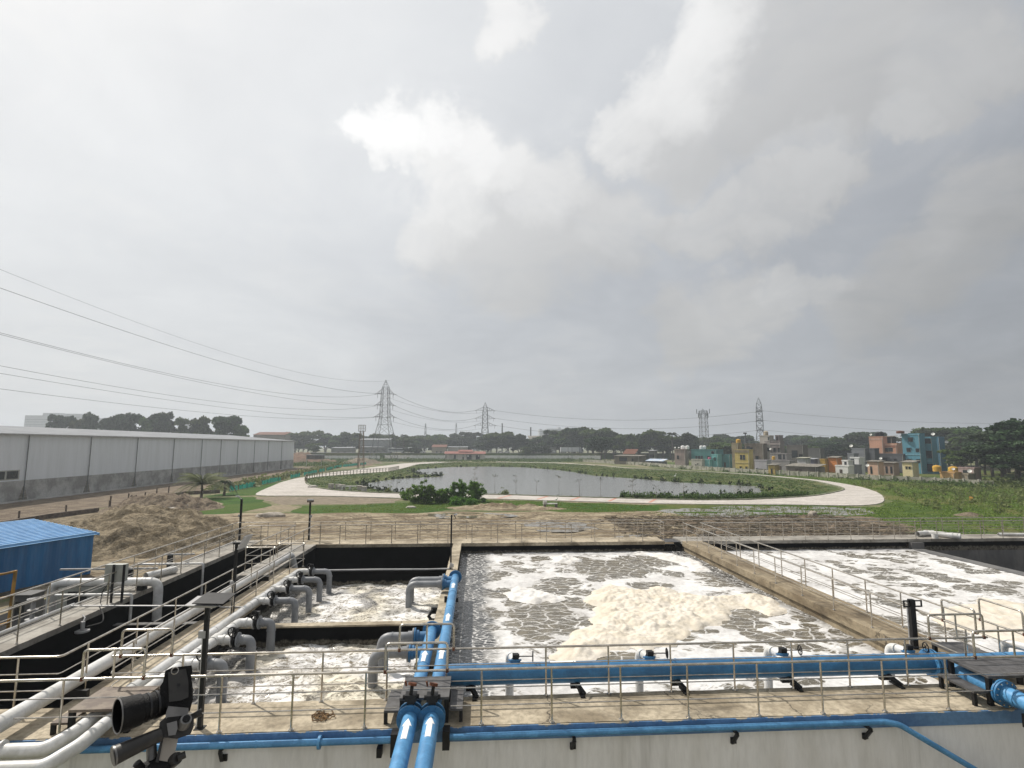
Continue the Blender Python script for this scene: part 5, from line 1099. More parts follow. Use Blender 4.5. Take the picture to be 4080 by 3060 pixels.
row([(-150, 430, 15), (-142, 430, 16.7), (-132, 430, 18), (-121, 440, 16.4), (-112, 430, 15), (-97, 430, 16.9), (-90, 436, 15), (-79, 430, 17.8), (-70, 432, 15.5), (-56, 420, 14), (-50, 450, 14.5), (-43, 450, 15.8), (-36, 480, 18.4), (-28, 470, 16), (-21, 480, 17.2), (-14, 470, 15.5), (-7, 480, 18.5), (0, 470, 15)], 12, 'hazy round tree in the left distant tree line', 'distant tree line on the left', dup=3, wf=1.15)
row([(8, 420, 14.8), (14.6, 400, 17), (23.3, 400, 16.5), (31.7, 390, 15.3), (40, 400, 9.5), (58, 392, 15.8), (57, 390, 17.9), (61, 384, 18.7), (66, 382, 18.4), (70, 380, 19.4), (74, 376, 18.6), (71, 370, 19.2), (78.7, 360, 18.6), (84, 350, 16.7), (90, 350, 15), (94.6, 340, 16.3), (101, 350, 14), (106, 360, 14.4), (112, 344, 15), (115, 340, 16.8), (123, 336, 14.4), (130, 330, 15.2), (137, 330, 14)], 9, 'dark bushy tree in the middle tree line', 'distant tree line in the middle', dup=3, wf=1.1)
row([(150, 345, 13.5), (165, 350, 14), (180, 360, 14.5), (197, 420, 16.4), (193, 400, 15), (205, 400, 14.2), (216, 420, 15.4), (225, 400, 13.5), (238, 400, 14), (250, 400, 14.8), (261, 420, 16.6), (266, 400, 14.3), (240, 360, 13.5), (233, 350, 13.6), (226, 330, 12.6), (232, 320, 12.2), (228, 300, 16.1), (220, 300, 14), (236, 300, 14)], 12, 'dark green tree behind the coloured houses', 'trees behind the houses', dup=3, wf=1.2)
row([(119, 255, 9.6), (128, 262, 8.6), (140, 262, 9.4), (152, 265, 9), (165, 260, 9.2), (178, 262, 9.6), (190, 262, 9.5), (204, 262, 10)], 9, 'lower dense tree close behind the house roofs', 'trees behind the houses', dup=3, wf=1.5)
row([(208, 230, 16.1), (214, 226, 15.6), (205, 225, 15), (222, 232, 13.6), (226, 230, 14.2), (213, 210, 14.4), (208, 212, 13), (190, 200, 12.4), (166, 160, 11.9), (176, 168, 12), (158, 156, 9.5), (150, 148, 9)], 7, 'big dark tree beyond the blue house', 'trees right of the blue house', dup=2, wf=1.45)
row([(130, 119, 13.8), (137, 124, 12.4), (143.6, 135, 12.5), (134, 112, 11), (126, 122, 8.5), (139, 116, 10), (150, 130, 12), (124, 116, 6.5), (128, 108, 6)], 3, 'large dark tree at the right meadow edge', 'trees at the right edge', dup=1, wf=1.4)
tree(68, 292, 12.6, 2, 'broad round leafy tree standing alone in front of the middle tree line', None, 1.15)
for x, y, h, l in ((-42, 352, 8.5, 'dark bush beside the highway left of the red roofed hut'), (37, 352, 9.5, 'leafy tree hiding the highway behind the red roofed hut'), (46, 356, 8, 'small tree by the highway before the pale gabled building'), (31, 345, 7.5, 'bushy tree just right of the red roofed hut'), (-104, 350, 9, 'scrubby tree between warehouse and lattice mast'), (-120, 345, 9, 'scrubby tree nearest the warehouse end')):
    tree(x, y, h, rg.randrange(7), l, None, 1.2)

def palm(label, x, y, h, fr, n, m='palm_leaf', droop=.9, seed=0, r=.18, leafw=.05):
    t = thing('palm_tree', label, 'palm', (x, y, 0)); rg = random.Random(seed); b = MB(); b.tube([(0, 0, 0), (.1, 0, h*.5), (0, 0, h)], [r*1.3, r, r*.8], 8); local(b, 'trunk', 'bark', t)
    f = MB()
    for i in range(n):
        a = 2*math.pi*i/n+rg.uniform(-.2, .2); el = rg.uniform(.1, 1.25); L = fr*rg.uniform(.85, 1.1); prev = None; k = 9
        ca, sa = math.cos(a), math.sin(a); pts = []
        for j in range(k+1):
            s = j/k; rr = L*s*math.cos(el*(1-s*.3)); zz = h+L*s*math.sin(el)-droop*L*s*s*.8; pts.append(Vector((ca*rr, sa*rr, zz)))
        f.tube(pts, [.03*(1-.7*j/k)*fr/2.5 for j in range(k+1)], 3)
        for j in range(1, k*4):
            s = j/(k*4); i0 = min(k-1, int(s*k)); p = pts[i0].lerp(pts[i0+1], s*k-i0); ll = fr*.24*(1-abs(2*s-.9)*.6)
            for sd_ in (-1, 1):
                d = Vector((-sa*sd_, ca*sd_, -.35-.3*rg.random()))+Vector((ca, sa, 0))*.35; d.normalize(); q = p+d*ll; wv = Vector((ca, sa, .1))*leafw*fr*.4
                f.v += [tuple(p-wv*.5), tuple(p+wv*.5), tuple(q)]; nn = len(f.v); f.f.append((nn-3, nn-2, nn-1))
    local(f, 'fronds', m, t, None, False); return t
palm('young feathery date palm beside the green netting', -44.5, 91, 2.3, 4.7, 54, seed=1, droop=.75, leafw=.022)
palm('small dark palm with hanging fronds at the start of the green netting', -43.4, 96.5, 2.2, 2.4, 30, 'leaf_dark', 1.5, 2)
palm('tall coconut palm rising beyond the lattice pylon', -54, 400, 15.5, 5, 20, 'leaf_dark', 1., 3, .3, .12)
palm('tall coconut palm above the middle tree line behind the houses', 107.5, 290, 15, 4.6, 22, 'leaf_dark', 1., 4, .3, .12)
palm('coconut palm with broad fronds left of the pink and teal houses', 88, 300, 10, 4.6, 22, 'leaf_mid', 1., 7, .3, .12)
palm('big coconut palm between blue house and right hand trees', 181, 190, 11.2, 5.2, 26, 'leaf_mid', 1.1, 5, .3, .12)
palm('slim palm crown poking above the right hand tree belt', 192, 190, 12.4, 2.6, 16, 'leaf_dark', .7, 6, .25, .12)

def bush(label, x, y, w_, h, n, seed, stems=9):
    t = thing('bush', label, 'bush', (x, y, 0), 'bushes in front of the pond'); rng = np.random.default_rng(seed); P = []
    st = MB(); rg = random.Random(seed)
    for i in range(stems):
        a = rg.uniform(0, 6.28); r = w_*.42*math.sqrt(rg.random()); x1, y1 = r*math.cos(a), r*math.sin(a)*.6; hh = h*(1-.35*(r/(w_*.5))**2)*rg.uniform(.72, 1.02)
        st.tube([(x1*.5, y1*.5, 0), (x1*.8, y1*.8, hh*.5), (x1, y1, hh*.95)], [.045, .03, .012], 5)
        for _ in range(11):
            c = np.array([x1+rg.gauss(0, .36), y1+rg.gauss(0, .3), hh*rg.uniform(.12, .97)]); k = n//(stems*11); d = rng.normal(size=(k, 3)); d /= np.linalg.norm(d, axis=1)[:, None]; P.append(c+d*rng.uniform(.25, 1, k)[:, None]*np.array([.34, .34, .30]))
    local(st, 'stems', 'twig', t)
    V, F = leaf_quads(np.concatenate(P), .12, rng, 0, .6); V[:, 2] = np.maximum(V[:, 2], .05); mobj('leaves', arr_mesh('leaves', V, F, 'leaf_bright'), t); return t
bush('leafy bush at the left end of the row in front of the pond', -8.0, 81.8, 3.6, 3.6, 6500, 1, 12)
bush('tallest narrow bush in the middle of the row in front of the pond', -2.9, 82.6, 2.4, 3.8, 5000, 2, 9)
bush('broad bush at the right end of the row in front of the pond', -.1, 84.0, 3.0, 3.6, 6500, 3, 12)
bush('low straggly bush filling the gap left of the tallest one', -5.4, 83, 3.0, 2.4, 4200, 4, 9)
bush('low light green bush at the foot of the row', -2.4, 80.2, 3.6, 1.3, 3500, 5, 10)
bush('small bush sprouting at the path side of the left bush', -11.2, 87.5, 1.3, 1.6, 1200, 6, 5)

def sapling(x, y, h, seed, tiers):
    t = thing('sapling', 'S', 'sapling', (x, y, .02), 'young saplings along the near pond kerb'); rg = random.Random(seed); s = MB().tube([(0, 0, 0), (rg.uniform(-.05, .05), 0, h*.5), (0, 0, h)], [.03, .024, .015], 5)
    C = []
    for k in range(tiers):
        z = h*(1-.30*k/max(1, tiers)*2) if tiers > 1 else h; sp = rg.uniform(.25, .5)+.1*k
        for i in range(rg.randint(3, 6)):
            a = rg.uniform(0, 6.28); e = (math.cos(a)*sp, math.sin(a)*sp, z+rg.uniform(.0, .35)); s.tube([(0, 0, z-.1), e], .016, 4); C += [(e[0]+rg.gauss(0, .1), e[1]+rg.gauss(0, .1), e[2]+rg.gauss(0, .04)) for _ in range(2)]
    for i in range(10): C.append((rg.gauss(0, .22), rg.gauss(0, .22), abs(rg.gauss(0, .22))))
    local(s, 'stem', 'twig', t); V, F = leaf_quads(np.array(C), .12, np.random.default_rng(seed), .3, .5); mobj('leaves', arr_mesh('leaves', V, F, 'leaf_dark'), t); return t
SAP = [(-18.4, 102.5, 1.6, 1), (-14.4, 99.2, 1.8, 1), (-9.0, 98.2, 3.0, 1), (-.35, 96.6, 4.4, 3), (3.2, 95.9, 3.2, 1), (6.9, 95, 3.2, 2), (10.4, 93.6, 2.4, 1), (14.1, 92.1, 3.2, 1), (17.3, 90.6, 2.6, 1), (20.6, 89.2, 2.9, 1), (25.5, 87.4, 2.8, 2), (29.2, 86.6, 2.0, 1), (33.2, 85.2, 2.8, 2)]
ORD = ['first', 'second', 'third', 'fourth', 'fifth', 'sixth', 'seventh', 'eighth', 'ninth', 'tenth', 'eleventh', 'twelfth', 'thirteenth']
for i, q in enumerate(SAP): sapling(*q[:3], 60+i, q[3])['label'] = 'thin young sapling on the near pond kerb, %s from the left' % ORD[i]
for i, (x, y, l) in enumerate(((-16.2, 100.8, 'left'), (-12.2, 98.8, 'second'), (4.9, 95.2, 'right'))):
    o = clumps('grass_clump', 5, (lambda X, Y: lambda r: (X+r.normal()*.25, Y+r.normal()*.2))(x, y), .5, .9, 60, .16, 'leaf_dry', 80+i, '', -1.5); del o['kind']; tag(o, '%s dry grass tussock standing on the near pond kerb' % l, 'grass clump', 'tussocks on the pond kerb')

# ------------------------------------------------------------------ fences and walls
def line_pts(P, d):
    P = [Vector((*p, 0)) for p in P]; out = []; carry = 0
    for a, b in zip(P[:-1], P[1:]):
        L = (b-a).length; s = carry
        while s < L: out.append(a.lerp(b, s/L)); s += d
        carry = s-L
    return out
t = thing('path_fence', 'wooden post and rail fence curving along the left pond path', 'fence', (-38.5, 124, 0))
FP = [(-38.2, 124.6), (-41.5, 134), (-43.6, 142), (-42.6, 151), (-36.6, 164.8), (-28.8, 179.5), (-28.0, 197)]
MB().tube([(x, y, 1.25) for x, y in FP], .07, 6, fil=3).build('rail', 'bamboo', t); MB().tube([(x, y, .7) for x, y in FP], .04, 6, fil=3).build('rail', 'bamboo', t)
pm = MB().box(-.08, .08, -.08, .08, 0, 1.33).mesh('post', 'bamboo', False)
for q in line_pts(FP, 1.55):
    o = bpy.data.objects.new('post', pm); sc.collection.objects.link(o); o.parent = t; o.location = (q.x+38.5, q.y-124, 0)
t = thing('net_fence', 'torn green netting fence on stakes between path and warehouse', 'fence', (-45.9, 103, 0)); rg = random.Random(4)
NP = line_pts([(-45.9, 104), (-46.2, 116), (-48.2, 142), (-49.4, 169), (-53.6, 215), (-50, 250)], 2.1)
sm = MB().tube([(0, 0, 0), (0, 0, 1.5)], .05, 5).mesh('stake', 'wood')
for i, q in enumerate(NP[:-1]):
    if i % 2 == 0: o = bpy.data.objects.new('stake', sm); sc.collection.objects.link(o); o.parent = t; o.location = (q.x+45.9, q.y-103, 0)
    if rg.random() < .78:
        r_ = NP[i+1]; b = MB(); n = 5
        for k in range(n):
            a = q.lerp(r_, k/n); c = q.lerp(r_, (k+1)/n); w1, w2 = .18*math.sin(k*2.1+i), .18*math.sin((k+1)*2.1+i); h1, h2 = .95+.15*math.sin(i+k), .95+.15*math.sin(i+k+1); b.quad((a.x+w1, a.y, .05), (c.x+w2, c.y, .05), (c.x+w2, c.y, h2), (a.x+w1, a.y, h1))
        b.build('net_panel', 'net_green', t)
def wall_run(label, P, h, th, d, m='compound', pil=True, cat='wall', ph=.15):
    t = thing('boundary_wall', label, cat, (P[0][0], P[0][1], 0)); b = MB()
    for a, c in zip(P[:-1], P[1:]):
        a, c = Vector((*a, 0)), Vector((*c, 0)); d_ = (c-a).normalized(); n_ = Vector((-d_.y, d_.x, 0))*th/2
        q = [a-n_, c-n_, c+n_, a+n_]; b.add([(v.x, v.y, 0) for v in q]+[(v.x, v.y, h) for v in q], [(3, 2, 1, 0), (4, 5, 6, 7), (0, 1, 5, 4), (1, 2, 6, 5), (2, 3, 7, 6), (3, 0, 4, 7)])
    b.build('wall_panel', m, t, False)
    if pil:
        pm = MB().box(-th*.9, th*.9, -th*.9, th*.9, 0, h+ph).mesh('pillar', m, False)
        for q in line_pts(P, d)[:99]: o = bpy.data.objects.new('pillar', pm); sc.collection.objects.link(o); o.parent = t; o.location = (q.x-P[0][0], q.y-P[0][1], 0)
    return t
wall_run('weathered grey compound wall with pillars below the coloured houses', [(58, 292), (66, 262), (75.1, 238), (77.5, 205), (85.9, 173), (92, 156.6), (97.2, 146), (102.3, 130), (107.6, 121.5), (111.5, 110)], 1.35, .22, 2.9)
wall_run('low brick boundary wall beside the dirt track and warehouse', [(-49.9, 55), (-50.0, 67), (-48.6, 73.4)], .55, .3, 3, 'brick', False)
wall_run('low dark brick wall between the big sand heap and young palm', [(-50.5, 84), (-50.6, 97.6), (-46.2, 101)], .6, .3, 3, 'brick', False)
for i, (x, y) in enumerate(((-50.4, 63.6), (-49.8, 69.6), (-48.6, 75.5), (-51.4, 80), (-51.5, 84), (-51.5, 88), (-52, 92), (-54, 99))):
    tag(MB().beam((x, y, 0), (x+rg.uniform(-.06, .06), y, 1.35+rg.uniform(-.1, .15)), .13).build('fence_post', 'wood', None, False), 'dark wooden fence post along the dirt track, %s from the camera' % ORD[i], 'post', 'fence posts along the dirt track')
t = thing('cable_reel', 'dark wooden cable reel on a stand beside the dirt track', 'reel', (-48.6, 80, 0)); MB().disc((-48.7, 80.1, .95), (1, .35, 0), .62, .1, 18).disc((-48.2, 80.25, .95), (1, .35, 0), .62, .1, 18).disc((-48.45, 80.17, .95), (1, .35, 0), .3, .5, 14).build('reel_drum', 'wood', t)
MB().tube([(-49.3, 79.9, .95), (-47.5, 80.5, .95)], .05, 6).beam((-49.2, 79.9, 0), (-49.2, 79.9, .95), .08).beam((-47.6, 80.5, 0), (-47.6, 80.5, .95), .08).build('stand', 'black_metal', t)

# ------------------------------------------------------------------ warehouse
t = thing('warehouse', 'very long grey metal clad warehouse with stained concrete base along the left', 'warehouse', (-70, 30, 0))
b = MB(); xw = -70.0; y0, y1 = 40, 211
MB().box(-118, xw-.02, y0, y1, 3.1, 10.25).build('cladding', 'cladding', t, False)
MB().box(-118, xw+.05, y0, y1+.1, 0, 3.09).build('lower_wall', 'warehouse_base', t, False)
MB().add([(xw+.5, y0, 10.26), (xw+.5, y1+.4, 10.26), (-94, y1+.4, 12.3), (-94, y0, 12.3), (-118.5, y1+.4, 10.26), (-118.5, y0, 10.26)], [(0, 1, 2, 3), (3, 2, 4, 5)]).build('roof', 'roof_metal', t, False)
MB().box(xw+.02, xw+.5, y0, y1+.4, 10.05, 10.25).build('gutter', 'lamp_grey', t, False)
for y in (60.5, 74.5, 88.6, 102.2, 115.6, 129, 141.7, 151.9, 162.3, 174.2, 185.5, 197.8): MB().tube([(xw+.12, y, 10.0), (xw+.12, y, .2)], .07, 8).build('downpipe', 'downpipe', t)
w_ = MB().box(xw-.01, xw+.03, 68.6, 87.6, 3.3, 4.75).build('window', 'cabinet', t, False)
for k in range(8): MB().box(xw+.031, xw+.05, 68.9+k*2.35, 70.9+k*2.35, 3.45, 4.6).build('pane', 'window_dark', w_, False)
for y in (88.6, 102.2, 115.6, 129, 151.9, 174.2, 197.8):
    st = MB().add([(xw+.06, y-.9, 0), (xw+.06, y+.9, 0), (xw+.06, y+.16, 2.2), (xw+.06, y-.16, 2.2)], [(0, 1, 2, 3)]).build('damp_stain', 'fascia', t, False, 'dark damp stain below the downpipe')
    st.location.x += .006
struct(MB().box(-69.9, -68.6, 40, 211, 0, .12).build('kerb', 'warehouse_base', None, False))
t = thing('guard_hut', 'small hut with white roof at the far end of the warehouse', 'hut', (-68, 222, 0)); MB().box(-68, -62, 220, 224, 3.0, 4.6).build('wall', 'basin_wall', t, False); MB().box(-68.3, -61.6, 219.6, 224.4, 4.61, 4.8).build('roof', 'roof_metal', t, False)
for x in (-68, -62.2): MB().box(x, x+.2, 220, 220.2, 0, 3.0).build('leg', 'cabinet', t, False)

# ------------------------------------------------------------------ pylons and masts
def lattice(b, levels, w, faces=4, r=.09):
    """legs and cross bracing of a square tower; levels: list of (z, half width)"""
    for i in range(len(levels)-1):
        z0, a = levels[i]; z1, c = levels[i+1]; C0 = [(-a, -a), (a, -a), (a, a), (-a, a)]; C1 = [(-c, -c), (c, -c), (c, c), (-c, c)]
        for k in range(4):
            k2 = (k+1) % 4; b.beam((*C0[k], z0), (*C1[k], z1), r*2.0); b.beam((*C0[k], z0), (*C1[k2], z1), r); b.beam((*C0[k2], z0), (*C1[k], z1), r); b.beam((*C1[k], z1), (*C1[k2], z1), r)
    return b
def pylon(label, x, y, H, base, arms, rz, armlen, m='galv', r=.1, tension=True):
    t = thing('pylon', label, 'pylon', (x, y, 0), 'high voltage pylons', rz); s = H/45.
    L = [(0, base/2), (8*s, base*.40), (14.5*s, base*.33), (20*s, base*.25)]+[(z, (1.95+(37.6*s-z)/(14*s)*.5)*s*.95) for z in (24*s, 27.5*s, 31*s, 34.5*s, 37.6*s)]
    L[3] = (20*s, base*.235)
    local(lattice(MB(), L+[(41.0*s, 1.45*s)], 0, r=r*1.3), 'tower_frame', m, t, None, False)
    pk = MB(); c = 1.45*s
    for q in ((-c, -c), (c, -c), (c, c), (-c, c)): pk.beam((*q, 41*s), (0, 0, 45*s), r*1.4)
    for z in (42.3, 43.5): k = c*(45-z)/4; [pk.beam((a*k, b_*k, z*s), (a2*k, b2*k, z*s), r) for (a, b_), (a2, b2) in (((-1, -1), (1, -1)), ((1, -1), (1, 1)), ((1, 1), (-1, 1)), ((-1, 1), (-1, -1)))]
    local(pk, 'peak', m, t, None, False)
    for z, al in zip(arms, armlen):
        for sd_ in (-1, 1):
            a = MB(); c = 1.6*s; tip = (sd_*al, 0, z)
            for yy in (-c, c): a.beam((sd_*c, yy, z), tip, r*1.4); a.beam((sd_*c, yy, z+2.6*s), tip, r*1.4)
            for k in (.3, .6):
                px = sd_*(c+(al-c)*k); a.beam((px, -c*(1-k), z), (px, c*(1-k), z), r); a.beam((px, c*(1-k), z), (px, c*(1-k), z+2.6*s*(1-k)), r); a.beam((px, -c*(1-k), z), (px, -c*(1-k), z+2.6*s*(1-k)), r)
            local(a, 'cross_arm', m, t, None, False)
            if tension:
                for yy in (-1, 1): local(MB().tube([tip, (sd_*(al+.2), yy*2.6*s, z-.5*s)], .16, 6), 'insulator', 'glass_insul', t)
                local(MB().tube([(sd_*(al-.6), 0, z), (sd_*(al-.6), 0, z-2.6*s)], .11, 6), 'insulator', 'glass_insul', t)
            else: local(MB().tube([tip, (sd_*al, 0, z-2.2*s)], .14, 6), 'insulator', 'glass_insul', t)
    return t
H1, H2, H3 = 45.0, 42.6, 44.4
P1 = (-51.2, 300.); P2 = (6.1, 420.); P3 = (207., 380.)
A1 = (37.3, 31.0, 24.4); rz1 = R_(28)
pylon('tall steel lattice pylon with three cross arms left of the pond', *P1, H1, 12.5, A1, rz1, (5.0, 5.0, 5.6), r=.085)
A2 = (36.2, 30.1, 24.5); rz2 = R_(5)
pylon('smaller steel lattice pylon rising behind the red roofed hut', *P2, H2, 11, A2, rz2, (7.4, 7.4, 8.2), r=.11)
A3 = (34.4, 27.5, 20.6); rz3 = R_(65)
pylon('slim lattice pylon seen side on behind the grey house', *P3, H3, 8.5, A3, rz3, (7, 7, 7), r=.10)
def tips(P, rz, arms, al, sd_): return [Vector((P[0]+sd_*a*math.cos(rz), P[1]+sd_*a*math.sin(rz), z)) for z, a in zip(arms, al)]
def cable(label, a, b_, sag, r, group):
    a, b_ = Vector(a), Vector(b_); n = 40; pts = []
    for i in range(n+1): s = i/n; p = a.lerp(b_, s); p.z -= 4*sag*s*(1-s); pts.append(p)
    o = MB().tube(pts, [r*max(.55, min(1.25, p.length/300)) for p in pts], 5).build('power_cable', 'cable'); return tag(o, label, 'cable', group)
B0 = (-81.9, 70.)
CW = [((-49.1, 300, 44.6), 39.4, 7.7, .045, 'faint top earth wire sweeping up to the left from the near pylon peak'), ((-54.1, 300, 37.3), 36, 5, .075, 'uppermost thick power cable sweeping up left from the near pylon'),
 ((-54.1, 300, 37.2), 28.5, 6.6, .065, 'second power cable from the top arm sweeping left'), ((-53.2, 300, 31.0), 28.1, 4.7, .065, 'upper power cable from the middle arm sweeping left'), ((-53.2, 300, 30.9), 22.8, 5.7, .06, 'lower power cable from the middle arm sweeping left'),
 ((-54.7, 300, 24.4), 21.3, 3.5, .06, 'upper power cable from the bottom arm sweeping left'), ((-54.7, 300, 24.3), 18.5, 3.6, .06, 'lowest power cable from the bottom arm sweeping left')]
for a, zb, sg, r, l in CW: cable(l, a, (*B0, zb), sg, r, 'power cables left of the near pylon')
nm = ('top', 'middle', 'bottom')
for i, (a, b_) in enumerate(zip(tips(P1, rz1, A1, (5.0, 5.0, 5.6), 1), tips(P2, rz2, A2, (7.4, 7.4, 8.2), -1))): cable('%s arm power cable hanging between the two pylons, nearer strand' % nm[i], a, b_, 5.0, .075, 'cables between the left pylons')
for i, (a, b_) in enumerate(zip(tips(P1, rz1, A1, (5.0, 5.0, 5.6), -1), tips(P2, rz2, A2, (7.4, 7.4, 8.2), 1))): cable('%s arm power cable hanging between the two pylons, farther strand' % nm[i], a, b_, 6.0, .05, 'cables between the left pylons')
for i, (a, b_) in enumerate(zip(tips(P2, rz2, A2, (7.4, 7.4, 8.2), 1), tips(P3, rz3, A3, (7, 7, 7), 1))): cable('%s arm power cable crossing to the slim right pylon' % nm[i], a, b_, 7.0, .07, 'cables to the right pylon')
for i, a in enumerate(tips(P3, rz3, A3, (7, 7, 7), -1)): cable('%s arm power cable leaving the slim pylon to the right' % nm[i], a, (520, 350, a.z-2), 8, .06, 'cables right of the slim pylon')
t = thing('flood_light_mast', 'brown rusty four legged lattice mast with a square frame on top', 'mast', (-42.8, 202.5, 0))
local(lattice(MB(), [(0, 1.1), (3.2, .98), (6.4, .85), (9.4, .75), (12.0, .65), (13.8, .6)], 0, r=.07), 'tower_frame', 'rust_lattice', t, None, False)
b = MB()
for z in (13.8, 16.1): b.beam((-1.2, -.6, z), (1.2, -.6, z), .13).beam((-1.2, .6, z), (1.2, .6, z), .13)
for x in (-1.2, -.4, .4, 1.2): b.beam((x, -.6, 13.8), (x, -.6, 16.1), .11).beam((x, .6, 13.8), (x, .6, 16.1), .11)
b.beam((-1.1, -.6, 14.9), (1.1, -.6, 14.9), .1); local(b, 'head_frame', 'rust_lattice', t, None, False)
t = thing('telecom_tower', 'grey telecom tower crowded with antenna panels behind the teal house', 'tower', (130, 300, 0))
local(lattice(MB(), [(z, 2.2-.02*z) for z in (0, 3, 6, 9, 12, 14.5, 17, 19.5, 22, 24.5, 27, 29)], 0, r=.09), 'tower_frame', 'galv', t, None, False)
rg = random.Random(3)
for k in range(12):
    a = k*2*math.pi/12; R1 = 3.5 if k % 2 else 2.8; z = 25.2+1.2*(k % 3); b = MB().box(-.18, .18, -.12, .12, -1.3, 1.3, Matrix.Translation((R1*math.cos(a), R1*math.sin(a), z+1)) @ Matrix.Rotation(a, 4, 'Z')); b.beam((1.8*math.cos(a), 1.8*math.sin(a), z), (R1*math.cos(a), R1*math.sin(a), z), .12); local(b, 'antenna_panel', 'downpipe', t, None, False)
for k, z in ((0, 20), (2, 21.5), (3, 18)): local(MB().disc((2.6*math.cos(k*1.6), 2.6*math.sin(k*1.6), z), (math.cos(k*1.6), math.sin(k*1.6), 0), .5, .3), 'dish', 'lamp_grey', t)
for x, y, h, l in ((23.3, 500, 28.9, 'slender dark chimney poking above the middle trees'), (45.1, 450, 23.6, 'slender dark chimney left of the hazy towers')):
    t = thing('chimney', l, 'chimney', (x, y, 0), 'slender chimneys'); local(MB().tube([(0, 0, 0), (0, 0, h)], [.75, .55], 10), 'stack', 'galv', t); local(MB().tube([(0, 0, h), (0, 0, h+.5)], .65, 10), 'cap', 'galv', t)
for x, y, h, l in ((-86, 900, 45, 'very distant hazy mast left of the red roofed hut'), (-35, 900, 46, 'very distant hazy pylon above the trees')):
    t = thing('distant_mast', l, 'mast', (x, y, 0), 'very distant masts'); local(lattice(MB(), [(0, 2.4), (12, 1.9), (24, 1.4), (34, 1.0), (h, .5)], 0, r=.35), 'tower_frame', 'galv', t, None, False)

# ------------------------------------------------------------------ houses of the village
def house(label, cx, cy, w_, h, col, dirt=.35, d=None, wins=(), par=.35, rz=None, roof=None, group='houses beyond the compound wall', z0=0., cat='house', dark=None, door=None, bands=()):
    """box house turned toward the pond; wins: (x0, x1, z0, z1) on the facade as fractions of w_ and metres"""
    if rz is None:
        rz = math.atan2(-cx, cy)-R_(30); w_ *= .88; d = max(2.6, w_*.45)
    d = d or max(4, w_*.9)
    t = thing('house', label, cat, (cx, cy, z0), group, rz); m = paint(col, dirt)
    H = h-par if roof is None else h
    local(MB().box(-w_/2, w_/2, 0, d, -z0, H-z0 if z0 else H), 'wall', m, t, None, False)
    if roof is None:
        b = MB(); e = .08
        for q in ((-w_/2-e, w_/2+e, -e, .16), (-w_/2-e, w_/2+e, d-.16, d+e), (-w_/2-e, -w_/2+.14, .161, d-.161), (w_/2-.14, w_/2+e, .161, d-.161)): b.box(q[0], q[1], q[2], q[3], H+.002, h)
        local(b, 'parapet', m, t, None, False)
    else:
        o_ = .4; local(MB().add([(-w_/2-o_, -o_, H+.01), (w_/2+o_, -o_, H+.01), (w_/2+o_, d+o_, H+roof[1]), (-w_/2-o_, d+o_, H+roof[1]), (-w_/2-o_, -o_, H+.12), (w_/2+o_, -o_, H+.12), (w_/2+o_, d+o_, H+roof[1]+.11), (-w_/2-o_, d+o_, H+roof[1]+.11)], [(3, 2, 1, 0), (4, 5, 6, 7), (0, 1, 5, 4), (1, 2, 6, 5), (2, 3, 7, 6), (3, 0, 4, 7)]), 'roof', roof[0], t, None, False)
    for i, q in enumerate(wins):
        a, c, z1, z2 = q[:4]; x0, x1 = -w_/2+a*w_, -w_/2+c*w_
        f = local(MB().box(x0-.06, x1+.06, -.05, -.002, z1-.06, z2+.06), 'window', m if len(q) < 5 else q[4], t, None, False)
        fo = local(MB().box(x0, x1, -.08, -.052, z1, z2), 'pane', 'window_dark', f, None, False)
        if len(q) < 6 and (z2-z1) < 1.6: local(MB().box(x0-.15, x1+.15, -.4, -.003, z2+.10, z2+.17), 'window_hood', m, f, None, False)
    if w_ > 2.4:
        local(MB().tube([(w_*.46, -.08, .1), (w_*.46, -.08, H)], .06, 6), 'drain_pipe', 'cabinet', t)
        if w_ > 3.2 and not wins: local(MB().box(-w_*.2, w_*.02, -.03, -.002, .1, 2.1), 'door', 'wood', t, None, False)
    for (z1, z2, c_) in bands: local(MB().box(-w_/2-.02, w_/2+.02, -.12, -.003, z1, z2), 'painted_band', paint(c_, .4), t, None, False)
    return t
def tank_(label, x, y, z, r, h, m, group='rooftop water tanks'):
    t = thing('water_tank', label, 'water tank', (x, y, z), group)
    b = MB().tube([(0, 0, 0), (0, 0, h*.25), (0, 0, h*.26), (0, 0, h*.5), (0, 0, h*.51), (0, 0, h*.8), (0, 0, h*.93)], [r, r, r*1.05, r, r*1.05, r, r*.6], 14); local(b, 'tank_body', m, t); local(MB().tube([(0, 0, h*.93), (0, 0, h)], r*.35, 12), 'lid', m, t); return t
def dish(label, x, y, z, r=.6):
    r *= .68
    t = thing('satellite_dish', label, 'satellite dish', (x, y, z), 'satellite dishes on the roofs'); b = MB(); n = 12; ax = Vector((-.6, -.5, .55)).normalized(); u = ax.orthogonal().normalized(); v = ax.cross(u)
    R0 = [Vector((0, 0, r))]
    for j in range(1, 4):
        for i in range(n): a = 2*math.pi*i/n; rr = r*j/3; b.v.append(tuple(Vector((0, 0, .5+r*.3))+(u*math.cos(a)+v*math.sin(a))*rr+ax*(rr*rr/r*.35)))
    b.v.append((0, 0, .5+r*.3)); c = len(b.v)-1
    for i in range(n): b.f.append((c, i, (i+1) % n))
    for j in range(2):
        for i in range(n): b.f.append((j*n+i, j*n+(i+1) % n, (j+1)*n+(i+1) % n, (j+1)*n+i))
    local(b, 'reflector', 'cart_white', t); local(MB().tube([(0, 0, 0), (0, 0, .5+r*.3)], .04, 6).tube([(0, 0, .5+r*.3), tuple(Vector((0, 0, .5+r*.3))+ax*r*.8)], .02, 5), 'mount', 'lamp_grey', t); return t
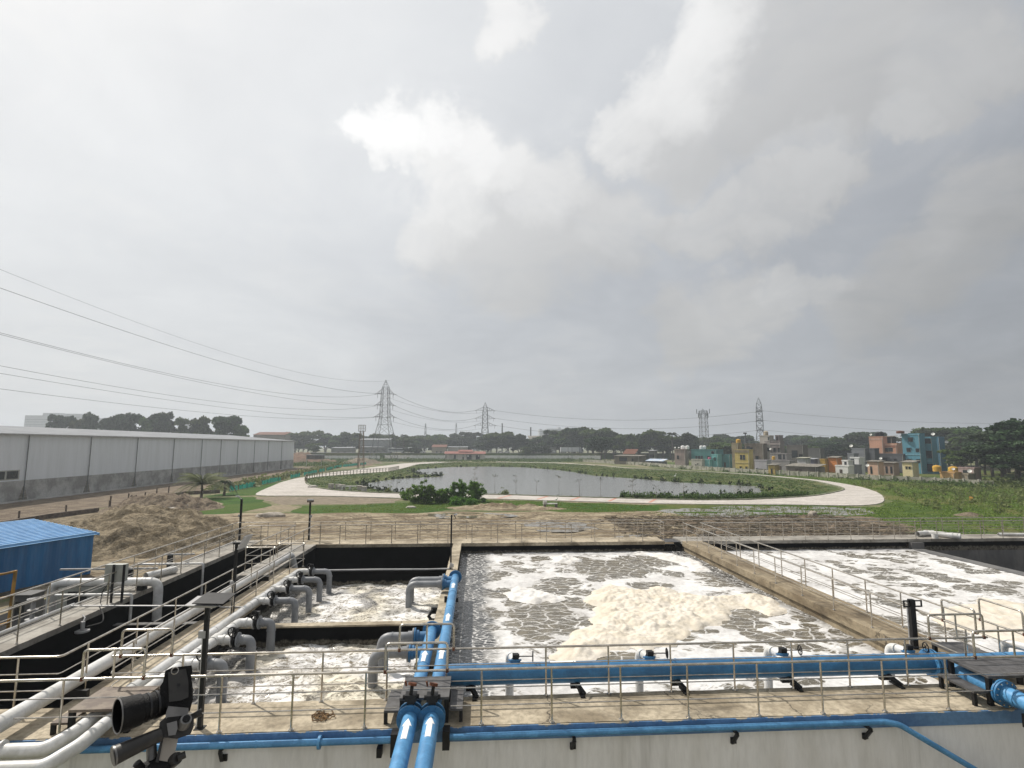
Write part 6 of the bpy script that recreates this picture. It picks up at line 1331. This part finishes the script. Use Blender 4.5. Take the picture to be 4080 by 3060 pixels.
PINK, TEAL, CYAN, YEL, BRN = (.40, .31, .28), (.07, .22, .22), (.19, .47, .46), (.55, .43, .14), (.20, .165, .13)
house('weathered pink house with one window left of the teal house', 86.6, 225, 5.8, 7.3, PINK, .4, wins=((.22, .42, 3.1, 4.6), ), bands=((6.6, 6.8, BRN), ))
house('long dark teal house with a row of arched openings', 94.1, 218, 13.2, 7.3, TEAL, .25, d=9, wins=((.17, .25, 2.6, 4.6), (.27, .36, 2.6, 4.6), (.38, .46, 2.6, 4.6), (.63, .71, 3.2, 4.6)))
house('teal annexe stepping down at the right of the teal house', 101.2, 213.6, 4.4, 5.3, (.08, .25, .25), .3)
house('small bright cyan house with a balcony tank in front of the teal house', 90.6, 200, 3.0, 5.6, CYAN, .2, wins=((.42, .62, 3.1, 4.4), (.18, .3, 3.5, 4.1)))
house('low bright cyan block joined left of the small cyan house', 87.6, 200.5, 3.0, 3.6, CYAN, .2)
house('curved dirty white garden building below the teal house', 84.3, 202, 5.2, 3.7, (.55, .52, .45), .5, wins=((.35, .4, 1.2, 1.7), (.55, .6, 1.6, 2.1)))
house('tall mouldy yellow house front with two dark windows', 93.7, 185, 6.1, 7.5, YEL, .35, d=8, wins=((.36, .52, 3.9, 5.6), (.55, .71, 3.9, 5.6), (.3, .42, .5, 1.5), (.7, .82, .5, 1.5)), bands=((6.4, 7.3, (.26, .21, .14)), (2.7, 2.9, (.6, .5, .25))))
house('stained raised stair block on the mouldy yellow house', 92.7, 188, 2.9, 9.9, (.30, .25, .16), .6)
house('dark brown unplastered house behind the yellow one', 104.1, 196, 8.5, 9.7, BRN, .5, d=7, wins=((.1, .3, 6.3, 8.6, 'basin_wall', 1), (.55, .7, 3.6, 5.0), (.3, .42, 6.8, 8.2)))
house('grey mauve three storey house with small square windows', 109.1, 192, 6.8, 10.5, (.22, .19, .185), .25, d=9, wins=((.16, .28, 6.8, 8.0), (.53, .68, 6.6, 8.0), (.84, .95, 6.6, 8.0)), bands=((9.2, 9.8, (.33, .28, .27)), ))
house('pale cream stair room on top of the grey mauve house', 107.6, 194.5, 4.6, 12.7, (.45, .42, .38), .2, d=4, wins=((.8, .92, 10.9, 12.1), ))
house('narrow turret on the roof corner of the grey mauve house', 111.6, 193, 1.7, 12.8, (.21, .18, .175), .2, d=3, wins=((.35, .6, 11.0, 12.2), ))
house('low lilac white house with a shaded porch beside the yellow house', 93.4, 172, 4.9, 4.2, (.42, .40, .43), .25, wins=((.1, .2, .3, 1.4), (.3, .9, .2, 1.2, 'black_lining', 1)))
house('long low lilac grey wall house in front of the mauve house', 101.4, 174, 7.1, 4.1, (.30, .28, .28), .35)
house('upper lilac storey with dark door openings behind the low lilac house', 103.5, 179, 7.0, 6.3, (.30, .28, .27), .45, wins=((.5, .68, 4.3, 5.9, 'basin_wall', 1), (.78, .88, 4.3, 5.9, 'basin_wall', 1)))
house('dark grey concrete house with balcony right of the mauve house', 122.5, 200, 7.5, 9.2, (.13, .12, .11), .3, d=8, wins=((.3, .62, 4.4, 7.0, 'black_lining', 1), (.72, .95, 4.6, 5.6)))
house('plain dark grey house at the right end of the grey group', 134.5, 207, 6.3, 8.0, (.115, .112, .11), .3, d=8)
house('small white scalloped balcony house in front of the dark grey house', 106.8, 171, 3.4, 4.7, (.48, .47, .48), .3, roof=('compound', .3))
house('orange painted low house with a slanted roof', 118.2, 172, 3.4, 4.9, (.62, .22, .05), .15, roof=('fascia', .4))
house('narrow yellow house end left of the orange house', 115.6, 173.5, 1.9, 4.5, (.50, .31, .05), .3)
house('tiny lavender hut with a blue tin awning left of the orange house', 112.6, 175, 2.0, 4.3, (.17, .16, .24), .2, roof=('roof_metal', .3))
house('long dark tin roofed shed close behind the compound wall', 95.3, 153, 10.5, 2.7, (.18, .155, .12), .4, roof=('fascia', .7), d=6)
house('low ochre hut with door under the tin roofs', 90.2, 160, 2.4, 2.9, (.44, .32, .10), .3, roof=('fascia', .3), wins=((.4, .6, .2, 1.8, 'wood', 1), ))
house('white painted house nearest the compound wall, left block', 104.3, 148, 4.3, 3.3, (.74, .73, .70), .12)
house('small white upper block with a grey square window', 107.1, 150.5, 2.0, 4.7, (.72, .71, .68), .12, wins=((.4, .7, 3.2, 4.2, 'cabinet', 1), ))
house('white block with dark recess right of the white house', 112.3, 153.5, 3.0, 5.5, (.72, .72, .71), .1, wins=((.05, .4, 2.8, 4.9, 'black_lining', 1), ))
house('grey side wing at the right of the white house', 109.9, 151, 2.0, 3.4, (.27, .27, .29), .15)
house('slate grey house block carrying a satellite dish', 131.0, 177, 5.2, 8.1, (.20, .21, .23), .12, d=5)
house('low slate grey step left of the dish block', 127.4, 176, 2.4, 6.4, (.21, .22, .24), .12, d=4)
house('wide dark slate house with a small round opening', 138, 172, 10.3, 6.3, (.085, .088, .10), .1, d=4, wins=((.28, .42, 3.4, 4.7, 'black_lining', 1), (.66, .71, 4.0, 4.5)))
house('tall narrow slate stair wall below the salmon house', 133.2, 173.6, 2.2, 8.1, (.085, .09, .10), .1, d=3)
house('salmon pink upper storeys with dark balcony and pale ornament', 147.3, 185, 8.9, 9.8, (.52, .27, .18), .2, d=8, wins=((.22, .6, 7.0-.2, 8.2-.1, 'black_lining', 1), (.62, .8, 6.9, 8.2, 'cabinet', 1)), bands=((8.5, 8.75, (.30, .11, .07)), (9.2, 9.45, (.62, .40, .30))))
house('salmon pink roof room with white floral ornament', 145.4, 187, 5.5, 12.3, (.54, .29, .20), .2, d=5, bands=((11.2, 11.5, (.66, .48, .40)), ))
house('black roofed open terrace beside the salmon roof room', 150.2, 187.5, 3.6, 12.2, (.05, .05, .045), .2, d=4, roof=('fascia', .3), wins=((.1, .8, 10.2, 11.8, 'black_lining', 1), ))
house('peach coloured low house with slanted roof edge', 119.0, 155, 3.7, 4.1, (.60, .39, .28), .1, wins=((.25, .4, .5, 2.6, 'black_lining', 1), ), roof=('fascia', .3))
house('dusty pink low wing with two dark door openings', 124.7, 156.5, 4.3, 3.7, (.36, .26, .21), .15, wins=((.36, .5, .6, 2.6, 'wood', 1), (.72, .86, .6, 2.6, 'wood', 1)), roof=('fascia', .2))
house('cream yellow low house with two small square windows', 124.1, 148, 3.3, 4.1, (.66, .57, .34), .08, wins=((.3, .46, 2.2, 2.9), (.6, .76, 2.2, 2.9)), roof=('fascia', .5))
BL = (.085, .25, .33)
house('left wing of the four storey bright blue house with hooded windows', 141, 166, 6.2, 12.9, BL, .12, d=7, wins=((.35, .62, 10.2, 11.6, 'cyan_trim'), (.22, .46, 6.9, 8.2, 'cyan_trim'), (.72, .92, 6.9, 8.0, 'cyan_trim'), (.2, .45, 3.4, 4.6, 'cyan_trim'), (.72, .92, 3.4, 4.6, 'cyan_trim')), bands=((5.9, 6.15, (.20, .42, .52)), (12.4, 12.6, (.20, .42, .52)))) if MT.setdefault('cyan_trim', paint((.16, .38, .47), .1)) else None
t = house('balcony wing of the four storey bright blue house with dark openings', 145.2, 164.4, 3.0, 11.8, BL, .12, d=7, wins=((.1, .92, 9.6, 11.3, 'cyan_trim', 1), (.1, .95, 4.9, 7.4, 'cyan_trim', 1), (.1, .95, .6, 3.2, 'cyan_trim', 1)), bands=((3.9, 4.2, (.20, .42, .52)), ))
house('plain side wall of the four storey blue house, shade painted as darker blue', 149.2, 166.5, 4.2, 11.9, (.06, .17, .25), .1, d=7)  # darker than the other wings: the side's shade is put into its colour
MT['roof_trim'] = MT['cart_white']
house('ochre house with two yellow tanks on its flat roof', 113.9, 124, 3.6, 2.6, (.62, .38, .16), .3, group='houses beyond the compound wall')
house('ruined grey and ochre house right of the ochre one', 118.6, 125.6, 4.4, 2.2, (.34, .29, .21), .5)
house('crumbling pink and white house under the right hand trees', 130.4, 136, 4.4, 3.2, (.42, .30, .28), .5, wins=((.3, .6, 1.2, 2.4, 'basin_wall', 1), ))
house('row of low brown sheds behind the wall left of the pink house', 70.6, 250, 15.4, 3.9, (.19, .165, .12), .45, d=6, wins=((.2, .5, 1.5, 3.2, 'black_lining', 1), (.7, .75, 1.5, 2.8)), roof=('fascia', .4))
house('hut with a brown sloping roof and pale gable left of the pink house', 75.1, 262, 7.1, 4.6, (.30, .27, .22), .3, roof=('rust', 2.4))
house('small grey shack with white tin roof near the pink house', 86.6, 262, 3.6, 6.2, (.16, .16, .15), .3, roof=('roof_metal', .3), wins=((.1, .9, 3.2, 4.4, 'black_lining', 1), ))
house('low shelter covered by blue and white tarpaulin sheets', 79.1, 236, 9.3, 1.9, (.12, .12, .12), .3, roof=('tarp_blue', .9)) if MT.setdefault('tarp_blue', M('tarp_blue', (.55, .58, .62), .6, scale=.5, c2=(.25, .36, .52))) else None
for l, x, y, z, r, h, c in (('white tank on the flat roof corner of the pink house', 88.6, 226.5, 7.4, .85, 1.5, 'white_paint'), ('second white tank on the teal house roof edge', 89.6, 224, 7.4, .8, 1.5, 'white_paint'), ('white square shouldered tank in the middle of the teal house roof', 94.4, 221, 7.4, .7, 1.5, 'white_paint'), ('white tank right of the square shouldered one', 95.9, 221.3, 7.4, .7, 1.5, 'white_paint'),
    ('black tank on the small cyan house roof', 90.7, 202, 5.65, .6, 1.1, 'black_metal'), ('yellow tank on the stained stair block of the yellow house', 95.6, 191, 9.9, .8, 1.4, 'tank_yellow'), ('cream tank on the roof room of the mauve house', 109.0, 196, 12.75, .8, 1.7, 'concrete'),
    ('left black tank on the salmon house roof room', 147.4, 188.5, 12.35, .85, 1.5, 'black_metal'), ('right black tank on the salmon house roof room', 149.6, 189.5, 12.5, .85, 1.7, 'black_metal'),
    ('left yellow tank on the ochre house', 112.3, 125, 2.62, .85, 1.55, 'tank_yellow'), ('right yellow tank on the ruined ochre house', 118.0, 126.6, 2.22, .95, 1.6, 'tank_yellow'), ('orange barrel on the low lilac house', 98.4, 173, 4.2, .5, 1.2, 'tank_yellow')):
    if c == 'tank_yellow' and c not in MT: MT[c] = M('tank_yellow', (.62, .36, .04), .5, var=.1)
    tank_(l, x, y, z, r, h, c)
tank_('pink tank leaning on the low cyan block roof', 88.9, 201, 3.65, .55, .8, paint((.6, .15, .25), .2))
tank_('dark rust red tank shelter on the blue house roof', 139.3, 168, 12.95, 1.1, .9, 'rust')
for l, x, y, z, r in (('white dish on the slate house block', 128.2, 176.5, 8.1, .8), ('white dish at the right roof corner of the blue house', 148.3, 165.4, 12.0, .8), ('white dish on the far right side of the blue house', 152.8, 165.5, 9.4, .8), ('white dish at the foot of the blue house', 143.4, 150, 2.3, .9), ('white dish between the peach and white houses', 113.5, 150, 2.5, .7), ('white dish on the peach house roof', 121.6, 155, 4.4, .6), ('white dish beside the right yellow tank', 118.8, 123, 2.1, .7), ('white dish between the two yellow tanks', 115.6, 124, 2.6, .5), ('pair dish on the brown house wall', 107, 190, 7.0, .6), ('dish left of the tanks on the salmon roof', 143.6, 187, 12.3, .6), ('left dish on the pink house roof', 84.6, 225, 7.35, .55), ('right dish on the pink house roof', 86.2, 225, 7.35, .55)):
    dish(l, x, y, z, r)
t = thing('rooftop_antenna', 'dark cranked pipe standing on the brown house roof', 'pipe', (101.8, 198, 9.7)); local(MB().tube([(0, 0, 0), (.2, 0, 3.6)], .22, 8).box(-.5, .6, -.3, .3, 3.6, 4.1), 'pipe_stack', 'galv', t)
for x, y, h, l in ((142, 250, 10.5, 'tall grey utility pole against the trees left of the slate house'), (147, 255, 8.2, 'shorter pale pole right of the tall utility pole'), (165, 258, 8.5, 'thin utility pole close to the salmon house'), (82.5, 290, 9.5, 'left thin pole of a pair before the middle tree line'), (58, 340, 11.5, 'left of two thin poles beside the white truck'), (60.5, 340, 12.5, 'right of two thin poles beside the white truck'), (45.2, 345, 13, 'lamp pole behind the pale gabled building'), (88, 262, 8, 'thin pole by the sheds left of the pink house'), (-52, 345, 12, 'pole left of the dark bush on the highway'), (-11, 345, 13, 'pole behind the red roofed hut'), (145.5, 150, 5.2, 'thin pole right of the blue house')):
    t = thing('utility_pole', l, 'pole', (x, y, 0), 'utility poles'); local(MB().tube([(0, 0, 0), (0, 0, h)], [.14, .09], 7), 'pole', 'galv', t); local(MB().beam((-.5, 0, h-.5), (.5, 0, h-.5), .08), 'crossbar', 'galv', t)

# ------------------------------------------------------------------ hut, highway, vehicles, far buildings
t = thing('site_hut', 'low grey unfinished hut with red tiled roof beyond the pond', 'hut', (-7.5, 318, 0)); m = paint((.62, .58, .53), .25)
local(MB().box(-11, 12, 0, 7, 0, 4.1), 'wall', m, t, None, False); MT['red_roof'] = M('red_roof', (.36, .15, .12), .85, scale=.6, c2=(.25, .10, .085), fine=.3)
local(MB().add([(-11.6, -1, 3.9), (12.6, -1, 3.9), (12.6, 3.5, 5.2), (-11.6, 3.5, 5.2), (12.6, 8, 3.9), (-11.6, 8, 3.9), (-11.6, -1, 3.75), (12.6, -1, 3.75)], [(0, 1, 2, 3), (3, 2, 4, 5), (6, 7, 1, 0)]), 'roof', 'red_roof', t, None, False)
local(MB().add([(-3.6, 1.2, 5.05), (5, 1.2, 5.05), (5, 3.5, 6.1), (-3.6, 3.5, 6.1), (5, 6, 5.05), (-3.6, 6, 5.05), (-3.6, 1.2, 4.9), (5, 1.2, 4.9)], [(0, 1, 2, 3), (3, 2, 4, 5), (6, 7, 1, 0)]), 'roof', 'red_roof', t, None, False)
for a, c, z1, z2 in ((-6, -4.8, .2, 3.2), (-1, -.2, .2, 3.3), (1.4, 4.4, .2, 3.3), (6.8, 9.2, .4, 3.1), (-10.9, -10.5, 1.2, 3.2)): local(MB().box(a, c, -.06, -.003, z1, z2), 'opening', 'window_dark', t, None, False)
for a, c in ((-.9, -.4), (1.8, 2.8), (8.2, 8.8)): local(MB().box(a, c, -.09, -.062, 2.2, 2.9), 'window', 'white_paint', t, None, False)
struct(MB().box(-400, 420, 350, 372, 0, 3.7).build('road_embankment', 'meadow', None, False)); struct(MB().box(-400, 420, 352, 370, 3.702, 3.78).build('highway', M('asphalt', (.06, .06, .062), .9), None, False))
wall_run('long low grey wall below the highway in the middle', [(-58, 346), (-10, 346.5), (12, 345), (80, 342)], 2.4, .35, 4.2, 'white_wall', True)
wall_run('plain grey wall across cleared land left of the near pylon', [(-116, 332), (-60, 338)], 2.3, .35, 5, 'white_wall', False)
def vehicle(label, cat, name, x, y, L, h, body, col, kind):
    t = thing(name, label, cat, (x, y, 3.79), 'vehicles on the highway'); m = paint(col, .08, fine=.1); w2 = 1.0
    def prism(P, y0, y1):
        b = MB(); n = len(P); b.v = [(a, y0, z) for a, z in P]+[(a, y1, z) for a, z in P]; b.f = [tuple(range(n))[::-1], tuple(range(n, 2*n))]+[(i, (i+1) % n, n+(i+1) % n, n+i) for i in range(n)]; return b
    if kind == 'truck':
        local(prism([(-L/2, .9), (L*.30, .9), (L*.30, h), (-L/2, h)], -1.2, 1.2), 'cargo_box', m, t, None, False)
        local(prism([(L*.32, .5), (L*.5, .5), (L*.5, 1.7), (L*.47, 2.7), (L*.40, 3.1), (L*.32, h*.98)], -1.15, 1.15), 'cab', paint((.3, .32, .35), .1), t, None, False); local(MB().box(L*.41, L*.485, -1.18, -1.152, 1.7, 2.5), 'window', 'window_dark', t, None, False)
    elif kind == 'van': local(prism([(-L/2, .45), (L/2, .45), (L/2, 1.1), (L*.42, 1.35), (L*.34, h), (-L*.47, h), (-L/2, 1.2)], -w2, w2), 'body', m, t, None, True); local(MB().box(-L*.42, L*.30, -w2-.02, -w2-.002, h*.58, h*.83), 'window', 'window_dark', t, None, False)
    elif kind == 'bus': local(prism([(-L/2, .5), (L/2, .5), (L/2, h*.6), (L*.49, h), (-L/2, h)], -1.25, 1.25), 'body', m, t, None, False); local(MB().box(-L*.46, L*.47, -1.28, -1.252, h*.5, h*.8), 'window', 'window_dark', t, None, False)
    else: local(prism([(-L/2, .35), (L/2, .35), (L/2, .8), (L*.3, .95), (L*.15, h), (-L*.25, h), (-L*.42, .98), (-L/2, .9)], -.85, .85), 'body', m, t, None, True); local(MB().box(-L*.25, L*.14, -.87, -.852, .95, h*.9), 'window', 'window_dark', t, None, False)
    for k in ((-.36, -.28, .4) if kind in ('truck', 'bus') else (-.3, .32)): local(MB().tube([(k*L, -1.0 if kind in ('truck', 'bus') else -.9, .42), (k*L, -.7, .42)], .42 if kind in ('truck', 'bus') else .34, 12), 'wheel', 'black_metal', t)
    return t
vehicle('long white box truck parked on the highway at the right of the trees', 'truck', 'truck', 63.6, 358, 15.5, 3.9, 0, (.62, .63, .64), 'truck')
vehicle('small white minibus left of the box truck', 'van', 'minibus', 49.2, 356, 5.6, 2.2, 0, (.75, .75, .73), 'van')
vehicle('white and grey bus seen through the legs of the near pylon', 'bus', 'bus', -52.8, 358, 11, 3.1, 0, (.5, .52, .52), 'bus')
vehicle('pale car on the highway just right of the red roofed hut', 'car', 'car', 15.6, 356, 4.4, 1.5, 0, (.6, .6, .58), 'car')
vehicle('second pale car right of the red roofed hut', 'car', 'car', 19.6, 354, 4.2, 1.5, 0, (.7, .7, .7), 'car')
vehicle('dark car behind the small trees on the highway', 'car', 'car', 33.5, 356, 4.3, 1.5, 0, (.12, .13, .15), 'car')
vehicle('white car right of the dark roadside bush', 'car', 'car', -36.2, 356, 4.4, 1.6, 0, (.7, .7, .7), 'car')
vehicle('white pickup on the highway beside the minibus', 'car', 'car', 42.5, 357, 4.6, 1.6, 0, (.45, .45, .44), 'car')
for l, x, y, w2, h, c, rf in (('long low white roofed shed beyond the highway on the left', -98.7, 400, 15, 6.6, (.20, .2, .19), ('roof_metal', .6)), ('pale grey industrial shed behind the near pylon', -76, 404, 22, 12.6, (.30, .31, .31), ('roof_metal', 1.2)), ('low shed with white roof behind the brown lattice mast', -76, 392, 16, 7.3, (.2, .2, .2), ('roof_metal', .5)), ('pale gabled building left of the hazy towers', 47.5, 430, 11, 14.2, (.42, .40, .36), ('fascia', 2.6)), ('low white roofed building beside the small brown roof', -14, 390, 14, 7.4, (.4, .38, .35), ('roof_metal', .5)), ('small brown roofed building behind the red roofed hut', -27, 385, 10, 7.4, (.36, .33, .28), ('rust', 1.8)), ('low grey building under the pale gable', 52, 384, 10, 7.6, (.28, .28, .27), ('roof_metal', .4)), ('brown roofed house at the end of the warehouse', -150, 398, 22, 16, (.25, .22, .19), ('rust', 2.2))):
    house(l, x, y, w2, h, c, .15, d=12, roof=rf, rz=0, group='sheds beyond the highway', cat='building', wins=((.3, .4, h*.4, h*.6), (.6, .7, h*.4, h*.6)))
def block(label, x, y, parts, col):
    t = thing('distant_building', label, 'building', (x, y, 0), 'distant hazy buildings'); m = paint(col, .1, fine=.05)
    for (x0, x1, d0, h) in parts: local(MB().box(x0, x1, d0, d0+30, 0, h), 'wall', m, t, None, False)
    b = MB()
    for (x0, x1, d0, h) in parts:
        for k in range(1, int(h//4)): b.box(x0+1, x1-1, d0-.2, d0-.02, k*4, k*4+.8)
    local(b, 'window_band', 'downpipe', t, None, False); return t
block('huge pale flat roofed building far behind the warehouse', -700, 900, [(-20, 40, 0, 55), (40.1, 62, 3, 58), (62.1, 86, 6, 52), (86.1, 112, 10, 49), (5, 30, 2, 59)], (.42, .42, .43))
block('smaller pale building between tree groups above the warehouse', -480, 900, [(0, 22, 0, 44), (22.1, 30, 2, 38)], (.42, .42, .43))
block('cluster of hazy apartment towers above the middle trees', 150, 1200, [(-4, 6, 0, 44), (6.1, 32, 0, 47), (32.1, 38, -3, 50), (38.1, 50, 0, 46), (50.1, 56, 0, 50), (-10, -4.1, 0, 46), (56.1, 66, 0, 45)], (.44, .45, .47))
block('faint distant factory behind the slender chimney', -10, 1000, [(0, 14, 0, 24), (14.1, 38, 0, 30)], (.42, .42, .43))

# ------------------------------------------------------------------ camera rig in front of the viewer
t = thing('camera_rig', 'black camera with long hooded lens on a grey stabiliser, close at lower left', 'camera', (-.75, 1.45, 7.1))
MT['cam_black'] = M('cam_black', (.009, .009, .0095), .6, spec=.25, var=.2, scale=30, bump=.3, bscale=300); MT['cam_gloss'] = M('cam_gloss', (.010, .010, .011), .35, var=.1, scale=20); MT['rig_grey'] = M('rig_grey', (.20, .195, .19), .4, var=.1, scale=20, metal=.5); MT['rig_dark'] = M('rig_dark', (.032, .030, .028), .45, var=.15, scale=30)
MT['lens_glass'] = M('lens_glass', (.01, .012, .02), .08, var=.1); MT['plate'] = M('plate', (.42, .38, .33), .45, var=.08, scale=10)
Yc = 1.45; CC = Vector((-.7846, 1.45, 7.9472)); DV = (CC-Vector((0, 0, 8.6))); DIST = DV.length; DV.normalize(); ct = DV.dot(Fv)
ER = (DV-Fv/ct).normalized(); ET = DV.cross(ER)
if ET.dot(Rv) < 0: ET = -ET
DEP = DIST*ct
def PX(u, v, y=Yc):
    px, py = (u-640)*.33745, (v-1000)*.33745; mr_, mt_ = (-.7367*px+.6762*py)*DEP*ct/2126, (.6762*px+.7367*py)*DEP/2126
    return tuple(CC+ER*mr_+ET*mt_+DV*(y-Yc))   # rig drawing plane, metres
def extr(mb, pts, y0, y1):
    n = len(pts); k = len(mb.v); mb.v += [PX(u, v, y0) for u, v in pts]+[PX(u, v, y1) for u, v in pts]
    mb.f += [tuple(range(k, k+n)), tuple(range(k+n, k+2*n))[::-1]]+[(k+i, k+n+i, k+n+(i+1) % n, k+(i+1) % n) for i in range(n)]; return mb
bd = extr(MB(), [(770, 500), (850, 460), (1095, 425), (1105, 500), (1085, 560), (1105, 720), (1100, 850), (1060, 990), (960, 960), (800, 930), (730, 960), (700, 860), (705, 690), (740, 640)], Yc-.028, Yc+.026)
bo = bd.build('camera_body', 'cam_black', t, False)
extr(MB(), [(800, 520), (1020, 470), (1050, 640), (1045, 820), (960, 860), (810, 880)], Yc-.034, Yc-.0282).build('screen', 'rig_dark', bo, False)
extr(MB(), [(905, 660), (945, 655), (948, 690), (910, 700)], Yc-.0355, Yc-.0342).build('button', 'cam_gloss', bo, False)
MB().ring(PX(885, 500, Yc-.033), DV, .0075, .0016, 14, 5).build('strap_ring', 'steel', bo)
ax0, ax1 = Vector(PX(760, 880)), Vector(PX(222, 1045, Yc-.03)); 
def axp(s): return ax0.lerp(ax1, s)
b = MB().tube([axp(-.1), axp(.1), axp(.12), axp(.40), axp(.42), axp(.52), axp(.54), axp(1.0)], [.026, .029, .030, .030, .032, .032, .035, .038], 28, caps=False)
lo = b.build('lens', 'cam_black', t)
MB().tube([axp(1.0), axp(.72)], [.0355, .032], 28, caps=False).build('hood_lining', 'black_lining', lo); MB().disc(axp(.70), ax1-ax0, .031, .004, 28).build('lens_glass', 'lens_glass', lo)
MB().ring(axp(1.0), ax1-ax0, .0372, .0016, 28, 5).build('hood_rim', 'rig_grey', lo)
for s_ in (.18, .36): MB().tube([axp(s_), axp(s_+.05)], .0325, 28).build('zoom_ring', 'cam_gloss', lo)
for s_, nn in ((.155, 4), (.345, 4)):
    m_ = MB(); c = axp(s_)
    for k in range(nn): a = -.5+k*.2; m_.box(-.0007, .0007, -.0004, .0004, -.003, .003, Matrix.Translation((c.x, c.y-.0328*math.cos(a), c.z+.0328*math.sin(a)+.004)))
    m_.build('scale_mark', 'white_paint', lo, False)
g_ = extr(MB(), [(775, 1000), (800, 930), (1040, 950), (1040, 1010), (980, 1040), (790, 1060), (770, 1080)], Yc-.045, Yc+.03); g_.build('quick_release', 'rig_grey', t, False)
extr(MB(), [(700, 1120), (770, 1060), (1080, 1030), (1110, 1060), (1100, 1180), (1060, 1260), (900, 1310), (740, 1290), (690, 1200)], Yc-.03, Yc+.03).build('tilt_head', 'rig_dark', t, False)
extr(MB(), [(780, 1130), (900, 1100), (905, 1190), (880, 1260), (800, 1270)], Yc-.05, Yc-.0302).build('motor_cover', 'rig_grey', t, False)
kb = MB().tube([PX(975, 1150, Yc-.03), PX(1010, 1080, Yc-.05)], [.015, .0125], 20).build('tilt_knob', 'rig_grey', t); MB().disc(PX(1012, 1076, Yc-.0515), Vector(PX(1010, 1080, Yc-.05))-Vector(PX(975, 1150, Yc-.03)), .0085, .002, 18).build('knob_hole', 'cam_black', kb)
b = MB().tube([PX(190, 1480, Yc-.04), PX(720, 1250, Yc-.03)], [.021, .015], 18); b.build('counterweight_arm', 'rig_dark', t)
MB().tube([PX(186, 1482, Yc-.041), PX(205, 1474, Yc-.04)], [.0212, .0215], 18).build('arm_cap', 'rig_grey', t)
MB().tube([PX(1060, 1070, Yc), PX(1215, 1000, Yc)], [.006, .009], 10).build('lock_lever', 'rig_dark', t)
extr(MB(), [(740, 1290), (915, 1310), (855, 1560), (670, 1620), (660, 1560)], Yc-.016, Yc+.012).build('mount_plate', 'plate', t, False)
extr(MB(), [(650, 1560), (720, 1290), (745, 1290), (675, 1620), (640, 1700)], Yc-.02, Yc+.016).build('plate_edge', 'rig_dark', t, False)
b = MB().tube([PX(600, 1330), PX(620, 1800), PX(640, 2400), PX(640, 4700)], .011, 14); b.build('centre_column', 'rig_grey', t)
MB().tube([PX(800, 1580, Yc+.01), PX(905, 1530, Yc-.02)], [.02, .013], 14).tube([PX(905, 1530, Yc-.02), PX(1000, 1490, Yc-.02)], .008, 10).build('side_clamp', 'rig_dark', t)
MB().tube([PX(480, 1680), PX(640, 1640), PX(820, 1640)], [.018, .024, .02], 14).tube([PX(440, 1570, Yc-.02), PX(500, 1640, Yc-.01)], .009, 10).build('tripod_head', 'cam_black', t)
for k in range(3):
    a = 2.1*k+.4; c = Vector(PX(640, 1750)); MB().tube([c, (c.x+.42*math.cos(a), c.y+.30*math.sin(a), 7.12)], [.016, .010], 10).build('tripod_leg', 'rig_dark', t)
# roof terrace the rig and the viewer stand on
t = thing('terrace_building', 'plain flat roofed building under the viewer, below the picture', 'building', (0, -3, 0))
MB().box(-9, 9, -9, 2.05, 0, 6.95).build('wall', 'white_wall', t, False); MB().box(-9.1, 9.1, -9.1, 2.1, 6.951, 7.1).build('roof_slab', 'concrete_grey', t, False)

# ------------------------------------------------------------------ air
HZ = 1
if HZ:
    m = bpy.data.materials.new('haze_air'); m.use_nodes = True; g = G(m.node_tree); g.n.clear(); pv = g.add('ShaderNodeVolumePrincipled')
    pv.inputs['Color'].default_value = (.86, .93, 1.0, 1); pv.inputs['Density'].default_value = .00054; pv.inputs['Anisotropy'].default_value = .3
    g.l.new(pv.outputs[0], g.add('ShaderNodeOutputMaterial').inputs['Volume'])
    MT['haze'] = m; o = MB().box(-2700, 2700, -500, 3100, -1.5, 62).build('haze', 'haze', None, False); o['kind'] = 'stuff'; o['label'] = 'pale even haze hanging over the whole site'
